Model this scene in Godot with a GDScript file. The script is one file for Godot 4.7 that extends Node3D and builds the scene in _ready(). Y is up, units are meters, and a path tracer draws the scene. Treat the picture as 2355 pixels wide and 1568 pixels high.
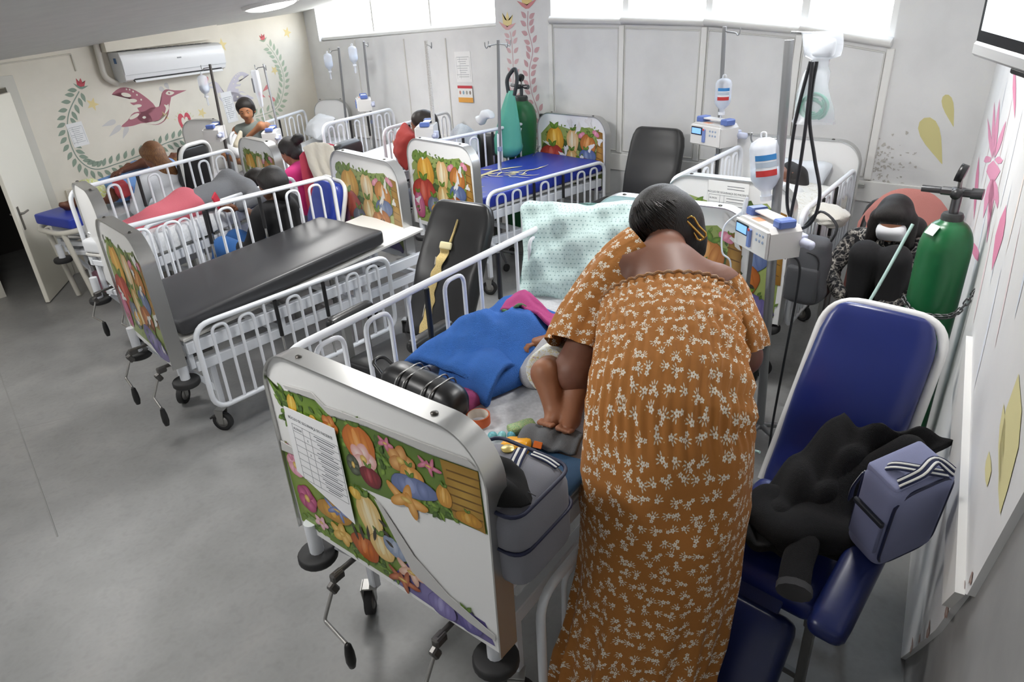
extends Node3D
# A children's hospital ward: iron cots in two rows, families beside them, a mother in a floral dress in front.

class M:
	# a mesh under construction: shared vertices are smooth, separate ones make an edge
	var v := PackedVector3Array()
	var uv := PackedVector2Array()
	var col := PackedColorArray()
	var idx := PackedInt32Array()
	var tint := Color.WHITE
	func add(p: Vector3, t := Vector2.ZERO) -> int:
		v.append(p); uv.append(t); col.append(tint)
		return v.size() - 1
	func tri(a: int, b: int, c: int) -> void:
		idx.append(a); idx.append(b); idx.append(c)
	func quad(a: int, b: int, c: int, d: int) -> void:
		tri(a, b, c); tri(a, c, d)
	func face(pts: Array, inside: Vector3) -> void:
		# a flat convex face with its own vertices, turned away from the point inside
		var n: Vector3 = (pts[1] - pts[0]).cross(pts[2] - pts[0])
		var flip: bool = n.dot(pts[0] - inside) < 0.0
		var base := v.size()
		for p in pts: add(p)
		for i in range(1, pts.size() - 1):
			if flip: tri(base, base + i + 1, base + i)
			else: tri(base, base + i, base + i + 1)
	func fix(from: int) -> void:
		# turns the closed piece made since `from` the right way out
		if from >= idx.size(): return
		var o := v[idx[from]]
		var s := 0.0
		for i in range(from, idx.size(), 3):
			s += (v[idx[i]] - o).dot((v[idx[i + 1]] - o).cross(v[idx[i + 2]] - o))
		if s < 0.0:
			for i in range(from, idx.size(), 3):
				var k := idx[i + 1]
				idx[i + 1] = idx[i + 2]; idx[i + 2] = k
	func moved(t: Transform3D, from := 0) -> M:
		for i in range(from, v.size()): v[i] = t * v[i]
		return self
	func join(o: M, t := Transform3D()) -> M:
		var b := v.size()
		for p in o.v: v.append(t * p)
		uv.append_array(o.uv); col.append_array(o.col)
		for k in o.idx: idx.append(k + b)
		return self
	func mesh() -> ArrayMesh:
		var n := PackedVector3Array()
		n.resize(v.size())
		var out := PackedInt32Array()
		out.resize(idx.size())
		for i in range(0, idx.size(), 3):
			var a := idx[i]; var b := idx[i + 1]; var c := idx[i + 2]
			var f := (v[b] - v[a]).cross(v[c] - v[a])
			n[a] += f; n[b] += f; n[c] += f
			out[i] = a; out[i + 1] = c; out[i + 2] = b
		for i in n.size(): n[i] = n[i].normalized() if n[i].length_squared() > 1e-24 else Vector3.UP
		var arr := []
		arr.resize(Mesh.ARRAY_MAX)
		arr[Mesh.ARRAY_VERTEX] = v; arr[Mesh.ARRAY_NORMAL] = n; arr[Mesh.ARRAY_TEX_UV] = uv; arr[Mesh.ARRAY_COLOR] = col; arr[Mesh.ARRAY_INDEX] = out
		var m := ArrayMesh.new()
		m.add_surface_from_arrays(Mesh.PRIMITIVE_TRIANGLES, arr)
		return m

	func box(c: Vector3, s: Vector3, bev := 0.004, basis := Basis()) -> M:
		var h := s * 0.5
		var e := minf(bev, minf(h.x, minf(h.y, h.z)) * 0.49)
		var from := v.size()
		var P := func(i: int, sx: int, sy: int, sz: int) -> Vector3:
			var q := Vector3(h.x - e, h.y - e, h.z - e)
			q[i] = h[i]
			return Vector3(q.x * sx, q.y * sy, q.z * sz)
		var O := Vector3.ZERO
		for sg in [-1, 1]:
			face([P.call(0, sg, -1, -1), P.call(0, sg, 1, -1), P.call(0, sg, 1, 1), P.call(0, sg, -1, 1)], O)
			face([P.call(1, -1, sg, -1), P.call(1, 1, sg, -1), P.call(1, 1, sg, 1), P.call(1, -1, sg, 1)], O)
			face([P.call(2, -1, -1, sg), P.call(2, 1, -1, sg), P.call(2, 1, 1, sg), P.call(2, -1, 1, sg)], O)
			if e > 0.0005:
				for sh in [-1, 1]:
					face([P.call(0, sg, sh, -1), P.call(0, sg, sh, 1), P.call(1, sg, sh, 1), P.call(1, sg, sh, -1)], O)
					face([P.call(0, sg, -1, sh), P.call(0, sg, 1, sh), P.call(2, sg, 1, sh), P.call(2, sg, -1, sh)], O)
					face([P.call(1, -1, sg, sh), P.call(1, 1, sg, sh), P.call(2, 1, sg, sh), P.call(2, -1, sg, sh)], O)
					for sk in [-1, 1]:
						face([P.call(0, sg, sh, sk), P.call(1, sg, sh, sk), P.call(2, sg, sh, sk)], O)
		return moved(Transform3D(basis, c), from)

	func cushion(c: Vector3, s: Vector3, r: float, n := 8, basis := Basis(), puff := 0.0, bend = null) -> M:
		# a rounded block: the faces of a grid cube pushed out by r from an inner block, puffed in the middle
		var h := s * 0.5
		var from := v.size()
		var st := idx.size()
		var seen := {}
		for ax in 3:
			var bx := (ax + 1) % 3
			var cx := (ax + 2) % 3
			for sg in [-1, 1]:
				var ids := []
				for i in n + 1:
					for j in n + 1:
						var key := Vector3i()
						key[ax] = n * (sg + 1) / 2; key[bx] = i; key[cx] = j
						if not seen.has(key):
							var q := Vector3()
							for k in 3:
								# grid lines crowd towards the rim so that the rounding is fine
								var u: float = -1.0 + 2.0 * key[k] / n
								q[k] = h[k] * signf(u) * (1.0 - pow(1.0 - absf(u), 1.6))
							var inner := Vector3(clampf(q.x, -h.x + r, h.x - r), clampf(q.y, -h.y + r, h.y - r), clampf(q.z, -h.z + r, h.z - r))
							var d := q - inner
							var p := inner + (d.normalized() * r if d.length() > 1e-6 else Vector3.ZERO)
							if puff != 0.0:
								var wx := 1.0 - pow(absf(p.x / h.x), 2.0)
								var wz := 1.0 - pow(absf(p.z / h.z), 2.0)
								p.y += signf(p.y) * puff * maxf(wx, 0.0) * maxf(wz, 0.0)
							if bend != null: p = bend.call(p)
							seen[key] = add(p, Vector2(q.x, q.z))
						ids.append(seen[key])
				for i in n:
					for j in n:
						var a: int = ids[i * (n + 1) + j]; var b: int = ids[(i + 1) * (n + 1) + j]
						var cc: int = ids[(i + 1) * (n + 1) + j + 1]; var d2: int = ids[i * (n + 1) + j + 1]
						if sg > 0: quad(a, b, cc, d2)
						else: quad(a, d2, cc, b)
		fix(st)
		return moved(Transform3D(basis, c), from)

	func tube(path: Array, r, sides := 8, closed := false, flat := 1.0) -> M:
		# a swept tube; r is a number or an array of radii
		var n := path.size()
		var st := idx.size()
		var rings := []
		var t0: Vector3 = (path[1] - path[0]).normalized()
		var side := t0.cross(Vector3.UP if absf(t0.y) < 0.9 else Vector3.RIGHT).normalized()
		var prev := t0
		for i in n:
			var a: Vector3 = path[(i - 1 + n) % n] if closed or i > 0 else path[0]
			var b: Vector3 = path[(i + 1) % n] if closed or i < n - 1 else path[n - 1]
			var t := (b - a).normalized()
			if t.length() < 0.5: t = prev
			var ax := prev.cross(t)
			if ax.length() > 1e-6: side = side.rotated(ax.normalized(), prev.angle_to(t))
			side = (side - t * side.dot(t)).normalized()
			prev = t
			var up := t.cross(side)
			var rad: float = r[i] if r is Array else r
			var ids := []
			for k in sides:
				var g := TAU * k / sides
				ids.append(add(path[i] + (side * cos(g) + up * sin(g) * flat) * rad, Vector2(float(k) / sides, float(i) / n)))
			rings.append(ids)
		for i in (n if closed else n - 1):
			var p: Array = rings[i]
			var q: Array = rings[(i + 1) % n]
			var off := 0
			if closed and i == n - 1:
				var best := 1e9
				for o in sides:
					var dd := v[p[0]].distance_to(v[q[o]])
					if dd < best: best = dd; off = o
			for k in sides:
				quad(p[k], p[(k + 1) % sides], q[(k + 1 + off) % sides], q[(k + off) % sides])
		if not closed:
			for e in [0, n - 1]:
				var ids: Array = rings[e]
				var c := add(path[e])
				var base := v.size()
				for k in sides: add(v[ids[k]])
				for k in sides:
					if e == 0: tri(c, base + (k + 1) % sides, base + k)
					else: tri(c, base + k, base + (k + 1) % sides)
		fix(st)
		return self

	func lathe(prof: Array, seg := 20, t := Transform3D()) -> M:
		# prof: Vector2(radius, height) from bottom to top, closed by discs at the ends
		var from := v.size()
		var st := idx.size()
		var last: Array = []
		for i in prof.size():
			var p: Vector2 = prof[i]
			var ring := []
			if p.x < 1e-5:
				var c := add(Vector3(0, p.y, 0), Vector2(0, float(i) / prof.size()))
				for k in seg: ring.append(c)
			else:
				for k in seg:
					var g := TAU * k / seg
					ring.append(add(Vector3(cos(g) * p.x, p.y, sin(g) * p.x), Vector2(float(k) / seg, float(i) / prof.size())))
			if last.size():
				for k in seg:
					var a: int = last[k]; var b: int = last[(k + 1) % seg]; var c2: int = ring[(k + 1) % seg]; var d: int = ring[k]
					if a != b: tri(a, c2, b)
					if c2 != d: tri(a, d, c2)
			last = ring
		for e in [0, prof.size() - 1]:
			var p: Vector2 = prof[e]
			if p.x > 1e-5:
				var c := add(Vector3(0, p.y, 0))
				var b := v.size()
				for k in seg:
					var g := TAU * k / seg
					add(Vector3(cos(g) * p.x, p.y, sin(g) * p.x))
				for k in seg:
					if e == 0: tri(c, b + k, b + (k + 1) % seg)
					else: tri(c, b + (k + 1) % seg, b + k)
		fix(st)
		return moved(t, from)

	func prism(poly: PackedVector2Array, z0: float, z1: float, t := Transform3D(), smooth := true) -> M:
		# an outline in x and y, from z0 to z1
		var from := v.size()
		var st := idx.size()
		var pl := poly
		if Geometry2D.is_polygon_clockwise(pl): pl = poly.duplicate(); pl.reverse()
		var n := pl.size()
		var ti := Geometry2D.triangulate_polygon(pl)
		for z in [z0, z1]:
			var b := v.size()
			for p in pl: add(Vector3(p.x, p.y, z), p)
			for i in range(0, ti.size(), 3):
				var f := (pl[ti[i + 1]] - pl[ti[i]]).cross(pl[ti[i + 2]] - pl[ti[i]]) > 0.0
				if f == (z == z1): tri(b + ti[i], b + ti[i + 1], b + ti[i + 2])
				else: tri(b + ti[i], b + ti[i + 2], b + ti[i + 1])
		if z0 != z1:
			var base := v.size()
			for i in n: add(Vector3(pl[i].x, pl[i].y, z0)); add(Vector3(pl[i].x, pl[i].y, z1))
			var cut := []
			for i in n:
				var d0 := (pl[i] - pl[(i - 1 + n) % n]).normalized()
				var d1 := (pl[(i + 1) % n] - pl[i]).normalized()
				cut.append(not smooth or d0.dot(d1) < 0.8)
			for i in n:
				var j := (i + 1) % n
				var a := base + 2 * i; var b := a + 1; var c := base + 2 * j; var d := c + 1
				if cut[i]: a = add(v[a]); b = add(v[b])
				quad(a, c, d, b)
		if z1 > z0: fix(st)
		return moved(t, from)

	func sheet(nu: int, nv: int, f: Callable, thick: float) -> M:
		# a surface f(u, v) with thickness, closed round its rim
		var st := idx.size()
		var top := []
		for j in nv + 1:
			for i in nu + 1:
				top.append(f.call(float(i) / nu, float(j) / nv))
		var b0 := v.size()
		var nn := []
		for j in nv + 1:
			for i in nu + 1:
				var a: Vector3 = top[j * (nu + 1) + mini(i + 1, nu)] - top[j * (nu + 1) + maxi(i - 1, 0)]
				var b: Vector3 = top[mini(j + 1, nv) * (nu + 1) + i] - top[maxi(j - 1, 0) * (nu + 1) + i]
				nn.append(a.cross(b).normalized())
		for s in [0.5, -0.5]:
			for j in nv + 1:
				for i in nu + 1:
					add(top[j * (nu + 1) + i] + nn[j * (nu + 1) + i] * thick * s, Vector2(float(i) / nu, float(j) / nv))
		var b1 := b0 + (nu + 1) * (nv + 1)
		for j in nv:
			for i in nu:
				var a := j * (nu + 1) + i
				quad(b0 + a, b0 + a + 1, b0 + a + nu + 2, b0 + a + nu + 1)
				quad(b1 + a, b1 + a + nu + 1, b1 + a + nu + 2, b1 + a + 1)
		for i in nu:
			quad(b0 + i, b1 + i, b1 + i + 1, b0 + i + 1)
			var a := nv * (nu + 1) + i
			quad(b0 + a, b0 + a + 1, b1 + a + 1, b1 + a)
		for j in nv:
			var a := j * (nu + 1)
			quad(b0 + a, b0 + a + nu + 1, b1 + a + nu + 1, b1 + a)
			a += nu
			quad(b0 + a, b1 + a, b1 + a + nu + 1, b0 + a + nu + 1)
		fix(st)
		return self

	func rings(list: Array, cap := true) -> M:
		# joins closed rings of equally many points into a skin; uv runs round and along
		var st := idx.size()
		var n: int = list[0].size()
		var b := v.size()
		var len := 0.0
		for i in list.size():
			if i: len += (list[i][0] - list[i - 1][0]).length()
			for k in n: add(list[i][k], Vector2(float(k) / n, len))
		for i in list.size() - 1:
			for k in n:
				quad(b + i * n + k, b + i * n + (k + 1) % n, b + (i + 1) * n + (k + 1) % n, b + (i + 1) * n + k)
		if cap:
			for e in [0, list.size() - 1]:
				var c := Vector3.ZERO
				for p in list[e]: c += p
				var ci := add(c / n)
				for k in n:
					var p: int = b + e * n + k; var q: int = b + e * n + (k + 1) % n
					if e == 0: tri(ci, q, p)
					else: tri(ci, p, q)
		fix(st)
		return self

	func nets(bones: Array, cell: float, blend := 0.015, cut := []) -> M:
		# one skin round tapered bones [a, b, ra, rb, (axis, how much thinner along it)], as surface nets of a smooth union
		# cut: planes [point, normal]; what lies on the normal's side is cut away
		var lo := Vector3.INF
		var hi := -Vector3.INF
		for q in bones:
			var r := maxf(q[2], q[3]) + blend * 3.0 + cell * 2.0
			lo = lo.min(q[0] - Vector3.ONE * r).min(q[1] - Vector3.ONE * r)
			hi = hi.max(q[0] + Vector3.ONE * r).max(q[1] + Vector3.ONE * r)
		var nx := int((hi.x - lo.x) / cell) + 2; var ny := int((hi.y - lo.y) / cell) + 2; var nz := int((hi.z - lo.z) / cell) + 2
		var acc := PackedFloat32Array()
		acc.resize(nx * ny * nz)
		for q in bones:
			var a: Vector3 = q[0]; var ab: Vector3 = q[1] - a
			var ra: float = q[2]; var dr: float = q[3] - ra
			var l2 := maxf(ab.length_squared(), 1e-9)
			var r: float = maxf(q[2], q[3]) + blend * 2.5
			var mn: Vector3 = ((a.min(q[1]) - Vector3.ONE * r - lo) / cell).floor()
			var mx: Vector3 = ((a.max(q[1]) + Vector3.ONE * r - lo) / cell).ceil()
			var squash: bool = q.size() > 4
			var ax: Vector3 = q[4] if squash else Vector3.UP
			var kx: float = q[5] - 1.0 if squash else 0.0
			for z in range(maxi(int(mn.z), 0), mini(int(mx.z), nz - 1) + 1):
				for y in range(maxi(int(mn.y), 0), mini(int(mx.y), ny - 1) + 1):
					var o := (z * ny + y) * nx
					for x in range(maxi(int(mn.x), 0), mini(int(mx.x), nx - 1) + 1):
						var p := lo + Vector3(x, y, z) * cell - a
						var tt := clampf(p.dot(ab) / l2, 0.0, 1.0)
						var d := p - ab * tt
						if squash: d += ax * (d.dot(ax) * kx)
						var s := (ra + dr * tt - d.length()) / blend
						if s > -7.0: acc[o + x] += exp(minf(s, 12.0))
		if cut.size():
			for z in nz:
				for y in ny:
					for x in nx:
						var o := (z * ny + y) * nx + x
						if acc[o] > 0.0:
							for c in cut:
								var d: float = (lo + Vector3(x, y, z) * cell - c[0]).dot(c[1])
								if d > -blend * 3.0: acc[o] = minf(acc[o], exp(clampf(-d / blend, -12.0, 12.0)))
		var at := {}
		var st := idx.size()
		var sx := 1; var sy := nx; var sz := nx * ny
		var offs := [0, sx, sy, sx + sy, sz, sx + sz, sy + sz, sx + sy + sz]
		var edges := [[0, 1], [2, 3], [4, 5], [6, 7], [0, 2], [1, 3], [4, 6], [5, 7], [0, 4], [1, 5], [2, 6], [3, 7]]
		for z in nz - 1:
			for y in ny - 1:
				var o := z * sz + y * sy
				for x in nx - 1:
					var i := o + x
					var c0 := acc[i] > 1.0
					var c1 := acc[i + sx] > 1.0; var c2 := acc[i + sy] > 1.0; var c3 := acc[i + sx + sy] > 1.0
					var c4 := acc[i + sz] > 1.0; var c5 := acc[i + sx + sz] > 1.0; var c6 := acc[i + sy + sz] > 1.0; var c7 := acc[i + sx + sy + sz] > 1.0
					if c0 == c1 and c0 == c2 and c0 == c3 and c0 == c4 and c0 == c5 and c0 == c6 and c0 == c7: continue
					var cs := [c0, c1, c2, c3, c4, c5, c6, c7]
					var sum := Vector3.ZERO
					var num := 0
					for e in edges:
						if cs[e[0]] != cs[e[1]]:
							var fa := log(maxf(acc[i + offs[e[0]]], 1e-4)); var fb := log(maxf(acc[i + offs[e[1]]], 1e-4))
							var k := fa / (fa - fb)
							var pa := Vector3(e[0] & 1, (e[0] >> 1) & 1, e[0] >> 2); var pb := Vector3(e[1] & 1, (e[1] >> 1) & 1, e[1] >> 2)
							sum += pa.lerp(pb, k); num += 1
					var p := lo + (Vector3(x, y, z) + sum / num) * cell
					at[i] = add(p, Vector2(p.x, p.y))
		for i in at:
			var s0 := acc[i] > 1.0
			if s0 != (acc[i + sx] > 1.0) and at.has(i - sy) and at.has(i - sz) and at.has(i - sy - sz):
				if s0: quad(at[i], at[i - sy], at[i - sy - sz], at[i - sz])
				else: quad(at[i], at[i - sz], at[i - sy - sz], at[i - sy])
			if s0 != (acc[i + sy] > 1.0) and at.has(i - sx) and at.has(i - sz) and at.has(i - sx - sz):
				if s0: quad(at[i], at[i - sz], at[i - sx - sz], at[i - sx])
				else: quad(at[i], at[i - sx], at[i - sx - sz], at[i - sz])
			if s0 != (acc[i + sz] > 1.0) and at.has(i - sx) and at.has(i - sy) and at.has(i - sx - sy):
				if s0: quad(at[i], at[i - sx], at[i - sx - sy], at[i - sy])
				else: quad(at[i], at[i - sy], at[i - sx - sy], at[i - sx])
		fix(st)
		return self

# ---------------------------------------------------------------- scene tree
var used := {}
func numbered(n: String) -> String:
	if not used.has(n):
		used[n] = 0
		return n
	used[n] += 1
	return "%s_%03d" % [n, used[n]]

func tag(o: Node3D, label: String, category: String, group := "") -> Node3D:
	o.set_meta("label", label); o.set_meta("category", category)
	if group: o.set_meta("group", group)
	return o

func thing(called: String, label: String, category: String, at := Vector3.ZERO, yaw := 0.0, group := "") -> Node3D:
	var o := Node3D.new()
	o.name = numbered(called)
	add_child(o)
	o.position = at; o.rotation.y = yaw
	tag(o, label, category, group)
	return o

func part(called: String, m, mat: Material, parent: Node3D, t := Transform3D()) -> MeshInstance3D:
	var o := MeshInstance3D.new()
	o.mesh = m.mesh() if m is M else m
	o.material_override = mat
	o.name = numbered(called) if parent == self else called
	o.transform = t
	parent.add_child(o, true)
	return o

func struct(called: String, m: M, mat: Material, label := "", t := Transform3D()) -> MeshInstance3D:
	var o := part(called, m, mat, self, t)
	o.set_meta("kind", "structure")
	if label: o.set_meta("label", label)
	return o

func single(called: String, m: M, mat: Material, label: String, category: String, group := "", t := Transform3D()) -> MeshInstance3D:
	var o := part(called, m, mat, self, t)
	tag(o, label, category, group)
	return o

# ---------------------------------------------------------------- materials
var bank := {}
func mt(hex: String, rough := 0.6, metal := 0.0) -> StandardMaterial3D:
	var key := "%s %s %s" % [hex, rough, metal]
	if not bank.has(key):
		var m := StandardMaterial3D.new()
		m.albedo_color = Color(hex); m.roughness = rough; m.metallic = metal
		bank[key] = m
	return bank[key]

func noise_tex(seed_: int, freq: float, ramp: Array, size := 512, fractal := 4, normal := false) -> NoiseTexture2D:
	var n := FastNoiseLite.new()
	n.seed = seed_; n.frequency = freq; n.fractal_octaves = fractal; n.noise_type = FastNoiseLite.TYPE_SIMPLEX_SMOOTH
	var t := NoiseTexture2D.new()
	t.width = size; t.height = size; t.seamless = true; t.noise = n
	if normal: t.as_normal_map = true; t.bump_strength = 4.0
	if ramp.size():
		var g := Gradient.new()
		var offs := PackedFloat32Array(); var cols := PackedColorArray()
		for r in ramp: offs.append(r[0]); cols.append(Color(r[1]))
		g.offsets = offs; g.colors = cols
		t.color_ramp = g
	return t

func tri_mat(tex: Texture2D, scale: float, rough := 0.7, world := true) -> StandardMaterial3D:
	var m := StandardMaterial3D.new()
	m.albedo_texture = tex; m.roughness = rough
	m.uv1_triplanar = true; m.uv1_world_triplanar = world; m.uv1_scale = Vector3.ONE * scale
	return m

func cloth(hex: String, rough := 0.95, weave := 30.0, relief := 0.05) -> StandardMaterial3D:
	# a plain dyed cloth: one colour, fine relief, a little sheen
	var key := "cloth %s %s" % [hex, weave]
	if bank.has(key): return bank[key]
	var m := StandardMaterial3D.new()
	m.albedo_color = Color(hex); m.roughness = rough
	if not bank.has("weave"): bank["weave"] = noise_tex(11, 0.05, [], 256, 3)
	m.heightmap_enabled = true; m.heightmap_texture = bank["weave"]; m.heightmap_scale = relief
	m.uv1_triplanar = true; m.uv1_scale = Vector3.ONE * weave
	m.rim_enabled = true; m.rim = 0.15
	bank[key] = m
	return m

func skin(hex: String) -> StandardMaterial3D:
	var m := mt(hex, 0.52)
	m.subsurf_scatter_enabled = true; m.subsurf_scatter_strength = 0.05
	return m

func vcol(rough := 0.5) -> StandardMaterial3D:
	# for prints whose colours sit in the vertices
	var key := "vcol %s" % rough
	if not bank.has(key):
		var m := StandardMaterial3D.new()
		m.vertex_color_use_as_albedo = true; m.roughness = rough
		bank[key] = m
	return bank[key]

# ---------------------------------------------------------------- shapes
func frame(origin: Vector3, x: Vector3, up := Vector3.UP) -> Transform3D:
	var X := x.normalized()
	var Z := X.cross(up).normalized()
	return Transform3D(Basis(X, Z.cross(X), Z), origin)

func bent(pts: Array, rad: float, seg := 5, closed := false) -> Array:
	# a path with its corners rounded
	var out := []
	var n := pts.size()
	for i in n:
		if not closed and (i == 0 or i == n - 1):
			out.append(pts[i]); continue
		var p: Vector3 = pts[i]
		var a: Vector3 = pts[(i - 1 + n) % n] - p; var b: Vector3 = pts[(i + 1) % n] - p
		var r := minf(rad, minf(a.length(), b.length()) * 0.48)
		var s := p + a.normalized() * r; var e := p + b.normalized() * r
		for k in seg + 1:
			var t := float(k) / seg
			out.append(s.lerp(p, t).lerp(p.lerp(e, t), t))
	return out

func spline(pts: Array, per := 6) -> Array:
	var out := []
	var n := pts.size()
	for i in n - 1:
		for k in per:
			out.append(pts[i].cubic_interpolate(pts[i + 1], pts[maxi(i - 1, 0)], pts[mini(i + 2, n - 1)], float(k) / per))
	out.append(pts[n - 1])
	return out

func round_rect(w: float, h: float, r: float, seg := 6, at := Vector2.ZERO) -> PackedVector2Array:
	var out := PackedVector2Array()
	for c in [[1, 1, 0.0], [-1, 1, 0.5], [-1, -1, 1.0], [1, -1, 1.5]]:
		for k in seg + 1:
			var g: float = PI * (c[2] + 0.5 * k / seg)
			out.append(at + Vector2(c[0] * (w * 0.5 - r), c[1] * (h * 0.5 - r)) + Vector2(cos(g), sin(g)) * r)
	return out

func lin(hex) -> Color:
	return (Color(hex) if hex is String else hex).srgb_to_linear()

func disc(m: M, c: Vector3, poly: Array, inner, outer) -> void:
	# a flat patch of print: a fan from a middle colour to a rim colour, facing +z
	m.tint = lin(inner)
	var mid := Vector2.ZERO
	for p in poly: mid += p
	mid /= poly.size()
	var a := m.add(c + Vector3(mid.x, mid.y, 0))
	m.tint = lin(outer)
	var b := m.v.size()
	for p in poly: m.add(c + Vector3(p.x, p.y, 0))
	var area := 0.0
	for i in poly.size(): area += poly[i].cross(poly[(i + 1) % poly.size()])
	for i in poly.size():
		var j := (i + 1) % poly.size()
		if area > 0.0: m.tri(a, b + i, b + j)
		else: m.tri(a, b + j, b + i)
	m.tint = Color.WHITE

func ell(c: Vector2, rx: float, ry: float, rot := 0.0, n := 18, wob := 0.0, ph := 0.0) -> Array:
	var out := []
	for k in n:
		var g := TAU * k / n
		var r := 1.0 + wob * sin(g * 3.0 + ph) + wob * 0.6 * sin(g * 5.0 + ph * 2.0)
		out.append(c + Vector2(cos(g) * rx * r, sin(g) * ry * r).rotated(rot))
	return out

func leaf(c: Vector2, l: float, w: float, rot: float, n := 6) -> Array:
	var out := []
	for k in n + 1:
		var t := float(k) / n
		out.append(c + Vector2(l * t, w * sin(PI * pow(t, 0.8))).rotated(rot))
	for k in range(n - 1, 0, -1):
		var t := float(k) / n
		out.append(c + Vector2(l * t, -w * sin(PI * pow(t, 0.8))).rotated(rot))
	return out

func pv(a: Array) -> PackedVector2Array:
	var out := PackedVector2Array()
	for p in a: out.append(p)
	return out

# ---------------------------------------------------------------- the scene
func _ready() -> void:
	var cam := Camera3D.new()
	cam.name = "camera"
	cam.transform = Transform3D(Basis(Vector3(0.74934, -0.04949, -0.66033), Vector3(-0.26147, 0.89406, -0.36372), Vector3(0.60838, 0.44521, 0.65701)).orthonormalized(), Vector3(0, 2.2, 0))
	cam.fov = 53.612; cam.near = 0.03; cam.far = 100.0; cam.current = true
	add_child(cam)
	var env := Environment.new()
	env.tonemap_mode = Environment.TONE_MAPPER_LINEAR
	env.tonemap_exposure = 2.05
	var sky := Sky.new()
	var sm := ProceduralSkyMaterial.new()
	sm.sky_top_color = Color(0.86, 0.92, 1.0); sm.sky_horizon_color = Color(1.0, 0.99, 0.96)
	sm.ground_horizon_color = Color(0.95, 0.94, 0.9); sm.ground_bottom_color = Color(0.7, 0.7, 0.68)
	sm.sun_angle_max = 0.0; sm.sky_energy_multiplier = 1.0
	sky.sky_material = sm
	env.background_mode = Environment.BG_SKY
	env.sky = sky
	env.background_energy_multiplier = 6.0
	env.sdfgi_enabled = true; env.ssao_enabled = true; env.ssil_enabled = true
	var we := WorldEnvironment.new()
	we.name = "environment"; we.environment = env
	add_child(we)
	# ceiling lamps: [place on the ceiling, energy]
	for l in [[Vector2(-6.12, -3.66), 1.35, "white surface-mounted ceiling lamp glowing at the top of the picture"], [Vector2(-3.6, -2.6), 1.7, "ceiling lamp over the empty cot with the black mattress"], [Vector2(-1.2, -2.9), 1.3, "ceiling lamp over the mother in the floral dress"], [Vector2(-2.2, -0.2), 0.95, "ceiling lamp over the open floor before the near cot"], [Vector2(-5.2, -0.6), 0.9, "ceiling lamp over the floor by the open door"]]:
		ceiling_lamp(l[0].x, l[0].y, l[1], l[2])
	room()
	murals()
	fittings()
	beds()
	chairs()
	stands()
	people()
	belongings()

const CEIL_B := 0.11
const CEIL_C := -0.095
func ceil_y(x: float, z: float) -> float:
	return 1.985 + CEIL_B * (x + 7.62) + CEIL_C * (z + 1.78)

func ceiling_lamp(x: float, z: float, energy: float, label: String) -> void:
	var y := ceil_y(x, z)
	var up := Vector3(-CEIL_B, 1.0, -CEIL_C).normalized()
	var t := Transform3D(Basis(Vector3(1, CEIL_B, 0).normalized(), up, Vector3(1, CEIL_B, 0).normalized().cross(up)), Vector3(x, y, z))
	var o := thing("ceiling_lamp", label, "ceiling lamp", Vector3.ZERO, 0.0, "ceiling lamps")
	part("housing", M.new().lathe([Vector2(0.25, -0.03), Vector2(0.26, -0.02), Vector2(0.26, 0.0)], 40), mt("f2f2f0", 0.5), o, t)
	var g := StandardMaterial3D.new()
	g.albedo_color = Color(0.95, 0.95, 0.95); g.emission_enabled = true; g.emission = Color(1.0, 0.99, 0.97); g.emission_energy_multiplier = 2.5
	part("diffuser", M.new().lathe([Vector2(0.0, -0.065), Vector2(0.12, -0.06), Vector2(0.2, -0.045), Vector2(0.235, -0.028)], 40), g, o, t)
	var a := AreaLight3D.new()
	a.name = "lamp_light"
	a.area_size = Vector2(0.42, 0.42)
	a.light_color = Color(1.0, 0.995, 0.985); a.light_energy = energy; a.area_range = 16.0; a.area_attenuation = 2.0
	a.shadow_enabled = true
	o.add_child(a)
	a.transform = t * Transform3D(Basis(Vector3.RIGHT, -PI / 2), Vector3(0, -0.072, 0))

var wall_l := Transform3D()
var wall_b := Transform3D()
var wall_r := Transform3D()

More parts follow.
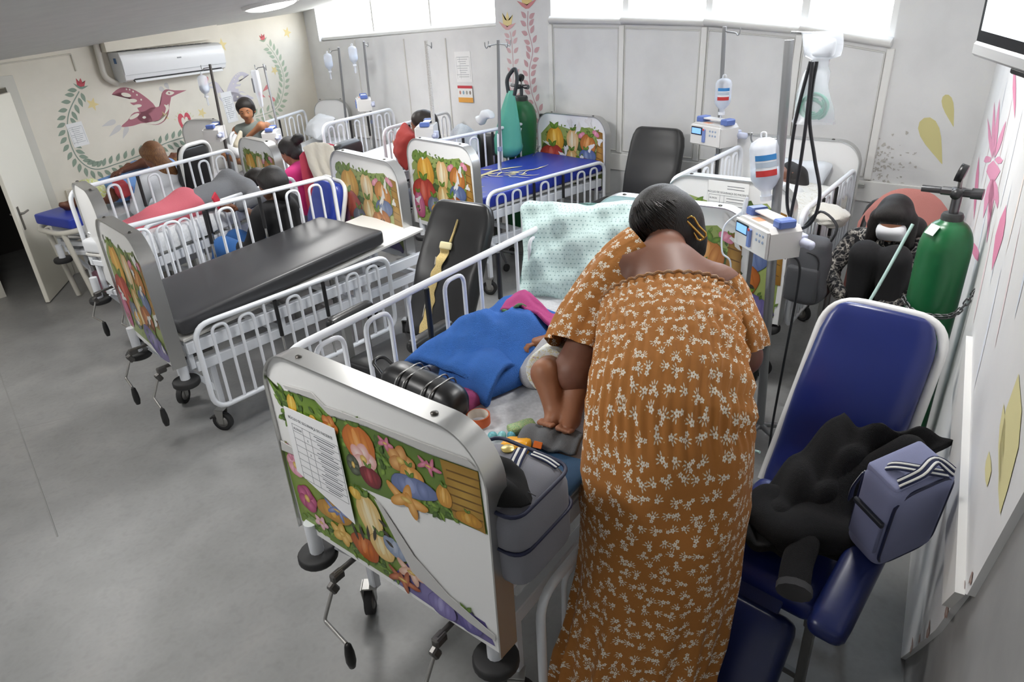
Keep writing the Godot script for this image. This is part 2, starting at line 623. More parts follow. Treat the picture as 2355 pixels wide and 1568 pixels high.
func room() -> void:
	wall_l = frame(Vector3(-7.62, 0, -1.78), Vector3(-0.185, 0, -0.983))
	wall_b = Transform3D(Basis(), Vector3(0, 0, -5.4))
	wall_r = frame(Vector3(-0.75, 0, -5.4), Vector3(0.76, 0, 4.02))
	var plaster := tri_mat(noise_tex(3, 0.012, [[0.0, "dcdcdc"], [0.5, "e4e4e4"], [1.0, "e9e9e8"]]), 0.35, 0.62)
	var cream := tri_mat(noise_tex(4, 0.012, [[0.0, "dfd9cb"], [0.5, "e7e1d3"], [1.0, "ece6d9"]]), 0.35, 0.62)
	var grey := tri_mat(noise_tex(5, 0.02, [[0.0, "8d8d8c"], [1.0, "9b9b9a"]]), 0.5, 0.7)
	var white := mt("ecebe8", 0.5)
	# floor: one welded sheet of mottled grey vinyl
	var vinyl := tri_mat(noise_tex(7, 0.006, [[0.0, "868685"], [0.4, "8d8d8c"], [0.6, "919190"], [1.0, "999896"]], 1024, 6), 0.4, 0.42)
	vinyl.detail_enabled = true; vinyl.detail_blend_mode = BaseMaterial3D.BLEND_MODE_MUL
	vinyl.detail_albedo = noise_tex(8, 0.08, [[0.0, "efefee"], [0.5, "ffffff"], [1.0, "f6f6f5"]], 512, 3)
	vinyl.uv2_triplanar = true; vinyl.uv2_world_triplanar = true; vinyl.uv2_scale = Vector3.ONE * 1.3
	var fl := M.new().box(Vector3(-4.5, -0.06, -2.0), Vector3(12.0, 0.12, 8.4), 0.0)
	var flo := struct("floor", fl, vinyl, "grey mottled vinyl floor of the ward")
	for s in [[Vector3(-5.2, 0, 0.6), Vector3(-4.4, 0, -1.2)], [Vector3(-6.9, 0, -0.85), Vector3(-3.4, 0, -0.35)]]:
		part("floor_seam", M.new().tube([s[0], s[1]], 0.0035, 6, false, 0.25), mt("8a8a88", 0.6), flo)
	part("floor_channel", M.new().tube([Vector3(-3.02, 0.0, 0.02), Vector3(-2.30, 0.0, 0.38)], 0.012, 6, false, 0.4), mt("2c2a28", 0.6), flo)
	# back wall with clerestory openings
	var ol := pv([Vector2(-8.55, -0.1), Vector2(0.3, -0.1), Vector2(0.3, 3.5), Vector2(-1.365, 3.5), Vector2(-1.365, 1.86), Vector2(-1.99, 1.955), Vector2(-2.74, 2.02), Vector2(-3.51, 2.05), Vector2(-4.29, 2.07), Vector2(-4.29, 3.3), Vector2(-4.985, 3.3), Vector2(-4.985, 2.02), Vector2(-8.04, 1.905), Vector2(-8.04, 3.0), Vector2(-8.55, 3.0)])
	var wb := struct("wall_back", M.new().prism(ol, -0.16, 0.0, Transform3D(), false), plaster, "off-white wall under the bright clerestory windows", wall_b)
	var xs := [-4.29, -3.51, -2.74, -1.99, -1.365]
	var ys := [2.07, 2.05, 2.02, 1.955, 1.86]
	for i in 5:
		if i < 4:
			var a := Vector2(xs[i] + 0.035, ys[i] - 0.075); var b := Vector2(xs[i + 1] - 0.035, ys[i + 1] - 0.075)
			part("wall_panel", M.new().prism(pv([Vector2(a.x, 0.95), Vector2(b.x, 0.95), b, a]), 0.0, 0.008), plaster, wb)
			var rim := [Vector3(a.x, 0.95, 0.009), Vector3(b.x, 0.95, 0.009), Vector3(b.x, b.y, 0.009), Vector3(a.x, a.y, 0.009)]
			part("panel_bead", M.new().tube(bent(rim, 0.004, 1, true), 0.006, 6, true), mt("d9d8d4", 0.5), wb)
			var la := Vector3(xs[i], ys[i] - 0.012, 0.02); var lb := Vector3(xs[i + 1], ys[i + 1] - 0.012, 0.02)
			part("window_sill", M.new().tube([la, lb], 0.034, 4), white, wb)
		part("mullion", M.new().box(Vector3(xs[i], (0.93 + ys[i] - 0.05) * 0.5, 0.008), Vector3(0.05, ys[i] - 0.05 - 0.93, 0.024), 0.004), white, wb)
	part("chair_rail", M.new().box(Vector3(-4.4, 0.845, 0.01), Vector3(7.7, 0.15, 0.022), 0.004), white, wb)
	part("rail_channel", M.new().box(Vector3(-1.45, 0.885, 0.028), Vector3(0.16, 0.03, 0.02), 0.004), mt("b9b9b6", 0.4, 0.3), wb)
	for x in [-7.3, -6.4, -5.72]:
		part("panel_seam", M.new().box(Vector3(x, 1.42, 0.004), Vector3(0.016, 1.0, 0.012), 0.003), mt("d2d0cb", 0.5), wb)
	# paint flaked off beside the girl's chair
	var rng := RandomNumberGenerator.new()
	rng.seed = 5
	var fl2 := M.new()
	for i in 130:
		var c := Vector2(-1.37 + absf(rng.randfn(0.0, 0.13)), 1.03 + rng.randfn(0.0, 0.10))
		disc(fl2, Vector3(c.x, c.y, 0.0015 + i * 0.00002), ell(Vector2.ZERO, rng.randf_range(0.002, 0.010), rng.randf_range(0.002, 0.013), rng.randf() * 3.0, 8, 0.3, i), "b5b2ac" if i % 3 else "c6c3bd", "c2bfb9")
	part("flaked_paint", fl2, vcol(0.9), wb)
	part("wall_socket", M.new().box(Vector3(-4.42, 1.17, 0.012), Vector3(0.05, 0.11, 0.024), 0.004), mt("4a4a4c", 0.5), wb)
	# windows
	var glass := StandardMaterial3D.new()
	glass.transparency = BaseMaterial3D.TRANSPARENCY_ALPHA; glass.albedo_color = Color(1, 1, 1, 0.06); glass.roughness = 0.05
	var w1 := struct("window_1", M.new().tube([Vector3(-8.04, 1.93, -0.06), Vector3(-4.985, 2.045, -0.06)], 0.03, 4), white, "blown-out wide window at the far left of the back wall", wall_b)
	part("glass_pane", M.new().prism(pv([Vector2(-8.04, 1.9), Vector2(-4.985, 2.02), Vector2(-4.985, 3.2), Vector2(-8.04, 2.9)]), -0.1, -0.095), glass, w1)
	for x in [-7.0, -6.0]:
		part("window_bar", M.new().box(Vector3(x, 2.5, -0.08), Vector3(0.03, 1.0, 0.03), 0.003), white, w1)
	for i in 4:
		var w := struct("window_%d" % (i + 2), M.new().box(Vector3(xs[i + 1] - (0.02 if i == 3 else 0.0), 2.6, -0.07), Vector3(0.06, 1.5, 0.06), 0.004), white, "clerestory window pane above the wall panels", wall_b)
		part("glass_pane", M.new().prism(pv([Vector2(xs[i], ys[i] - 0.02), Vector2(xs[i + 1], ys[i + 1] - 0.02), Vector2(xs[i + 1], 3.3), Vector2(xs[i], 3.3)]), -0.1, -0.095), glass, w)
	# left wall with the doorway
	var o2 := pv([Vector2(0.0, -0.1), Vector2(3.9, -0.1), Vector2(3.9, 2.5), Vector2(-2.7, 2.5), Vector2(-2.7, -0.1), Vector2(-0.62, -0.1), Vector2(-0.62, 1.76), Vector2(0.0, 1.76)])
	var wl := struct("wall_left", M.new().prism(o2, -0.14, 0.0, Transform3D(), false), cream, "cream wall painted with birds, stars and leafy garlands", wall_l)
	part("chair_rail", M.new().box(Vector3(1.95, 0.73, 0.011), Vector3(3.5, 0.14, 0.022), 0.004), mt("dcd6c8", 0.5), wl)
	part("door_casing", M.new().prism(pv([Vector2(0.0, 0), Vector2(0.09, 0), Vector2(0.09, 1.86), Vector2(-0.71, 1.86), Vector2(-0.71, 0), Vector2(-0.62, 0), Vector2(-0.62, 1.77), Vector2(0.0, 1.77)]), -0.01, 0.025, Transform3D(), false), mt("d5d2c8", 0.5), wl)
	for s in [[Vector2(-0.75, 1.92), Vector2(0.66, 1.99)], [Vector2(0.66, 1.99), Vector2(0.66, 1.84)]]:
		part("cable_duct", M.new().tube([Vector3(s[0].x, s[0].y, 0.006), Vector3(s[1].x, s[1].y, 0.006)], 0.008, 6), mt("d8d3c6", 0.5), wl)
	# soffit box above the air conditioner, a pale conduit down its left side
	part("soffit_box", M.new().prism(pv([Vector2(0.93, 1.985), Vector2(2.25, 2.03), Vector2(2.25, 2.3), Vector2(0.93, 2.3)]), 0.0, 0.14, Transform3D(), false), cream, wl)
	part("drain_pipe", M.new().tube(bent([Vector3(0.93, 2.12, 0.05), Vector3(0.9, 2.08, 0.05), Vector3(0.89, 1.75, 0.05), Vector3(1.0, 1.69, 0.05)], 0.06), 0.028, 10), mt("dedad0", 0.5), wl)
	# the dark room behind the doorway
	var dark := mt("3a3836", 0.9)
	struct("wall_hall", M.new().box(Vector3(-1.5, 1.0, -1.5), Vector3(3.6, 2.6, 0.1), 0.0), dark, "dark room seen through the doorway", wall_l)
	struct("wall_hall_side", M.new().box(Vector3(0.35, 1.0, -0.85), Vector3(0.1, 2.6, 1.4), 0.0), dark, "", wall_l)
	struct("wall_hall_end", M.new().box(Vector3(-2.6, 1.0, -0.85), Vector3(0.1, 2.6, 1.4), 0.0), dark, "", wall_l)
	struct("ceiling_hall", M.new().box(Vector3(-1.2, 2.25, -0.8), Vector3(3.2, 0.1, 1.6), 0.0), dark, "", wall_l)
	# the door, hinged on the doorway's far side, open into the ward
	var dpos := wall_l * Vector3(0.0, 0, 0.03)
	var free := Vector3(-6.93, 0, -1.36)
	var dt := frame(Vector3(dpos.x, 0.008, dpos.z), free - dpos)
	var dl := (free - dpos).length()
	var d1 := struct("door_1", M.new().box(Vector3(dl * 0.5, 0.86, 0), Vector3(dl, 1.72, 0.035), 0.004), mt("f3efe2", 0.45), "white door standing open at the dark doorway", dt)
	var hm := mt("8c8a86", 0.3, 0.9)
	for s in [1, -1]:
		part("door_handle", M.new().tube(bent([Vector3(dl - 0.06, 0.80, 0.0), Vector3(dl - 0.06, 0.80, 0.05 * s), Vector3(dl - 0.17, 0.80, 0.05 * s)], 0.015), 0.009, 8), hm, d1)
		part("lock_plate", M.new().box(Vector3(dl - 0.06, 0.76, 0.02 * s), Vector3(0.035, 0.2, 0.006), 0.002), hm, d1)
	# second leaf at the near jamb, swung into the dark room
	struct("door_2", M.new().box(Vector3(-0.625, 0.86, -0.36), Vector3(0.035, 1.72, 0.66), 0.004), mt("eceae2", 0.45), "second door leaf at the doorway's near jamb", wall_l)
	# right wall: ends in a chipped corner beside the camera
	var L := wall_r.basis.x.dot(Vector3(0, 0, -1.38) - wall_r.origin)
	var o3 := pv([Vector2(-0.2, -0.1), Vector2(3.25, -0.1), Vector2(3.55, 0.3), Vector2(3.78, 0.62), Vector2(3.95, 0.92), Vector2(4.0, 0.96), Vector2(4.16, 1.37), Vector2(4.22, 1.6), Vector2(4.22, 3.4), Vector2(-0.2, 3.4)])
	var wr := struct("wall_right", M.new().prism(o3, -0.5, 0.0, Transform3D(), false), plaster, "white wall with pink and yellow painted plants beside the camera", wall_r)
	part("chair_rail", M.new().prism(pv([Vector2(2.75, 0.86), Vector2(3.88, 0.80), Vector2(3.98, 0.94), Vector2(3.5, 0.985), Vector2(2.75, 1.05)]), 0.0, 0.02), white, wr)
	# grey reveal behind the chipped edge
	struct("trim_1", M.new().prism(pv([Vector2(3.25, -0.1), Vector2(3.55, 0.3), Vector2(3.78, 0.62), Vector2(3.95, 0.92), Vector2(4.16, 1.37), Vector2(4.22, 1.6), Vector2(4.22, 3.4), Vector2(5.3, 3.4), Vector2(5.3, -0.1)]), -0.5, -0.015, Transform3D(), false), grey, "grey door reveal below the chipped end of the right wall", wall_r)
	var chips := M.new()
	for q in [[3.96, 0.93, 0.02], [3.86, 0.76, 0.028], [4.0, 1.0, 0.018], [3.7, 0.52, 0.03], [3.6, 0.38, 0.018], [3.5, 0.24, 0.03]]: disc(chips, Vector3(0, 0, 0.0015), ell(Vector2(q[0] - 0.01, q[1]), q[2], q[2] * 0.8, q[1], 9, 0.3, q[0] * 9.0), "b5aca4", "8f6a60")
	part("chipped_edge", chips, vcol(0.9), wr)
	# what closes the room outside the frame
	struct("wall_front", M.new().box(Vector3(-4.0, 1.5, 1.55), Vector3(12.5, 3.4, 0.15), 0.0), plaster, "wall behind the camera")
	struct("wall_corridor", M.new().box(Vector3(1.35, 1.5, 0.0), Vector3(0.15, 3.4, 4.0), 0.0), plaster, "corridor wall beside the camera")
	struct("wall_near_left", M.new().box(Vector3(-7.15, 1.2, 1.2), Vector3(0.2, 2.8, 2.2), 0.0), cream, "wall to the left of the camera")
	# sloping ceiling
	var c := []
	for p in [Vector2(-8.6, -5.5), Vector2(1.5, -5.5), Vector2(1.5, 1.7), Vector2(-8.6, 1.7)]: c.append(Vector3(p.x, ceil_y(p.x, p.y), p.y))
	var cm := M.new()
	var mid := Vector3(-3.5, 2.6, -2.0)
	cm.face([c[0], c[1], c[2], c[3]], mid + Vector3.UP * 3.0)
	var up := Vector3(0, 0.12, 0)
	cm.face([c[0] + up, c[1] + up, c[2] + up, c[3] + up], mid - Vector3.UP * 3.0)
	for i in 4: cm.face([c[i], c[(i + 1) % 4], c[(i + 1) % 4] + up, c[i] + up], mid)
	struct("ceiling", cm, tri_mat(noise_tex(9, 0.02, [[0.0, "cfcfce"], [1.0, "d9d9d7"]]), 0.4, 0.8), "plain white ceiling of the ward")

# ---------------------------------------------------------------- painted walls
func vine(m: M, pts: Array, stem, leafc, n: int, ll: float, lw: float, spread := 0.9, z := 0.0015, t0 := 0.0) -> void:
	var path := spline(pts, 8)
	for i in path.size() - 1:
		var a: Vector3 = path[i]; var b: Vector3 = path[i + 1]
		var d := (b - a).normalized()
		var nn := Vector3(-d.y, d.x, 0) * (ll * 0.055)
		disc(m, Vector3(0, 0, z), [Vector2(a.x - nn.x, a.y - nn.y), Vector2(b.x - nn.x, b.y - nn.y), Vector2(b.x + nn.x, b.y + nn.y), Vector2(a.x + nn.x, a.y + nn.y)], stem, stem)
	for i in n:
		var f := (t0 + (1.0 - t0) * float(i) / n) * (path.size() - 2)
		var k := int(f)
		var p: Vector3 = path[k].lerp(path[k + 1], f - k)
		var d: Vector3 = (path[k + 1] - path[k]).normalized()
		var a := atan2(d.y, d.x)
		for s in [1, -1]:
			var o: Vector2 = Vector2(p.x, p.y) + Vector2(-d.y, d.x) * s * ll * 0.22
			disc(m, Vector3(0, 0, z), leaf(o, ll, lw, a + s * spread), leafc, leafc)

func star(m: M, c: Vector2, r: float, col, rot := 0.3) -> void:
	var p := []
	for k in 10: p.append(c + Vector2.from_angle(rot + TAU * k / 10.0) * (r if k % 2 == 0 else r * 0.42))
	disc(m, Vector3(0, 0, 0.0015), p, col, col)

func tulip(m: M, c: Vector2, r: float, rot: float, red, green) -> void:
	var f := func(a: Array) -> Array:
		var o := []
		for q in a: o.append(c + (q as Vector2).rotated(rot) * r)
		return o
	disc(m, Vector3(0, 0, 0.002), f.call([Vector2(-0.45, 0.1), Vector2(-0.2, -0.25), Vector2(0.2, -0.25), Vector2(0.45, 0.1), Vector2(0.62, 0.85), Vector2(0.28, 0.45), Vector2(0.02, 1.05), Vector2(-0.25, 0.45), Vector2(-0.55, 0.95)]), red, red)
	disc(m, Vector3(0, 0, 0.0025), f.call([Vector2(-0.15, -0.3), Vector2(0.15, -0.3), Vector2(0.5, -0.1), Vector2(0.95, 0.25), Vector2(0.3, 0.08), Vector2(0.0, -0.1), Vector2(-0.3, 0.08), Vector2(-0.95, 0.3), Vector2(-0.5, -0.1)]), green, green)

func drop(c: Vector2, l: float, w: float, rot: float) -> Array:
	var o := []
	for k in 17:
		var t := float(k) / 16.0 * TAU
		o.append(c + Vector2(cos(t) * l * 0.5, sin(t) * w * 0.5 * (0.62 + 0.5 * cos(t))).rotated(rot))
	return o

func bird(m: M, o: Vector2, s: float, flip: float, body, pale) -> void:
	# a swallow-like bird flying: body, beak, two feathered wings, tail plumes
	var Q := func(a: Array) -> Array:
		var r := []
		for q in a: r.append(o + Vector2(q[0] * flip, q[1]) * s)
		return r
	var sm := func(a: Array) -> Array:
		var r := []
		var n := a.size()
		for i in n:
			var p0 := Vector2(a[(i - 1 + n) % n][0], a[(i - 1 + n) % n][1]); var p1 := Vector2(a[i][0], a[i][1]); var p2 := Vector2(a[(i + 1) % n][0], a[(i + 1) % n][1]); var p3 := Vector2(a[(i + 2) % n][0], a[(i + 2) % n][1])
			for k in 3:
				var q: Vector2 = p1.cubic_interpolate(p2, p0, p3, k / 3.0)
				r.append([q.x, q.y])
		return r
	var z := Vector3(0, 0, 0.0015)
	disc(m, z, Q.call(sm.call([[-0.1, 0.0], [0.12, 0.06], [0.28, 0.06], [0.38, 0.18], [0.42, 0.3], [0.52, 0.36], [0.62, 0.33], [0.6, 0.2], [0.52, 0.05], [0.44, -0.12], [0.3, -0.24], [0.1, -0.28], [-0.12, -0.2], [-0.25, -0.1]])), body, body)
	disc(m, z, Q.call([[0.56, 0.36], [0.72, 0.32], [1.0, 0.29], [0.76, 0.24], [0.6, 0.2]]), body, body)
	disc(m, z, Q.call(sm.call([[-0.02, -0.02], [-0.28, 0.02], [-0.45, -0.1], [-0.62, -0.2], [-0.4, -0.22], [-0.2, -0.2], [0.05, -0.2]])), body, body)
	disc(m, z, Q.call(sm.call([[0.2, 0.06], [0.02, 0.3], [-0.2, 0.46], [-0.42, 0.5], [-0.62, 0.4], [-0.4, 0.42], [-0.28, 0.32], [-0.3, 0.2], [-0.2, 0.12], [-0.15, 0.0], [0.0, -0.05]])), body, body)
	var w := Vector3(0, 0, 0.0022)
	for q in [[-0.34, 0.36, 0.1, 0.05, -0.3], [-0.25, 0.24, 0.1, 0.045, -0.1], [-0.18, 0.13, 0.1, 0.04, 0.0], [-0.3, -0.05, 0.12, 0.045, 0.3], [-0.1, -0.1, 0.04, 0.03, 0.0]]:
		disc(m, w, ell(o + Vector2(q[0] * flip, q[1]) * s, q[2] * s, q[3] * s * 0.8, q[4] * flip, 14), pale, pale)
	for k in 5: disc(m, w, ell(o + Vector2((-0.3 + 0.06 * k) * flip, 0.46 - 0.028 * k * k * 0.5) * s, 0.018 * s, 0.018 * s, 0.0, 8), pale, pale)
	disc(m, w, Q.call(sm.call([[0.1, -0.22], [0.28, -0.19], [0.4, -0.1], [0.3, -0.22], [0.1, -0.27], [-0.1, -0.21]])), pale, pale)
	disc(m, w, Q.call(sm.call([[0.36, -0.1], [0.42, 0.0], [0.4, 0.08], [0.46, 0.06], [0.5, 0.08], [0.48, -0.02]])), pale, pale)
	disc(m, w, Q.call(sm.call([[0.5, 0.28], [0.58, 0.33], [0.7, 0.28], [0.6, 0.24]])), pale, pale)
	disc(m, w + Vector3(0, 0, 0.0006), ell(o + Vector2(0.58 * flip, 0.285) * s, 0.022 * s, 0.022 * s, 0.0, 10), body, body)

func murals() -> void:
	var wl: Node3D = get_node("wall_left")
	var green := "8fa08f"; var pale := "e6e0d2"
	var V := func(a: Array) -> Array:
		var r := []
		for q in a: r.append(Vector3(q[0], q[1], 0))
		return r
	var m := M.new()
	vine(m, V.call([[0.63, 1.66], [0.47, 1.48], [0.40, 1.28], [0.42, 1.06], [0.55, 0.93], [0.80, 0.94], [1.10, 0.98], [1.38, 1.04], [1.62, 1.06]]), "8d9d90", green, 27, 0.092, 0.02)
	tulip(m, Vector2(0.66, 1.70), 0.075, -0.25, "c4525c", "84988a")
	part("painted_garland", m, vcol(0.7), wl)
	m = M.new()
	vine(m, V.call([[2.62, 1.13], [2.9, 1.16], [3.05, 1.25], [3.16, 1.45], [3.17, 1.62], [3.1, 1.8], [3.01, 1.92]]), "b4bfa6", "b0bda4", 17, 0.09, 0.02, 0.85)
	tulip(m, Vector2(2.97, 1.97), 0.07, 0.25, "d9686c", "a0b095")
	part("painted_garland", m, vcol(0.7), wl)
	m = M.new()
	bird(m, Vector2(1.26, 1.385), 0.52, 1.0, "b0707c", pale)
	part("painted_bird", m, vcol(0.7), wl)
	m = M.new()
	bird(m, Vector2(2.38, 1.43), 0.44, -1.0, "cfcad2", pale)
	for q in [[2.05, 1.6, 0.11, 1.0], [2.86, 1.43, 0.13, 0.5], [2.78, 1.36, 0.12, 2.6], [2.92, 1.31, 0.12, 5.6]]:
		disc(m, Vector3(0, 0, 0.0016), drop(Vector2(q[0], q[1]), q[2], 0.06, q[3]), "dc8a88", "dc8a88")
	part("painted_bird", m, vcol(0.7), wl)
	m = M.new()
	for q in [[2.366, 1.955, 0.075], [3.36, 2.03, 0.07], [0.72, 1.53, 0.065], [1.44, 1.31, 0.055], [1.9, 1.28, 0.06], [3.05, 1.62, 0.06]]:
		star(m, Vector2(q[0], q[1]), q[2], "e6d49a", 0.4 + q[0])
	part("painted_star", m, vcol(0.7), wl)
	m = M.new()
	var h := []; var h2 := []
	for k in 28:
		var t := TAU * k / 28
		var p := Vector2(16.0 * pow(sin(t), 3.0), 13.0 * cos(t) - 5.0 * cos(2 * t) - 2.0 * cos(3 * t) - cos(4 * t)) / 17.0
		p.y *= 1.9
		h.append(Vector2(1.665, 1.20) + p * 0.085); h2.append(Vector2(1.667, 1.205) + p * 0.048)
	disc(m, Vector3(0, 0, 0.0015), h, "d05a66", "d05a66")
	disc(m, Vector3(0, 0, 0.0022), h2, pale, pale)
	for k in 8: disc(m, Vector3(0, 0, 0.0015), leaf(Vector2(1.665, 1.20) + Vector2.from_angle(0.5 + k * 0.31) * 0.115, 0.03, 0.006, 0.5 + k * 0.31), "d9d8b4", "d9d8b4")
	for s in [-1, 1]: disc(m, Vector3(0, 0, 0.0015), leaf(Vector2(1.67, 1.06), 0.12, 0.03, PI / 2 + s * 0.9), "a9b5a2", "a9b5a2")
	part("painted_heart", m, vcol(0.7), wl)
	m = M.new()
	for q in [[0.82, 1.33, 0.16, 0.2], [0.86, 1.25, 0.18, 0.5], [0.96, 1.22, 0.14, 0.9], [1.5, 1.57, 0.09, 2.4], [1.56, 1.6, 0.08, 2.0]]:
		disc(m, Vector3(0, 0, 0.0012), drop(Vector2(q[0], q[1]), q[2], 0.07, q[3]), "cfcdca", "cfcdca")
	part("painted_plume", m, vcol(0.7), wl)
	# pink vines on the back wall's pillar, yellow drops at its right end
	var wb: Node3D = get_node("wall_back")
	m = M.new()
	vine(m, V.call([[-4.42, 0.95], [-4.46, 1.2], [-4.55, 1.42], [-4.57, 1.62], [-4.52, 1.8], [-4.57, 2.0], [-4.56, 2.14]]), "c4a0a6", "cba3a8", 15, 0.085, 0.022)
	tulip(m, Vector2(-4.57, 2.2), 0.13, 0.05, "ecd291", "d98f92")
	part("painted_garland", m, vcol(0.7), wb)
	m = M.new()
	vine(m, V.call([[-4.7, 1.0], [-4.72, 1.2], [-4.79, 1.42], [-4.78, 1.62], [-4.78, 1.85], [-4.80, 1.97]]), "d1b2b5", "d6b4b7", 12, 0.08, 0.02)
	tulip(m, Vector2(-4.83, 2.02), 0.12, -0.05, "efdca0", "e3b0b0")
	part("painted_garland", m, vcol(0.7), wb)
	m = M.new()
	disc(m, Vector3(0, 0, 0.0015), drop(Vector2(-1.0, 1.23), 0.34, 0.16, PI - 1.05), "d8cf94", "d8cf94")
	disc(m, Vector3(0, 0, 0.0015), drop(Vector2(-0.945, 1.43), 0.22, 0.085, PI - 1.15), "d8cf94", "d8cf94")
	part("painted_drop", m, vcol(0.7), wb)
	# right wall: pink plant and streaks, seen at a grazing angle
	var wr: Node3D = get_node("wall_right")
	m = M.new()
	var patch := func(m2: M, polys: Array, col: String) -> void:
		for q in polys:
			var p := []
			for w in q: p.append(Vector2(w[0], w[1]))
			disc(m2, Vector3(0, 0, 0.0015), p, col, col)
	patch.call(m, [[[1.59, 1.45], [1.45, 1.47], [1.22, 1.48], [0.83, 1.48], [0.50, 1.47], [0.69, 1.46], [0.99, 1.44], [1.28, 1.44]], [[1.62, 1.46], [1.51, 1.50], [1.33, 1.53], [1.00, 1.57], [0.73, 1.59], [0.87, 1.55], [1.09, 1.50], [1.34, 1.47]], [[1.67, 1.47], [1.61, 1.52], [1.49, 1.57], [1.26, 1.62], [1.07, 1.65], [1.14, 1.60], [1.27, 1.54], [1.45, 1.50]], [[1.71, 1.48], [1.82, 1.54], [1.85, 1.58], [1.82, 1.63], [1.78, 1.65], [1.71, 1.61], [1.63, 1.55], [1.63, 1.51]], [[1.46, 1.41], [1.54, 1.43], [1.50, 1.44], [1.32, 1.41], [1.16, 1.38], [1.11, 1.36], [1.10, 1.34], [1.23, 1.36]], [[1.94, 1.50], [2.08, 1.53], [2.11, 1.55], [2.03, 1.54], [1.94, 1.53], [1.84, 1.51], [1.74, 1.48], [1.78, 1.48]], [[1.67, 1.46], [1.44, 1.39], [1.44, 1.36], [1.73, 1.39], [1.96, 1.42], [2.06, 1.47], [2.13, 1.51], [2.01, 1.50]], [[1.80, 1.41], [1.72, 1.35], [1.73, 1.30], [1.84, 1.28], [1.93, 1.26], [1.96, 1.31], [1.99, 1.36], [1.93, 1.39]], [[1.86, 1.42], [1.84, 1.37], [1.91, 1.35], [2.10, 1.34], [2.23, 1.35], [2.22, 1.38], [2.18, 1.41], [2.07, 1.43]], [[1.94, 1.44], [1.97, 1.41], [2.07, 1.40], [2.27, 1.42], [2.41, 1.43], [2.38, 1.45], [2.31, 1.46], [2.17, 1.46]], [[1.88, 1.43], [1.93, 1.37], [2.04, 1.33], [2.24, 1.30], [2.37, 1.28], [2.32, 1.32], [2.23, 1.37], [2.09, 1.41]]], "dc93b0")
	part("painted_flower", m, vcol(0.7), wr)
	m = M.new()
	patch.call(m, [[[2.66, 1.51], [2.59, 1.44], [2.59, 1.38], [2.69, 1.33], [2.77, 1.31], [2.80, 1.36], [2.82, 1.44], [2.77, 1.48]], [[0.61, 1.27], [0.73, 1.20], [0.92, 1.16], [1.23, 1.13], [1.44, 1.12], [1.35, 1.16], [1.18, 1.22], [0.95, 1.25]], [[2.14, 1.71], [2.02, 1.75], [1.84, 1.79], [1.55, 1.84], [1.30, 1.87], [1.45, 1.83], [1.68, 1.77], [1.90, 1.74]], [[1.80, 1.11], [1.78, 1.08], [1.87, 1.08], [2.07, 1.12], [2.22, 1.16], [2.21, 1.17], [2.16, 1.18], [2.03, 1.16]]], "d985a4")
	part("painted_petal", m, vcol(0.7), wr)
	m = M.new()
	for k in 14:
		disc(m, Vector3(0, 0, 0.001), leaf(Vector2(1.3 + 0.17 * k, 1.25 + 0.22 * sin(k * 2.1)), 0.4, 0.012 + 0.006 * (k % 3), PI / 2 + 0.5 + 0.1 * sin(k * 1.7)), ["ebd9da", "dbe1ea", "ece1da", "e2e5ec"][k % 4], ["ebd9da", "dbe1ea", "ece1da", "e2e5ec"][k % 4])
	part("painted_streak", m, vcol(0.7), wr)
	m = M.new()
	patch.call(m, [[[3.78, 1.42], [3.77, 1.32], [3.83, 1.26], [3.96, 1.23], [4.05, 1.23], [4.04, 1.29], [4.01, 1.37], [3.93, 1.41]], [[3.72, 1.31], [3.76, 1.27], [3.82, 1.25], [3.91, 1.24], [3.98, 1.24], [3.95, 1.26], [3.89, 1.29], [3.82, 1.31]], [[3.73, 1.18], [3.73, 1.15], [3.75, 1.14], [3.80, 1.14], [3.84, 1.15], [3.84, 1.17], [3.83, 1.19], [3.79, 1.19]]], "e0d8a0")
	part("painted_leaf", m, vcol(0.7), wr)

# ---------------------------------------------------------------- cots
var steel: StandardMaterial3D
var enamel: StandardMaterial3D
var rubber: StandardMaterial3D

func board_outline(w: float, hb: float, ht: float, r: float, inset := 0.0) -> PackedVector2Array:
	var o := PackedVector2Array()
	var x := w * 0.5 - inset; var y := ht - inset; var b := hb + inset * 0.6
	var rr := maxf(r - inset, 0.02)
	o.append(Vector2(-x, b)); o.append(Vector2(x, b))
	for k in 13: o.append(Vector2(x - rr, y - rr) + Vector2.from_angle(PI * 0.5 * k / 12.0) * rr)
	for k in 13: o.append(Vector2(-x + rr, y - rr) + Vector2.from_angle(PI * 0.5 + PI * 0.5 * k / 12.0) * rr)
	return o

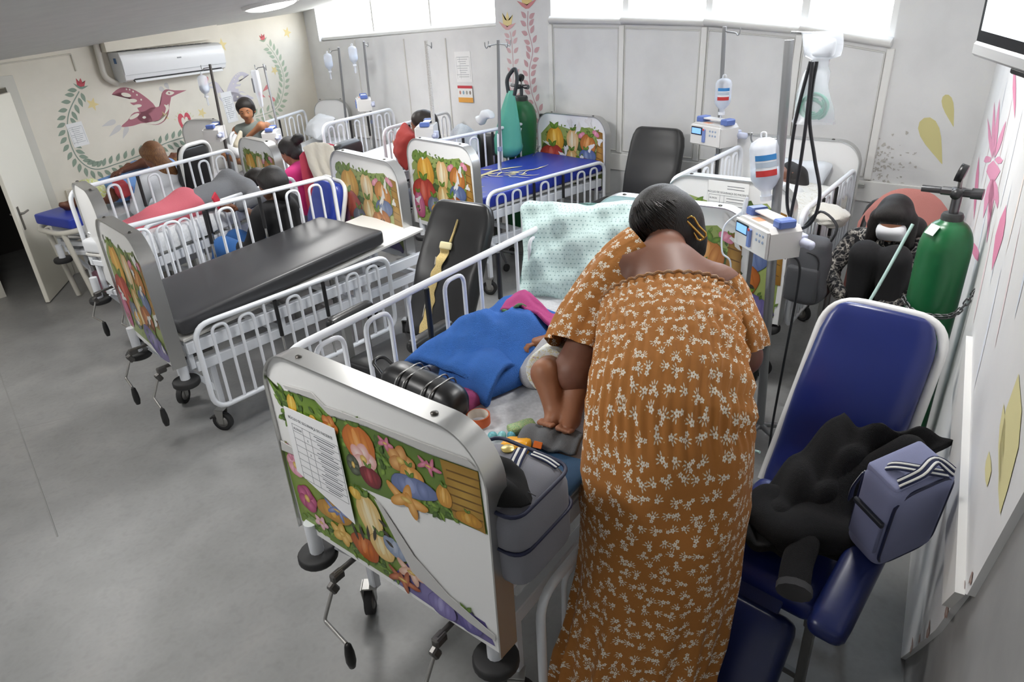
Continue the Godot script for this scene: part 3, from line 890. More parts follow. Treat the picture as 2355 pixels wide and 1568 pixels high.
func end_board(called: String, w: float, hb: float, ht: float, r: float, parent: Node3D, t: Transform3D, depth := 0.075) -> MeshInstance3D:
	# white laminate panel in a broad steel band that goes round the sides and top
	var p := part(called, M.new().prism(board_outline(w, hb, ht, r, 0.004), -0.02, 0.02), mt("efefee", 0.35), parent, t)
	var o := board_outline(w, hb, ht, r)
	var i := board_outline(w, hb, ht, r, 0.006)
	var m := M.new()
	var n := o.size()
	# band: from the right foot over the top to the left foot
	var st := m.idx.size()
	var ids := []
	for k in range(1, n + 1):
		var a := o[k % n]; var b := i[k % n]
		ids.append([m.add(Vector3(a.x, a.y, depth * 0.42)), m.add(Vector3(a.x, a.y, -depth * 0.58)), m.add(Vector3(b.x, b.y, -depth * 0.58)), m.add(Vector3(b.x, b.y, depth * 0.42)), m.add(Vector3(a.x, a.y, depth * 0.42)), m.add(Vector3(a.x, a.y, -depth * 0.58)), m.add(Vector3(b.x, b.y, -depth * 0.58)), m.add(Vector3(b.x, b.y, depth * 0.42))])
	for k in ids.size() - 1:
		var a: Array = ids[k]; var b: Array = ids[k + 1]
		m.quad(a[0], a[1], b[1], b[0]); m.quad(a[5], a[6], b[6], b[5]); m.quad(a[2], a[3], b[3], b[2]); m.quad(a[7], a[4], b[4], b[7])
	m.fix(st)
	part("steel_band", m, steel, p)
	for x in [-0.3, 0.3]:
		part("bolt", M.new().lathe([Vector2(0.011, 0.0), Vector2(0.011, 0.003), Vector2(0.004, 0.006), Vector2(0.0, 0.006)], 10, Transform3D(Basis(), Vector3(x * w, ht, 0.0))), mt("55524e", 0.4, 0.8), p)
	return p

func caster(parent: Node3D, at: Vector3, yaw: float, r := 0.062) -> void:
	var t := Transform3D(Basis(Vector3.UP, yaw), at)
	var c := part("caster", M.new().lathe([Vector2(r * 0.8, -0.012), Vector2(r, -0.016), Vector2(r, 0.016), Vector2(r * 0.8, 0.012)], 22, Transform3D(Basis(Vector3.RIGHT, PI / 2), Vector3(0, r, 0.03))), rubber, parent, t)
	part("hub", M.new().lathe([Vector2(0.0, -0.018), Vector2(r * 0.62, -0.016), Vector2(r * 0.62, 0.016), Vector2(0.0, 0.018)], 18, Transform3D(Basis(Vector3.RIGHT, PI / 2), Vector3(0, r, 0.03))), mt("8d8b88", 0.45, 0.5), c)
	var f := M.new()
	for s in [-1, 1]: f.prism(pv([Vector2(-0.014, -0.01), Vector2(0.014, -0.01), Vector2(0.03, r * 1.35), Vector2(-0.03, r * 1.35)]), 0.03 + s * 0.024 - 0.002, 0.03 + s * 0.024 + 0.002, Transform3D(Basis(), Vector3(0, r, 0)))
	f.box(Vector3(0, r * 2.35, 0.02), Vector3(0.06, 0.008, 0.06), 0.002)
	f.lathe([Vector2(0.014, 0.0), Vector2(0.014, 0.05)], 12, Transform3D(Basis(), Vector3(0, r * 2.35, 0)))
	part("fork", f, mt("a9a8a5", 0.35, 0.8), c)
	part("brake_pedal", M.new().box(Vector3(-0.05, r * 1.5, 0.03), Vector3(0.06, 0.012, 0.035), 0.004, Basis(Vector3(0, 0, 1), 0.5)), mt("2c2b2a", 0.5), c)

func crank(parent: Node3D, at: Vector3, s: float, turn := 0.0) -> void:
	var t := Transform3D(Basis(Vector3.UP, turn), at)
	var j := M.new().box(Vector3(0, -0.01, 0.05), Vector3(0.03, 0.035, 0.05), 0.006).box(Vector3(0, -0.045, 0.075), Vector3(0.024, 0.05, 0.03), 0.006, Basis(Vector3.RIGHT, 0.4)).tube([Vector3(0, 0.0, -0.25), Vector3(0, 0, 0.06)], 0.01, 8)
	var c := part("crank", j, mt("6b6967", 0.4, 0.8), parent, t)
	part("crank_rod", M.new().tube(bent([Vector3(0, -0.05, 0.08), Vector3(-0.01 * s, -0.155, 0.13), Vector3(0.12 * s, -0.165, 0.15)], 0.012), 0.0065, 8), mt("b2b0ad", 0.3, 0.9), c)
	part("crank_handle", M.new().lathe([Vector2(0.0, 0.0), Vector2(0.012, 0.002), Vector2(0.018, 0.03), Vector2(0.017, 0.07), Vector2(0.012, 0.105), Vector2(0.0, 0.115)], 12, Transform3D(Basis(), Vector3(0.125 * s, -0.275, 0.15))), mt("1c1c1c", 0.4), c)

func side_rail(parent: Node3D, x: float, z0: float, z1: float, ht: float, hb: float) -> void:
	# rounded tube frame with doubled loops, plain bars and two gas struts
	var r := part("side_rail", M.new().tube(bent([Vector3(x, hb, z0), Vector3(x, ht, z0), Vector3(x, ht, z1), Vector3(x, hb, z1)], 0.1, 6, true), 0.0155, 10, true), enamel, parent)
	var L := z1 - z0
	for f in [[0.07, 0.135], [0.19, 0.255], [0.42, 0.485], [0.745, 0.81], [0.865, 0.93]]:
		var a: float = z0 + L * f[0]; var b: float = z0 + L * f[1]
		part("rail_loop", M.new().tube(bent([Vector3(x, hb + 0.012, a), Vector3(x, ht - 0.035, a), Vector3(x, ht - 0.035, b), Vector3(x, hb + 0.012, b)], 0.05, 6), 0.0095, 8), enamel, r)
	for f in [0.31, 0.545, 0.69]:
		part("rail_bar", M.new().tube([Vector3(x, hb + 0.005, z0 + L * f), Vector3(x, ht - 0.005, z0 + L * f)], 0.009, 8), enamel, r)
	for f in [0.365, 0.615]:
		var z: float = z0 + L * f
		part("gas_strut", M.new().tube([Vector3(x, ht - 0.02, z), Vector3(x, lerpf(ht, hb, 0.48), z)], 0.0125, 8), mt("1f1f20", 0.45), r)
		part("strut_rod", M.new().tube([Vector3(x, lerpf(ht, hb, 0.48), z), Vector3(x, hb - 0.02, z)], 0.008, 8), mt("c9c8c5", 0.25, 0.9), r)

func fruit(put, c: Vector2, rx: float, ry: float, rot: float, a: String, b: String) -> void:
	# a ribbed fruit with two leaves, as printed
	var pale := Color(a).lerp(Color.WHITE, 0.25).to_html(false); var deep := Color(b).darkened(0.25).to_html(false)
	put.call(ell(c, rx * 1.03, ry * 1.03, rot, 22, 0.04, c.x * 9.0), deep, deep)
	put.call(ell(c, rx, ry, rot, 22, 0.04, c.x * 9.0), a, b)
	for k in [-1, 1]: put.call(ell(c + Vector2(k * rx * 0.42, 0).rotated(rot), rx * 0.25, ry * 0.86, rot, 14), a, b)
	put.call(ell(c + Vector2(-rx * 0.1, ry * 0.1).rotated(rot), rx * 0.2, ry * 0.7, rot, 14), pale, a)
	for k in [0.8, 2.2]: put.call(leaf(c + Vector2(0, ry * 0.85).rotated(rot), minf(rx, ry) * 0.8, minf(rx, ry) * 0.2, k + rot, 5), "7fa03c", "4d6c2a")

func meadow(m: M, w: float, hb: float, ht: float, seed_: int, wear: float, dim := 1.0) -> void:
	# the sticker on a cot's end: a plain meadow of bushes, fruit and flowers in the print's colours
	var rng := RandomNumberGenerator.new()
	rng.seed = seed_
	var H := ht - hb
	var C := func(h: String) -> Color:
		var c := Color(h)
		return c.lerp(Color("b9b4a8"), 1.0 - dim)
	var P := func(u: float, v: float) -> Vector2: return Vector2((u - 0.5) * w, hb + v * H)
	var lift := [0.0206]
	var put := func(poly: Array, a: String, b: String) -> void:
		lift[0] += 0.00002
		disc(m, Vector3(0, 0, lift[0]), poly, C.call(a), C.call(b))
	put.call([P.call(0.05, 0.05), P.call(0.95, 0.05), P.call(0.95, 0.72), P.call(0.8, 0.86), P.call(0.5, 0.80), P.call(0.2, 0.86), P.call(0.05, 0.7)], "a3ad6a", "93a35c")
	for k in 20:
		var u := rng.randf_range(0.1, 0.9); var v := rng.randf_range(0.45, 0.8)
		put.call(ell(P.call(u, v), rng.randf_range(0.05, 0.1) * w, rng.randf_range(0.05, 0.08) * H, 0.0, 14, 0.12, k), ["6c8440", "7f9a48", "566f38", "93ab58"][k % 4], ["4d6330", "64803c", "43562c", "7a9448"][k % 4])
	for k in 50:
		put.call(leaf(P.call(rng.randf_range(0.08, 0.92), rng.randf_range(0.62, 0.85)), 0.035 * w, 0.009 * w, rng.randf() * TAU, 4), ["88a34e", "58703a", "9bb35c"][k % 3], ["5f7c38", "3f5228", "77913f"][k % 3])
	# tree trunk at the right
	put.call([P.call(0.86, 0.3), P.call(0.97, 0.3), P.call(0.95, 0.8), P.call(0.88, 0.82)], "b98d3e", "8c6428")
	for k in 5: put.call([P.call(0.87, 0.38 + k * 0.08), P.call(0.95, 0.36 + k * 0.08), P.call(0.95, 0.367 + k * 0.08), P.call(0.87, 0.392 + k * 0.08)], "6e4c20", "6e4c20")
	# gold pear-shaped bush, cream bush, orange one, red cloth, grey pot, purple hill
	fruit(put, P.call(0.27, 0.64), 0.13 * w, 0.17 * H, 0.1, "f0c053", "cf9330")
	fruit(put, P.call(0.22, 0.40), 0.19 * w, 0.16 * H, 0.0, "d4604a", "a83c34")
	fruit(put, P.call(0.53, 0.64), 0.085 * w, 0.17 * H, 0.0, "f2e6c4", "dcb070")
	fruit(put, P.call(0.53, 0.34), 0.09 * w, 0.2 * H, 0.1, "eedfae", "c79a52")
	fruit(put, P.call(0.66, 0.74), 0.05 * w, 0.035 * H, 0.5, "e79ab0", "cf7d94")
	fruit(put, P.call(0.86, 0.78), 0.05 * w, 0.035 * H, -0.5, "e79ab0", "cf7d94")
	fruit(put, P.call(0.75, 0.63), 0.11 * w, 0.12 * H, -0.3, "dc9a52", "b06a2c")
	fruit(put, P.call(0.74, 0.46), 0.12 * w, 0.1 * H, 0.2, "7486ac", "556690")
	fruit(put, P.call(0.68, 0.30), 0.13 * w, 0.13 * H, 0.4, "cf7f3c", "9d5524")
	fruit(put, P.call(0.36, 0.26), 0.1 * w, 0.12 * H, 0.0, "8f96a6", "666c80")
	fruit(put, P.call(0.40, 0.24), 0.09 * w, 0.06 * H, 0.3, "f0c860", "d8a040")
	fruit(put, P.call(0.12, 0.24), 0.08 * w, 0.16 * H, 0.1, "d884a0", "b4587c")
	fruit(put, P.call(0.70, 0.12), 0.24 * w, 0.1 * H, -0.2, "8d84b4", "665c90")
	for k in 5: put.call(leaf(P.call(0.62 + 0.04 * k, 0.24 + 0.03 * (k % 2)), 0.06 * w, 0.014 * w, 0.5 + k * 0.5, 5), "4a4038", "37302a")
	for k in 24:
		put.call(leaf(P.call(rng.randf_range(0.05, 0.95), rng.randf_range(0.06, 0.2)), 0.045 * w, 0.01 * w, rng.randf_range(0.6, 2.5), 4), ["7f9a48", "5d7838"][k % 2], ["5a7634", "425828"][k % 2])
	# worn patches where the laminate shows
	for k in int(wear * 30.0):
		var u := rng.randf_range(0.05, 0.95); var v := rng.randf_range(0.05, 0.95)
		put.call(ell(P.call(u, v), rng.randf_range(0.01, 0.06) * w, rng.randf_range(0.01, 0.07) * H, rng.randf() * 3.0, 11, 0.35, rng.randf() * 6.0), "e9e8e6", "e4e2df")

func bed(label: String, foot: Vector2, head: Vector2, w: float, o := {}) -> Node3D:
	var d := head - foot
	var L := d.length()
	var yaw := atan2(-d.x, -d.y)
	var b := thing("hospital_cot", label, "hospital bed", Vector3(foot.x, 0, foot.y), yaw, "hospital cots of the ward")
	var ht: float = o.get("ht", 1.27); var hb: float = o.get("hb", 0.54)
	var hh: float = o.get("hh", 1.27)
	var m0: float = o.get("m0", 0.84); var m1: float = o.get("m1", 0.88)
	var fb: MeshInstance3D
	if o.get("footboard", true): fb = end_board("footboard", w, hb, ht, 0.16, b, Transform3D(Basis(Vector3.UP, o.get("fyaw", 0.0)), Vector3(0, 0, -0.02)))
	var art: int = o.get("art", 1)
	if art > 0:
		var m := M.new()
		meadow(m, w, hb, ht, art, o.get("wear", 0.3))
		part("printed_sticker", m, vcol(0.3), fb)
	elif art < 0: torn_sticker(fb, w, hb, ht)
	if o.get("headboard", true):
		var hd := end_board("headboard", w * o.get("hw", 1.0), 0.6, hh, 0.16, b, Transform3D(Basis(Vector3.UP, o.get("hyaw", 0.0)), Vector3(o.get("hx", 0.0), 0, -L + 0.02)))
		if o.get("hart", 0) > 0:
			var m := M.new()
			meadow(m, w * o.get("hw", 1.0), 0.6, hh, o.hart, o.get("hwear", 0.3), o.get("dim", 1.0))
			part("printed_sticker", m, vcol(0.3), hd)
	# corner posts with black bumper wheels
	for x in [-1, 1]:
		for z in [-0.02, -L + 0.02]:
			var p := part("corner_post", M.new().tube([Vector3(0, hb + 0.05, 0), Vector3(0, 0.40, 0)], 0.026, 12), enamel, b, Transform3D(Basis(), Vector3(x * (w * 0.5 - 0.07), 0, z)))
			part("bumper", M.new().lathe([Vector2(0.03, 0.395), Vector2(0.066, 0.395), Vector2(0.073, 0.405), Vector2(0.073, 0.425), Vector2(0.066, 0.435), Vector2(0.03, 0.435)], 22), rubber, p)
	# chassis
	var f := M.new()
	var base := minf(m0, m1) - 0.16
	for x in [-1, 1]:
		f.box(Vector3(x * (w * 0.5 - 0.05), base, -L * 0.5), Vector3(0.04, 0.07, L - 0.12), 0.004)
		f.box(Vector3(x * (w * 0.5 - 0.09), 0.47, -L * 0.5), Vector3(0.04, 0.06, L - 0.2), 0.004)
	for z in [-0.08, -L * 0.35, -L * 0.65, -L + 0.08]:
		f.box(Vector3(0, base - 0.012, z), Vector3(w - 0.11, 0.04, 0.04), 0.004)
		f.box(Vector3(0, 0.468, z), Vector3(w - 0.2, 0.04, 0.04), 0.004)
		for x in [-1, 1]: f.box(Vector3(x * (w * 0.5 - 0.08), (base + 0.47) * 0.5, z), Vector3(0.025, base - 0.47, 0.03), 0.003)
	part("chassis", f, enamel, b)
	var pl := M.new().box(Vector3(0, 0, 0), Vector3(w - 0.06, 0.02, L - 0.1), 0.004, Basis(Vector3.RIGHT, atan2(m1 - m0, L)))
	part("platform", pl, mt("d6d4cf", 0.5), b, Transform3D(Basis(), Vector3(0, (m0 + m1) * 0.5 - 0.11, -L * 0.5)))
	for x in [-1, 1]:
		for z in [-0.20, -L + 0.20]:
			part("leg", M.new().box(Vector3(x * (w * 0.5 - 0.13), 0.3, z), Vector3(0.036, 0.34, 0.036), 0.004).box(Vector3(x * (w * 0.5 - 0.13), 0.36, z + 0.07 * signf(z + L * 0.5)), Vector3(0.02, 0.22, 0.03), 0.003, Basis(Vector3.RIGHT, 0.6 * signf(z + L * 0.5))), enamel, b)
			caster(b, Vector3(x * (w * 0.5 - 0.13), 0.0, z), 0.7 * x + z, 0.06)
	if o.get("cranks", true):
		crank(b, Vector3(-w * 0.22, hb - 0.03, 0.0), 1.0)
		crank(b, Vector3(w * 0.26, hb - 0.04, 0.0), 1.0)
	# mattress, pressed a little by use
	var th: float = o.get("mt", 0.10)
	var bend: float = o.get("kink", 0.0)
	var cut: float = o.get("short", 0.0)
	var cu := M.new().cushion(Vector3.ZERO, Vector3(w - 0.05, th, L - 0.1 - cut), 0.025, 14, Basis(), 0.006, func(p: Vector3) -> Vector3:
		var t := 0.5 - p.z / L
		var lift := lerpf(m0, m1, t) + bend * sin(clampf((t - 0.3) / 0.7, 0.0, 1.0) * PI)
		return Vector3(p.x, p.y + lift - th * 0.5, p.z + 0.004 * sin(p.x * 17.0)))
	part("mattress", cu, o.get("cover", mt("3a3a3c", 0.38)), b, Transform3D(Basis(), Vector3(0, 0, -L * 0.5 + cut * 0.5)))
	# side rails: [top, bottom] or nothing
	for s in [["left", -1], ["right", 1]]:
		if o.has(s[0]):
			var r: Array = o[s[0]]
			side_rail(b, s[1] * (w * 0.5 + 0.012), -0.1 - r[2] if r.size() > 2 else -0.1, -L + 0.08 + (cut if s[1] > 0 else cut * 0.45), r[0], r[1])
	return b

func torn_sticker(fb: Node3D, w: float, hb: float, ht: float) -> void:
	# the near cot's print: torn in long bands, the white laminate showing between them
	var H := ht - hb
	var m := M.new()
	var box := [0.0208]
	var P := func(u: float, v: float) -> Vector2: return Vector2((u - 0.5) * w * 0.985, hb + 0.01 + v * (H - 0.02))
	var Q := func(a: Array) -> Array:
		var r := []
		for q in a: r.append(P.call(q[0], q[1]))
		return r
	var put := func(poly: Array, a: String, b: String) -> void:
		box[0] += 0.000007
		disc(m, Vector3(0, 0, box[0]), poly, a, b)
	var rng := RandomNumberGenerator.new()
	rng.seed = 77
	# upper band of foliage
	put.call(Q.call([[0.0, 0.86], [0.05, 0.81], [0.13, 0.83], [0.28, 0.85], [0.34, 0.80], [0.36, 0.6], [0.2, 0.62], [0.05, 0.74]]), "7d9c3c", "6a8a34")
	put.call(Q.call([[0.34, 0.80], [0.52, 0.835], [0.78, 0.845], [0.97, 0.87], [0.985, 0.60], [0.87, 0.585], [0.67, 0.525], [0.43, 0.487], [0.30, 0.45], [0.28, 0.62]]), "6f8c3a", "5d7832")
	# lower band
	put.call(Q.call([[0.0, 0.46], [0.1, 0.48], [0.2, 0.44], [0.2, 0.03], [0.01, 0.03]]), "8fa045", "76923a")
	put.call(Q.call([[0.18, 0.44], [0.43, 0.487], [0.50, 0.475], [0.64, 0.165], [0.60, 0.02], [0.18, 0.02]]), "86a044", "6f8a38")
	put.call(Q.call([[0.5, 0.02], [0.62, 0.2], [0.70, 0.134], [0.943, 0.119], [0.976, 0.015], [0.8, 0.002]]), "8e86b8", "6d639c")
	for k in 300:
		var up := k % 120 < 84
		var c: Vector2 = P.call(rng.randf_range(0.04, 0.6), rng.randf_range(0.64, 0.82)) if k % 120 < 50 else (P.call(rng.randf_range(0.62, 0.88), rng.randf_range(0.55, 0.62) + 0.03) if up else P.call(rng.randf_range(0.05, 0.56), rng.randf_range(0.05, 0.12)))
		put.call(leaf(c, 0.034, 0.009, rng.randf() * TAU, 4), ["82a442", "5f8032", "97b850"][k % 3], ["547430", "3c5622", "6d8c3a"][k % 3])
	# trunk at the right with its bark lines
	put.call(Q.call([[0.83, 0.85], [0.97, 0.87], [0.98, 0.60], [0.86, 0.60]]), "c09a46", "a17b30")
	for k in 6: put.call(Q.call([[0.85, 0.63 + k * 0.036], [0.975, 0.65 + k * 0.036], [0.975, 0.657 + k * 0.036], [0.85, 0.638 + k * 0.036]]), "6a4a1c", "7d5a24")
	# round shapes in the print's colours: yellow buds, orange gourds, cream mushrooms, a blue cloth, pink petals
	for q in [[0.13, 0.77, 0.025, 0.05, "efd05a", "d8aa38"], [0.24, 0.72, 0.025, 0.045, "efd05a", "d8aa38"], [0.33, 0.75, 0.04, 0.05, "e08a38", "b8601c"],
		[0.47, 0.72, 0.075, 0.10, "e79a48", "c26a22"], [0.48, 0.66, 0.06, 0.07, "f4d8d0", "dca09a"], [0.50, 0.58, 0.05, 0.05, "9c3038", "6e2028"], [0.42, 0.60, 0.03, 0.06, "44503a", "363c28"],
		[0.66, 0.75, 0.06, 0.06, "e2a450", "b87630"], [0.70, 0.70, 0.05, 0.045, "f0bc68", "cf8f40"], [0.60, 0.80, 0.035, 0.02, "dd7f9a", "c05c7e"], [0.78, 0.79, 0.05, 0.018, "dd7f9a", "c05c7e"],
		[0.70, 0.645, 0.10, 0.05, "8a97c4", "66749f"], [0.66, 0.56, 0.09, 0.045, "edb050", "cd8a30"], [0.83, 0.68, 0.03, 0.05, "eab75a", "c48a34"], [0.92, 0.63, 0.05, 0.03, "d9a53f", "b9832c"],
		[0.06, 0.40, 0.045, 0.07, "f2b6c4", "d78aa2"], [0.04, 0.47, 0.015, 0.05, "f0a8ba", "c9748f"], [0.09, 0.22, 0.055, 0.08, "c8467e", "9c2c60"], [0.15, 0.11, 0.04, 0.03, "f0c4cc", "dba0b0"],
		[0.25, 0.24, 0.1, 0.06, "dca544", "b07f2c"], [0.27, 0.26, 0.07, 0.025, "7f90c8", "5b6ca4"], [0.27, 0.12, 0.06, 0.05, "ecc45c", "d09c38"], [0.40, 0.13, 0.07, 0.07, "d87a34", "ac5218"],
		[0.46, 0.34, 0.06, 0.12, "f4e4b8", "e0bc70"], [0.50, 0.20, 0.06, 0.07, "efe0b0", "dcb568"], [0.57, 0.24, 0.06, 0.05, "a8b4c8", "8594b0"], [0.63, 0.15, 0.07, 0.04, "f0ccb4", "d8a48c"],
		[0.40, 0.44, 0.03, 0.03, "f0cc60", "d8ac40"], [0.58, 0.07, 0.08, 0.03, "c25c28", "96401a"], [0.76, 0.06, 0.06, 0.06, "9a92c8", "756ba6"], [0.88, 0.07, 0.05, 0.06, "8178b2", "5d5590"]]:
		var c: Vector2 = P.call(q[0], q[1])
		var rot := 0.2 * sin(q[0] * 30.0)
		var rx: float = q[2] * w; var ry: float = q[3] * H
		var pale := Color(q[4]).lerp(Color.WHITE, 0.25).to_html(false)
		if int(q[0] * 100.0) % 3 == 0:
			# a blossom of five petals
			for k in 5: put.call(ell(c + Vector2.from_angle(rot + TAU * k / 5.0) * Vector2(rx, ry) * 0.5, rx * 0.55, ry * 0.55, TAU * k / 5.0, 16, 0.04, k), pale, q[5])
			put.call(ell(c, rx * 0.28, ry * 0.28, 0.0, 12), "f2dc8c", "c99a3c")
		else:
			fruit(put, c, rx, ry, rot, q[4], q[5])
	for k in 4: put.call(leaf(P.call(0.37 + 0.03 * k, 0.15 + 0.02 * k), 0.07, 0.008, 1.9 - 0.2 * k, 5), "33302a", "40382c")
	for k in 3: put.call(leaf(P.call(0.54 + 0.01 * k, 0.34 - 0.05 * k), 0.04, 0.008, 2.7, 5), "33302a", "40382c")
	part("printed_sticker", m, vcol(0.3), fb)
	# grey undersides of the torn print, curling off the board
	var curl := mt("c9c8c6", 0.7)
	for c in [[[0.12, 0.845], [0.28, 0.86], [0.34, 0.815], [0.52, 0.85], [0.78, 0.86], [0.97, 0.885], [0.94, 0.91], [0.7, 0.885], [0.42, 0.86], [0.33, 0.85], [0.27, 0.89], [0.11, 0.86]],
		[[0.505, 0.475], [0.64, 0.165], [0.70, 0.135], [0.88, 0.075], [0.985, 0.06], [0.985, 0.09], [0.8, 0.16], [0.66, 0.27], [0.54, 0.45]],
		[[-0.0, 0.458], [0.075, 0.47], [0.09, 0.51], [0.005, 0.515]]]:
		var poly := pv(Q.call(c[0] if c[0][0] is Array else c))
		part("torn_paper", M.new().prism(poly, 0.0255, 0.0275), curl, fb)
	# patient form taped to the board
	var pa := part("patient_form", M.new().prism(pv(Q.call([[0.086, 0.744], [0.363, 0.758], [0.375, 0.251], [0.075, 0.38]])), 0.0285, 0.0295), mt("f4f4f6", 0.6), fb)
	var ink := mt("55585e", 0.8)
	var o: Vector2 = P.call(0.222, 0.735)
	lettering(pa, "NÚCLEO DE SEGURANÇA DO PACIENTE", Vector3(o.x, o.y - 0.028, 0.0297), 0.0098, ink)
	var g := M.new()
	var X := func(u: float) -> float: return lerpf(-0.385, -0.13, u) * w
	for r in 9:
		var y: float = o.y - 0.05 - r * 0.028
		g.box(Vector3((X.call(0.02) + X.call(0.98)) * 0.5, y, 0.0297), Vector3(X.call(0.98) - X.call(0.02), 0.0012, 0.0004), 0.0)
	for u in [0.02, 0.24, 0.40, 0.98]: g.box(Vector3(X.call(u), o.y - 0.162, 0.0297), Vector3(0.0012, 0.224, 0.0004), 0.0)
	for r in 8:
		for k in 2: g.box(Vector3(X.call(0.70), o.y - 0.058 - r * 0.028 - k * 0.009, 0.0297), Vector3((0.5 - 0.1 * ((r + k) % 3)) * 0.22 * w, 0.0028, 0.0004), 0.0)
	part("form_table", g, ink, pa)
	lettering(pa, "ALERGIA", Vector3(X.call(0.13), o.y - 0.066, 0.0297), 0.0085, ink)
	lettering(pa, "X", Vector3(X.call(0.32), o.y - 0.094, 0.0297), 0.0085, ink)
	lettering(pa, "X", Vector3(X.call(0.32), o.y - 0.15, 0.0297), 0.0085, ink)

func lettering(parent: Node3D, text: String, at: Vector3, size: float, mat: Material, turn := Basis()) -> MeshInstance3D:
	var t := TextMesh.new()
	t.text = text
	var f := SystemFont.new()
	f.font_names = PackedStringArray(["Droid Sans"])
	t.font = f; t.font_size = 32; t.pixel_size = size / 24.0; t.depth = 0.0006; t.curve_step = 2.0
	return part("lettering", t, mat, parent, Transform3D(turn, at))

func beds() -> void:
	steel = mt("c2c2c0", 0.28, 0.85); enamel = mt("eaedf2", 0.3); rubber = mt("2a2a2b", 0.6)
	var sheet := cloth("dfe1e4")
	bed("near hospital cot with torn printed footboard and taped patient form", Vector2(-1.443, -0.905), Vector2(-1.68, -3.08), 0.96, {"hb": 0.52, "fyaw": -0.05, "art": -1, "hart": 21, "left": [1.19, 0.66], "right": [0.60, 0.1, 0.05], "cover": tri_mat(noise_tex(21, 0.03, [[0.0, "b7b9bd"], [1.0, "cfd0d4"]]), 3.0, 0.8), "m0": 0.87, "m1": 0.88, "hw": 0.9})
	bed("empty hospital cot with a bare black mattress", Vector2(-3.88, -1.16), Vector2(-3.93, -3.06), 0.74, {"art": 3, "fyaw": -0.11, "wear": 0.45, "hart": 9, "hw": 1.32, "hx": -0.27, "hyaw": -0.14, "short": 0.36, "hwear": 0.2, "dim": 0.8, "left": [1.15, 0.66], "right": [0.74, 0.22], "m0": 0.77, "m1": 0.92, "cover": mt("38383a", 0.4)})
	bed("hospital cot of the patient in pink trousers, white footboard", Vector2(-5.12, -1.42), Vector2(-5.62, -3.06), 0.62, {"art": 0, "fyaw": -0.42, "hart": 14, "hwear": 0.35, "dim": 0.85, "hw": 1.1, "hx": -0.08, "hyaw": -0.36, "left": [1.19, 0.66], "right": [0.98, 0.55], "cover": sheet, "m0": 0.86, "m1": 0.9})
	bed("hospital cot against the painted wall under the patient in blue", Vector2(-6.5, -1.6), Vector2(-7.46, -3.4), 0.5, {"art": 0, "footboard": false, "hh": 1.28, "hw": 1.0, "ht": 0.8, "hb": 0.5, "cover": sheet, "m0": 0.72, "m1": 0.78, "cranks": false})
	bed("hospital cot with a cracked blue mattress by the window wall", Vector2(-4.08, -3.67), Vector2(-3.93, -5.25), 0.86, {"art": 9, "hart": 12, "hwear": 0.5, "left": [1.18, 0.7], "right": [0.9, 0.45], "cover": mt("2d3fa8", 0.35), "m0": 0.86, "m1": 0.9})
	bed("hospital cot with a patient form on its green printed footboard", Vector2(-1.63, -3.62), Vector2(-1.73, -4.98), 0.76, {"art": 31, "wear": 0.0, "left": [1.2, 0.7], "right": [1.1, 0.4], "cover": sheet, "hw": 1.28, "hx": -0.08, "hb": 0.45})
	bed("hazy hospital cot with white rails behind the woman in red", Vector2(-5.7, -3.95), Vector2(-6.0, -5.25), 0.74, {"art": 0, "footboard": false, "headboard": false, "left": [1.22, 0.75], "right": [1.2, 0.75], "cover": sheet})
	bed("hospital cot in the far corner under the seated child", Vector2(-6.72, -3.55), Vector2(-7.70, -5.2), 0.66, {"art": 0, "m0": 0.76, "m1": 0.8, "ht": 0.95, "left": [1.14, 0.7], "cover": sheet, "cranks": false, "hh": 1.25, "hw": 0.7, "footboard": false})

# ---------------------------------------------------------------- wall fittings
func paper(called: String, label: String, cat: String, wall: Transform3D, at: Vector2, size: Vector2, tilt: float, lines: int, title := "") -> Node3D:
	var t := wall * Transform3D(Basis(Vector3(0, 0, 1), tilt), Vector3(at.x, at.y, 0.002))
	var o := single(called, M.new().box(Vector3.ZERO, Vector3(size.x, size.y, 0.0012), 0.0), mt("f1f1f0", 0.7), label, cat, "", t)
	var ink := mt("8d9096", 0.8)
	var g := M.new()
	for r in lines:
		var y := size.y * (0.32 - 0.72 * r / lines)
		g.box(Vector3(-0.03 * size.x * (r % 3), y, 0.001), Vector3(size.x * (0.78 - 0.14 * (r % 4)), size.y * 0.012, 0.0005), 0.0)
	for x in [-0.42, -0.2, 0.42]: g.box(Vector3(x * size.x, -0.04 * size.y, 0.001), Vector3(0.0015, size.y * 0.72, 0.0005), 0.0)
	part("print", g, ink, o)
	if title: lettering(o, title, Vector3(0, size.y * 0.42, 0.0012), size.x / title.length() * 1.1, mt("55585e", 0.8))
	return o

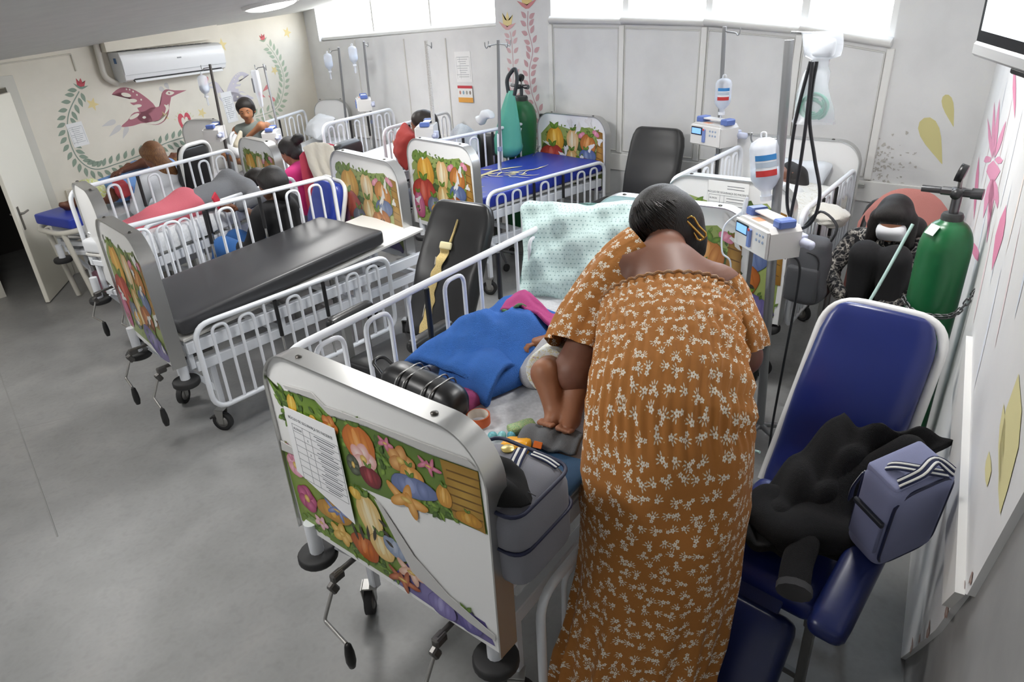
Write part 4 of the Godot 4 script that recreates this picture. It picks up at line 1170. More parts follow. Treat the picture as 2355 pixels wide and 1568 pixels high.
func fittings() -> void:
	var white := mt("f2f3f4", 0.25)
	# air conditioner
	var t := wall_l * Transform3D(Basis(Vector3(0, 0, 1), 0.012), Vector3(1.61, 1.845, 0.01))
	var prof := pv([Vector2(0.0, -0.14), Vector2(0.12, -0.14), Vector2(0.17, -0.12), Vector2(0.2, -0.06), Vector2(0.205, 0.05), Vector2(0.19, 0.11), Vector2(0.15, 0.135), Vector2(0.0, 0.14)])
	var ac := thing("air_conditioner", "white split air conditioner on the cream wall under a boxed soffit", "air conditioner")
	var b := Basis(Vector3(0, 0, 1), Vector3(0, 1, 0), Vector3(-1, 0, 0))
	part("body", M.new().prism(prof, -0.6, 0.6, Transform3D(b, Vector3.ZERO)), white, ac, t)
	part("outlet", M.new().box(Vector3(0.02, -0.118, 0.15), Vector3(1.05, 0.03, 0.06), 0.004, Basis(Vector3.RIGHT, 0.55)), mt("1e1f20", 0.6), ac, t)
	part("flap", M.new().box(Vector3(0.02, -0.128, 0.175), Vector3(1.05, 0.006, 0.055), 0.002, Basis(Vector3.RIGHT, 0.9)), white, ac, t)
	part("seam", M.new().box(Vector3(0, -0.075, 0.2005), Vector3(1.19, 0.003, 0.004), 0.0), mt("b5b7b9", 0.5), ac, t)
	var gr := M.new()
	for k in 12: gr.box(Vector3(-0.5 + k * 0.09, 0.142, 0.09), Vector3(0.05, 0.004, 0.1), 0.001)
	part("intake_grille", gr, mt("6e7072", 0.6), ac, t)
	part("end_cap", M.new().box(Vector3(-0.602, 0.0, 0.1), Vector3(0.006, 0.27, 0.18), 0.002), mt("dfe0e1", 0.35), ac, t)
	part("energy_label", M.new().box(Vector3(-0.606, 0.06, 0.1), Vector3(0.002, 0.05, 0.04), 0.0), mt("5b7fb0", 0.5), ac, t)
	part("badge", M.new().box(Vector3(0.03, 0.035, 0.206), Vector3(0.05, 0.012, 0.002), 0.0), mt("8e9194", 0.4), ac, t)
	# notices
	paper("paper_notice", "white patient form pinned on the leafy garland by the door", "notice", wall_l, Vector2(0.49, 1.28), Vector2(0.155, 0.22), 0.06, 9)
	paper("paper_notice", "white form on the cream wall behind the seated child's drip stand", "notice", wall_l, Vector2(2.28, 1.29), Vector2(0.15, 0.34), 0.06, 12)
	paper("paper_notice", "white form on the back wall left of the flowered pillar", "notice", wall_b, Vector2(-5.48, 1.64), Vector2(0.235, 0.30), 0.03, 10)
	var s := single("paper_sign", M.new().box(Vector3.ZERO, Vector3(0.22, 0.17, 0.0012), 0.0), mt("f0efec", 0.6), "red and orange hygiene sign under the white form on the back wall", "sign", "", wall_b * Transform3D(Basis(Vector3(0, 0, 1), 0.02), Vector3(-5.47, 1.37, 0.012)))
	part("red_header", M.new().box(Vector3(0, 0.071, 0.001), Vector3(0.22, 0.028, 0.0008), 0.0), mt("c8404a", 0.6), s)
	part("orange_footer", M.new().box(Vector3(0, -0.06, 0.001), Vector3(0.22, 0.05, 0.0008), 0.0), mt("eaa94e", 0.6), s)
	for k in 4: part("pictogram", M.new().prism(pv(ell(Vector2(-0.075 + k * 0.05, 0.015), 0.014, 0.02, 0.0, 12)), 0.001, 0.0016), mt(["c98f84", "8fb0c4", "a8a39a", "9c8f86"][k], 0.7), s)
	# television on an arm on the right wall
	var c := Vector3(-0.46, 1.985, -2.9)
	var X := Vector3(0.55, -0.10, 0.62).normalized()
	var tv := thing("wall_television", "black framed television with a white glare on the right wall's arm", "television")
	var tt := frame(c, X, Vector3(-0.08, 1.0, 0.05))
	part("bezel", M.new().box(Vector3(0.42, 0.28, 0), Vector3(0.84, 0.52, 0.045), 0.008), mt("17181b", 0.25), tv, tt)
	var scr := StandardMaterial3D.new()
	scr.albedo_color = Color("d9dde2"); scr.roughness = 0.2; scr.emission_enabled = true; scr.emission = Color(0.93, 0.96, 1.0); scr.emission_energy_multiplier = 1.0
	part("screen", M.new().box(Vector3(0.42, 0.295, 0.0235), Vector3(0.79, 0.45, 0.003), 0.0), scr, tv, tt)
	part("bottom_bar", M.new().box(Vector3(0.42, 0.012, 0.005), Vector3(0.84, 0.05, 0.05), 0.01), mt("d4d5d6", 0.3, 0.3), tv, tt)
	part("sensor", M.new().box(Vector3(0.26, -0.018, 0.01), Vector3(0.1, 0.02, 0.03), 0.006), mt("1b1b1c", 0.4), tv, tt)
	part("wall_arm", M.new().tube([Vector3(0.42, 0.25, -0.02), Vector3(0.46, 0.22, -0.22)], 0.025, 8), mt("2a2a2b", 0.5), tv, tt)

# ---------------------------------------------------------------- chairs
func recliner(label: String, at: Vector3, yaw: float, o := {}) -> Node3D:
	# padded hospital recliner: back, seat, two arms on posts, a steel frame; +z is its front
	var w: float = o.get("w", 0.46); var bl: float = o.get("back", 0.8); var rec: float = o.get("recline", 0.42); var sh: float = o.get("seat", 0.46); var sd: float = o.get("depth", 0.48)
	var pad: Material = o.get("pad", mt("1d1d1e", 0.33))
	var c := thing("recliner_chair", label, "chair", at, yaw, "padded hospital recliners")
	var bt := Transform3D(Basis(Vector3.RIGHT, -rec), Vector3(0, sh - 0.02, -sd * 0.5))
	var back := M.new().cushion(Vector3(0, bl * 0.5, 0), Vector3(w, bl, 0.10), 0.045, 12, Basis(), 0.0, func(p: Vector3) -> Vector3:
		# rounded upper corners, a crease at the headrest and the small of the back
		var y := p.y / bl + 0.5
		var q := p
		if y > 0.8: q.x *= 1.0 - 0.22 * pow((y - 0.8) / 0.2, 2.5)
		var cr := exp(-pow((y - o.get("crease", 0.62)) / 0.035, 2.0)) * 0.024 * (1.0 - pow(absf(p.x / (w * 0.5)), 4.0))
		if p.z > 0.0: q.z += 0.018 * (1.0 - pow(p.x / (w * 0.5), 2.0)) - cr - 0.012 * sin(y * 9.0)
		return q)
	var bk := part("backrest", back, pad, c, bt)
	if o.get("rim", false):
		part("back_frame", M.new().tube(bent([Vector3(-w * 0.5 - 0.012, 0.02, -0.035), Vector3(-w * 0.5 - 0.012, bl + 0.015, -0.035), Vector3(w * 0.5 + 0.012, bl + 0.015, -0.035), Vector3(w * 0.5 + 0.012, 0.02, -0.035)], 0.13, 8), 0.018, 10), mt("e8e8e6", 0.35), bk)
	var seat := M.new().cushion(Vector3.ZERO, Vector3(w, 0.11, sd), 0.045, 10, Basis(), 0.012)
	part("seat", seat, pad, c, Transform3D(Basis(Vector3.RIGHT, o.get("slope", -0.06)), Vector3(0, sh - 0.02, 0.02)))
	var fr := M.new()
	for x in [-1, 1]:
		fr.box(Vector3(x * (w * 0.5 - 0.02), sh - 0.1, 0.0), Vector3(0.03, 0.035, sd), 0.003)
		for z in [-sd * 0.42, sd * 0.42]: fr.box(Vector3(x * (w * 0.5 - 0.02), (sh - 0.1) * 0.5, z), Vector3(0.03, sh - 0.1, 0.03), 0.003)
	for z in [-sd * 0.42, sd * 0.42]: fr.box(Vector3(0, 0.12, z), Vector3(w - 0.04, 0.025, 0.025), 0.003)
	part("frame", fr, mt("8a8a88", 0.35, 0.6), c)
	for x in [-1, 1]:
		if o.get("arms", 3) & (1 if x < 0 else 2):
			var ax: float = x * (w * 0.5 + 0.06)
			var ah: float = sh + o.get("armh", 0.2); var al: float = o.get("arml", 0.4)
			var am := part("armrest", M.new().cushion(Vector3.ZERO, Vector3(o.get("armw", 0.085), 0.08, al), 0.038, 8), o.get("armpad", pad), c, Transform3D(Basis(Vector3.RIGHT, o.get("armt", 0.0)), Vector3(ax, ah, 0.02 + o.get("armz", 0.0))))
			part("arm_post", M.new().box(Vector3(0, -0.1 - (ah - sh) * 0.25, 0.05), Vector3(0.03, (ah - sh) + 0.06, 0.05), 0.003).box(Vector3(0, -0.1 - (ah - sh) * 0.25, -0.1), Vector3(0.03, (ah - sh) + 0.06, 0.03), 0.003), mt("b4b4b2", 0.35, 0.6), am)
	if o.get("legrest", false):
		var lr := part("leg_rest", M.new().cushion(Vector3.ZERO, Vector3(w * 0.92, 0.09, 0.38), 0.04, 10, Basis(), 0.01), o.get("legpad", pad), c, Transform3D(Basis(Vector3.RIGHT, 0.95), Vector3(-0.02, sh - 0.23, sd * 0.5 + 0.15)))
		part("hinge_flap", M.new().box(Vector3(0, 0.0, -0.22), Vector3(w * 0.6, 0.012, 0.14), 0.004, Basis(Vector3.RIGHT, -0.25)), mt("1d2a5c", 0.4), lr)
	return c

func chairs() -> void:
	var black := mt("222223", 0.34); var blue := mt("1d2b6e", 0.3); var blue2 := mt("2b3f9c", 0.3)
	# torn black recliner between the two near cots
	var c := recliner("black vinyl recliner with a long yellow tear down its back", Vector3(-2.80, 0, -2.12), 0.15, {"w": 0.47, "back": 0.86, "recline": 0.50, "seat": 0.42, "depth": 0.52, "armh": 0.24, "pad": black, "arml": 0.34, "armz": 0.08})
	var bk: Node3D = c.get_node("backrest")
	var foam := tri_mat(noise_tex(31, 0.05, [[0.0, "a98f52"], [0.5, "cdb67c"], [1.0, "e0cf9c"]]), 5.0, 0.95, false)
	var face := func(x: float, y: float) -> float:
		var f := y / 0.86
		var q := 1.0 - pow(x / 0.235, 2.0)
		return 0.05 + 0.018 * q - exp(-pow((f - 0.62) / 0.035, 2.0)) * 0.024 - 0.012 * sin(f * 9.0)
	part("exposed_foam", M.new().sheet(8, 40, func(u: float, v: float) -> Vector3:
		var y := lerpf(0.57, 0.03, v)
		var x := -0.03 - 0.03 * v + 0.008 * sin(v * 9.0) + (u - 0.5) * (0.062 + 0.010 * sin(v * 23.0) + 0.008 * cos(v * 41.0))
		return Vector3(x, y, face.call(x, y) + 0.003 + 0.003 * sin(u * PI)), 0.004), foam, bk)
	part("torn_vinyl", M.new().tube(spline([Vector3(-0.07, 0.5, 0.07), Vector3(-0.068, 0.4, 0.066), Vector3(-0.085, 0.25, 0.056), Vector3(-0.09, 0.1, 0.048)], 6), 0.005, 5), mt("cfc7b8", 0.8), bk)
	part("foam_flap", M.new().cushion(Vector3(-0.022, 0.575, 0.066), Vector3(0.085, 0.045, 0.02), 0.009, 5), mt("e6dbb0", 0.9), bk)
	part("exposed_foam", M.new().prism(pv([Vector2(0.0, 0.60), Vector2(0.012, 0.66), Vector2(0.022, 0.74), Vector2(0.02, 0.66), Vector2(0.012, 0.60)]), 0.05, 0.0715), foam, bk)
	# black recliner by the window wall
	c = recliner("black vinyl recliner worn brown at the waist, against the window wall", Vector3(-2.99, 0, -4.78), 0.05, {"w": 0.5, "back": 0.84, "recline": 0.26, "seat": 0.42, "pad": mt("2b2b2c", 0.4), "arms": 3})
	bk = c.get_node("backrest")
	for k in 4: part("worn_patch", M.new().prism(pv(ell(Vector2(-0.12 + k * 0.08, 0.33 + 0.012 * sin(k * 2.0)), 0.06, 0.012 + 0.006 * (k % 2), 0.05 * k, 14, 0.25, k)), 0.05, 0.0655 - 0.006 * absf(k - 1.5)), mt(["b08a4e", "a07a40", "c09a5c", "96703a"][k], 0.9), bk)
	# big blue recliner in front at the right
	recliner("dark blue recliner with white tube frame and leg rest beside the right wall", Vector3(-0.535, 0, -1.93), -0.03, {"w": 0.40, "back": 0.78, "recline": 0.62, "seat": 0.50, "depth": 0.46, "pad": blue, "rim": true, "armw": 0.115, "armpad": mt("1a2558", 0.3), "armh": 0.1, "armt": 0.28, "arml": 0.42, "armz": 0.16, "legrest": true, "legpad": mt("1a2552", 0.3), "crease": 0.25, "slope": 0.14})
	# the girl's chair, a pink towel over its back
	recliner("black recliner under the girl in the white mask", Vector3(-0.86, 0, -4.12), 0.1, {"w": 0.46, "back": 0.66, "recline": 0.3, "seat": 0.42, "pad": black, "armh": 0.18})
	c = get_node("recliner_chair_003")
	part("torn_patch", M.new().cushion(Vector3.ZERO, Vector3(0.05, 0.02, 0.04), 0.009, 5), mt("c9a763", 0.9), c.get_node("armrest"), Transform3D(Basis(), Vector3(0.0, 0.035, 0.17)))
	var tw := M.new().sheet(14, 16, func(u: float, v: float) -> Vector3:
		var x := (u - 0.5) * 0.52
		var y := 1.12 - 0.62 * v - 0.24 * pow(absf(u - 0.5) * 2.0, 2.6)
		return Vector3(x, y, -0.36 + 0.20 * v + 0.018 * sin(u * 17.0 + v * 3.0) * v - 0.03 * pow(absf(u - 0.5) * 2.0, 2.0)), 0.012)
	single("towel", tw, cloth("c9877f", 0.95, 20.0, 0.15), "pink towel spread over the back of the girl's chair", "towel", "", Transform3D(Basis(Vector3.UP, 0.1), Vector3(-0.84, 0, -4.12)))
	# blue recliner of the person in black
	recliner("blue recliner with white tube frame behind the person in black", Vector3(-4.76, 0, -2.66), -0.15, {"w": 0.44, "back": 0.62, "recline": 0.3, "seat": 0.45, "depth": 0.4, "pad": blue2, "rim": true, "arms": 0})
	# black chair of the woman in white
	recliner("black recliner with a white tube frame behind the woman in the white shirt", Vector3(-6.56, 0, -2.56), -1.15, {"w": 0.36, "back": 0.84, "recline": 0.16, "seat": 0.42, "depth": 0.4, "pad": black, "rim": true, "arms": 0})
	# chair under the woman in pink, draped in red and a white cloth
	recliner("dark recliner behind the woman in pink", Vector3(-5.46, 0, -3.46), -1.25, {"w": 0.42, "back": 0.8, "recline": 0.2, "seat": 0.44, "depth": 0.36, "pad": mt("39393b", 0.4), "arms": 0})
	# chair of the woman behind the pump
	recliner("recliner between two window cots, under the dark-haired woman", Vector3(-4.98, 0, -4.5), -0.2, {"w": 0.42, "back": 0.7, "recline": 0.2, "seat": 0.45, "depth": 0.4, "pad": mt("39393b", 0.4), "arms": 0})
	# chair draped with a speckled sheet by the oxygen cylinder
	recliner("recliner under a speckled sheet beside the green cylinder", Vector3(-4.86, 0, -4.84), 0.0, {"w": 0.26, "back": 0.66, "recline": 0.12, "seat": 0.42, "depth": 0.3, "pad": mt("4a4a4c", 0.4), "arms": 0})

# ---------------------------------------------------------------- drip stands
func pump(parent: Node3D, at: Vector3, yaw: float, s := 1.0, lit := true) -> Node3D:
	# infusion pump: case, blue display, keypad, blue-ended carrying handle, clamp
	var t := Transform3D(Basis(Vector3.UP, yaw).scaled(Vector3.ONE * s), at)
	var p := part("infusion_pump", M.new().prism(pv([Vector2(-0.12, -0.06), Vector2(0.12, -0.06), Vector2(0.12, 0.045), Vector2(0.10, 0.065), Vector2(-0.10, 0.065), Vector2(-0.12, 0.05)]), -0.075, 0.06), mt("dcdad7", 0.4), parent, t)
	part("front_panel", M.new().box(Vector3(0, 0.0, 0.066), Vector3(0.235, 0.11, 0.014), 0.005), mt("eceae8", 0.4), p)
	part("display_bezel", M.new().box(Vector3(-0.062, 0.022, 0.075), Vector3(0.09, 0.045, 0.004), 0.002), mt("16181c", 0.3), p)
	var e := StandardMaterial3D.new()
	e.albedo_color = Color("6c94d8"); e.roughness = 0.3; e.emission_enabled = true; e.emission = Color("78a8ff"); e.emission_energy_multiplier = 0.6
	part("display", M.new().box(Vector3(-0.062, 0.022, 0.0775), Vector3(0.075, 0.032, 0.002), 0.0), e, p)
	part("latch", M.new().box(Vector3(0.0, 0.0, 0.078), Vector3(0.022, 0.075, 0.012), 0.004), mt("7d92cf", 0.4), p)
	part("indicator", M.new().box(Vector3(0.002, 0.035, 0.0845), Vector3(0.012, 0.01, 0.003), 0.001), mt("d8483c", 0.4), p)
	var k := M.new()
	for i in 3:
		for j in 2: k.lathe([Vector2(0.0065, 0.0), Vector2(0.0055, 0.003)], 10, Transform3D(Basis(Vector3.RIGHT, PI / 2), Vector3(0.045 + i * 0.022, 0.03 - j * 0.024, 0.072)))
	part("keypad", k, mt("9fb0cc", 0.5), p)
	part("handle", M.new().box(Vector3(0, 0.085, -0.01), Vector3(0.15, 0.008, 0.055), 0.003), mt("f0f0ef", 0.35), p)
	for x in [-1, 1]: part("handle_end", M.new().box(Vector3(x * 0.098, 0.078, -0.008), Vector3(0.05, 0.034, 0.075), 0.006), mt("5f76b8", 0.4), p)
	part("clamp", M.new().box(Vector3(0.09, 0.0, -0.09), Vector3(0.05, 0.05, 0.04), 0.004).lathe([Vector2(0.0, -0.03), Vector2(0.018, -0.02), Vector2(0.018, 0.03), Vector2(0.0, 0.04)], 12, Transform3D(Basis(Vector3(0, 0, 1), PI / 2), Vector3(0.15, 0.0, -0.085))), mt("c4c8dc", 0.4), p)
	part("sticker", M.new().box(Vector3(-0.02, 0.0655, 0.03), Vector3(0.05, 0.001, 0.035), 0.0), mt("e8a07c", 0.5), p)
	return p

func bottle(label: String, at: Vector3, h: float, group := "", tilt := 0.0, labelled := true) -> void:
	# soft plastic infusion bottle hanging neck down from its ring
	var o := thing("infusion_bottle", label, "drip bottle", at, 0.0, "infusion bottles on drip stands")
	var t := Transform3D(Basis(Vector3(0, 0, 1), tilt), Vector3.ZERO)
	var r := h * 0.24
	var m := StandardMaterial3D.new()
	m.albedo_color = Color(0.93, 0.96, 1.0, 0.35); m.transparency = BaseMaterial3D.TRANSPARENCY_ALPHA; m.roughness = 0.3
	var body := M.new().lathe([Vector2(0.0, -h), Vector2(r * 0.34, -h), Vector2(r * 0.34, -h * 0.9), Vector2(r * 0.75, -h * 0.8), Vector2(r, -h * 0.68), Vector2(r, -h * 0.18), Vector2(r * 0.85, -h * 0.08), Vector2(r * 0.4, -h * 0.02), Vector2(0.0, -h * 0.02)], 20)
	part("bottle", body, bottle_mat(), o, t)
	part("liquid", M.new().lathe([Vector2(0.0, -h * 0.88), Vector2(r * 0.3, -h * 0.88), Vector2(r * 0.72, -h * 0.79), Vector2(r * 0.95, -h * 0.67), Vector2(r * 0.95, -h * 0.5), Vector2(0.0, -h * 0.5)], 18), mt("cfdbea", 0.1), o, t)
	part("ring", M.new().tube(bent([Vector3(-0.012, -h * 0.02, 0), Vector3(-0.012, 0.02, 0), Vector3(0.012, 0.02, 0), Vector3(0.012, -h * 0.02, 0)], 0.012), 0.004, 6), mt("e6e8ec", 0.4), o, t)
	part("cap", M.new().lathe([Vector2(r * 0.4, -h * 1.06), Vector2(r * 0.42, -h * 0.98)], 14), mt("e9ecf2", 0.4), o, t)
	part("drip_chamber", M.new().lathe([Vector2(0.004, -h * 1.45), Vector2(0.011, -h * 1.4), Vector2(0.011, -h * 1.15), Vector2(0.006, -h * 1.06)], 12), bottle_mat(), o, Transform3D(t.basis * Basis(Vector3(0, 0, 1), -tilt * 2.0), Vector3.ZERO))
	if labelled:
		var w := M.new()
		for q in [[-0.62, -0.30, "eef2f6"], [-0.36, -0.27, "3d86c6"], [-0.62, -0.52, "c63a3a"], [-0.475, -0.385, "b9c6d4"]]:
			var rr: float = r * 1.012 if q[2] == "eef2f6" else r * 1.022
			w.tint = lin(q[2])
			var st := w.idx.size()
			var n := 8
			for k in n + 1:
				var g := PI / 2 - 0.75 + 1.5 * k / n
				w.add(Vector3(cos(g) * rr, h * q[0], sin(g) * rr)); w.add(Vector3(cos(g) * rr, h * q[1], sin(g) * rr))
			var b := w.v.size() - 2 * (n + 1)
			for k in n: w.quad(b + 2 * k, b + 2 * k + 1, b + 2 * k + 3, b + 2 * k + 2)
		part("product_label", w, vcol(0.5), o, t * Transform3D(Basis(Vector3.UP, 0.5), Vector3.ZERO))

func bottle_mat() -> StandardMaterial3D:
	if not bank.has("bottle"):
		var m := StandardMaterial3D.new()
		m.albedo_color = Color(0.93, 0.95, 0.99, 0.42); m.transparency = BaseMaterial3D.TRANSPARENCY_ALPHA; m.roughness = 0.35
		bank["bottle"] = m
	return bank["bottle"]

func stand(label: String, base: Vector3, top: Vector3, o := {}) -> Node3D:
	# drip stand: pole with hooks, five-armed castered foot; its pump is clamped on
	var s := thing("drip_stand", label, "drip stand", base, 0.0, "drip stands")
	var d := top - base
	var r: float = o.get("r", 0.0125)
	var mat: Material = o.get("mat", mt("8f9092", 0.35, 0.5))
	part("pole", M.new().tube([Vector3(0, 0.1, 0), d * 0.55, d], [r * 1.15, r * 1.15, r], 12), mat, s)
	part("collar", M.new().lathe([Vector2(r * 1.3, -0.02), Vector2(r * 1.6, -0.015), Vector2(r * 1.6, 0.015), Vector2(r * 1.3, 0.02)], 12, Transform3D(Basis(), d * o.get("collar", 0.55))), mt("8b95b4", 0.4), s)
	for g in o.get("hooks", [0.3, 3.4]):
		var e := Vector3(cos(g), 0, sin(g))
		var y: Vector3 = d * o.get("hook", 0.985)
		part("hook", M.new().tube(bent([y, y + e * 0.10 - Vector3(0, 0.01, 0), y + e * 0.115 - Vector3(0, 0.03, 0), y + e * 0.13 - Vector3(0, 0.01, 0), y + e * 0.13 + Vector3(0, 0.02, 0)], 0.012), 0.0045, 6), mt("9a9b9c", 0.3, 0.8), s)
	if o.get("foot", true):
		for k in 5:
			var e := Vector3.FORWARD.rotated(Vector3.UP, TAU * k / 5.0 + o.get("turn", 0.3))
			var a := part("foot_arm", M.new().tube([Vector3(0, 0.12, 0), e * 0.12 + Vector3(0, 0.10, 0), e * 0.24 + Vector3(0, 0.085, 0)], [0.016, 0.014, 0.011], 8), mat, s)
			part("foot_wheel", M.new().lathe([Vector2(0.0, -0.01), Vector2(0.034, -0.012), Vector2(0.036, 0.0), Vector2(0.034, 0.012), Vector2(0.0, 0.01)], 16, Transform3D(Basis(Vector3(0, 0, 1), PI / 2), e * 0.25 + Vector3(0, 0.037, 0))), rubber, a)
	if o.has("pump"): pump(s, d * o.get("ph", 0.55) + Vector3(0, 0, 0.09), o.pump, o.get("ps", 1.0))
	return s

func hanging(called: String, label: String, cat: String, pts: Array, r: float, mat: Material) -> void:
	single(called, M.new().tube(spline(pts, 8), r, 7), mat, label, cat)

func oxygen(label: String, at: Vector3, top: Vector3, r: float) -> Node3D:
	var o := thing("oxygen_cylinder", label, "gas cylinder", at, 0.0, "green oxygen cylinders")
	var d := top - at
	var h := d.length()
	var t := Transform3D(Basis(Quaternion(Vector3.UP, d.normalized())), Vector3.ZERO)
	var g := mt("1f6b3e", 0.32)
	var pr := [Vector2(r * 0.85, 0.0), Vector2(r, 0.02), Vector2(r, h - r * 1.6)]
	for k in 8:
		var a := PI * 0.5 * (k + 1) / 9.0
		pr.append(Vector2(r * (0.36 + 0.64 * cos(a)), h - r * 1.6 + sin(a) * r * 1.25))
	pr.append(Vector2(r * 0.36, h - r * 0.2))
	part("tank", M.new().lathe(pr, 32), g, o, t)
	part("neck_ring", M.new().lathe([Vector2(r * 0.42, h - r * 0.4), Vector2(r * 0.42, h - 0.012), Vector2(r * 0.36, h)], 20), mt("3a3d3c", 0.45), o, t)
	var v := M.new().lathe([Vector2(0.018, h), Vector2(0.018, h + 0.07), Vector2(0.026, h + 0.075), Vector2(0.026, h + 0.1), Vector2(0.0, h + 0.1)], 14)
	v.box(Vector3(0, h + 0.085, 0), Vector3(0.13, 0.03, 0.035), 0.008).lathe([Vector2(0.022, -0.02), Vector2(0.022, 0.02)], 10, Transform3D(Basis(Vector3(0, 0, 1), PI / 2), Vector3(0.065, h + 0.085, 0)))
	v.lathe([Vector2(0.014, 0.0), Vector2(0.014, 0.09)], 10, Transform3D(Basis(Vector3(0, 0, 1), PI / 2), Vector3(-0.04, h + 0.085, 0)))
	var vv := part("valve", v, mt("6d6e70", 0.3, 0.85), o, t)
	part("gauge", M.new().lathe([Vector2(0.0, -0.014), Vector2(0.034, -0.014), Vector2(0.036, 0.012), Vector2(0.0, 0.014)], 20, Transform3D(Basis(Vector3(0, 0, 1), 1.35), Vector3(-0.005, h + 0.16, 0.0))), mt("1c1d1f", 0.35), vv)
	part("gauge_stem", M.new().tube([Vector3(0, h + 0.1, 0), Vector3(-0.003, h + 0.14, 0)], 0.008, 8), mt("8a8a88", 0.3, 0.8), vv)
	part("flow_knob", M.new().lathe([Vector2(0.0, -0.02), Vector2(0.02, -0.015), Vector2(0.02, 0.015), Vector2(0.0, 0.02)], 12, Transform3D(Basis(Vector3.RIGHT, PI / 2), Vector3(0.0, h + 0.085, 0.035))), mt("2a2b2c", 0.4), vv)
	part("tag", M.new().box(Vector3(-r * 0.5, h - r * 0.62, r * 0.66), Vector3(0.05, 0.045, 0.002), 0.0, Basis(Vector3.UP, -0.7) * Basis(Vector3.RIGHT, -0.6)), mt("e8ece9", 0.5), o, t)
	return o

func chain(label: String, pts: Array, n: int, size: float) -> void:
	var o := thing("steel_chain", label, "chain")
	var path := spline(pts, 12)
	for k in n:
		var f := float(k) / n * (path.size() - 2)
		var i := int(f)
		var p: Vector3 = path[i].lerp(path[i + 1], f - i)
		var d: Vector3 = (path[i + 1] - path[i]).normalized()
		var side := d.cross(Vector3.UP).normalized().rotated(d, PI * 0.5 * (k % 2) + 0.4)
		var a := size * 0.62; var b := size * 0.34
		part("link", M.new().tube(bent([p - d * a - side * b, p + d * a - side * b, p + d * a + side * b, p - d * a + side * b], b, 3, true), size * 0.13, 6, true), mt("6f6f70", 0.35, 0.85), o)

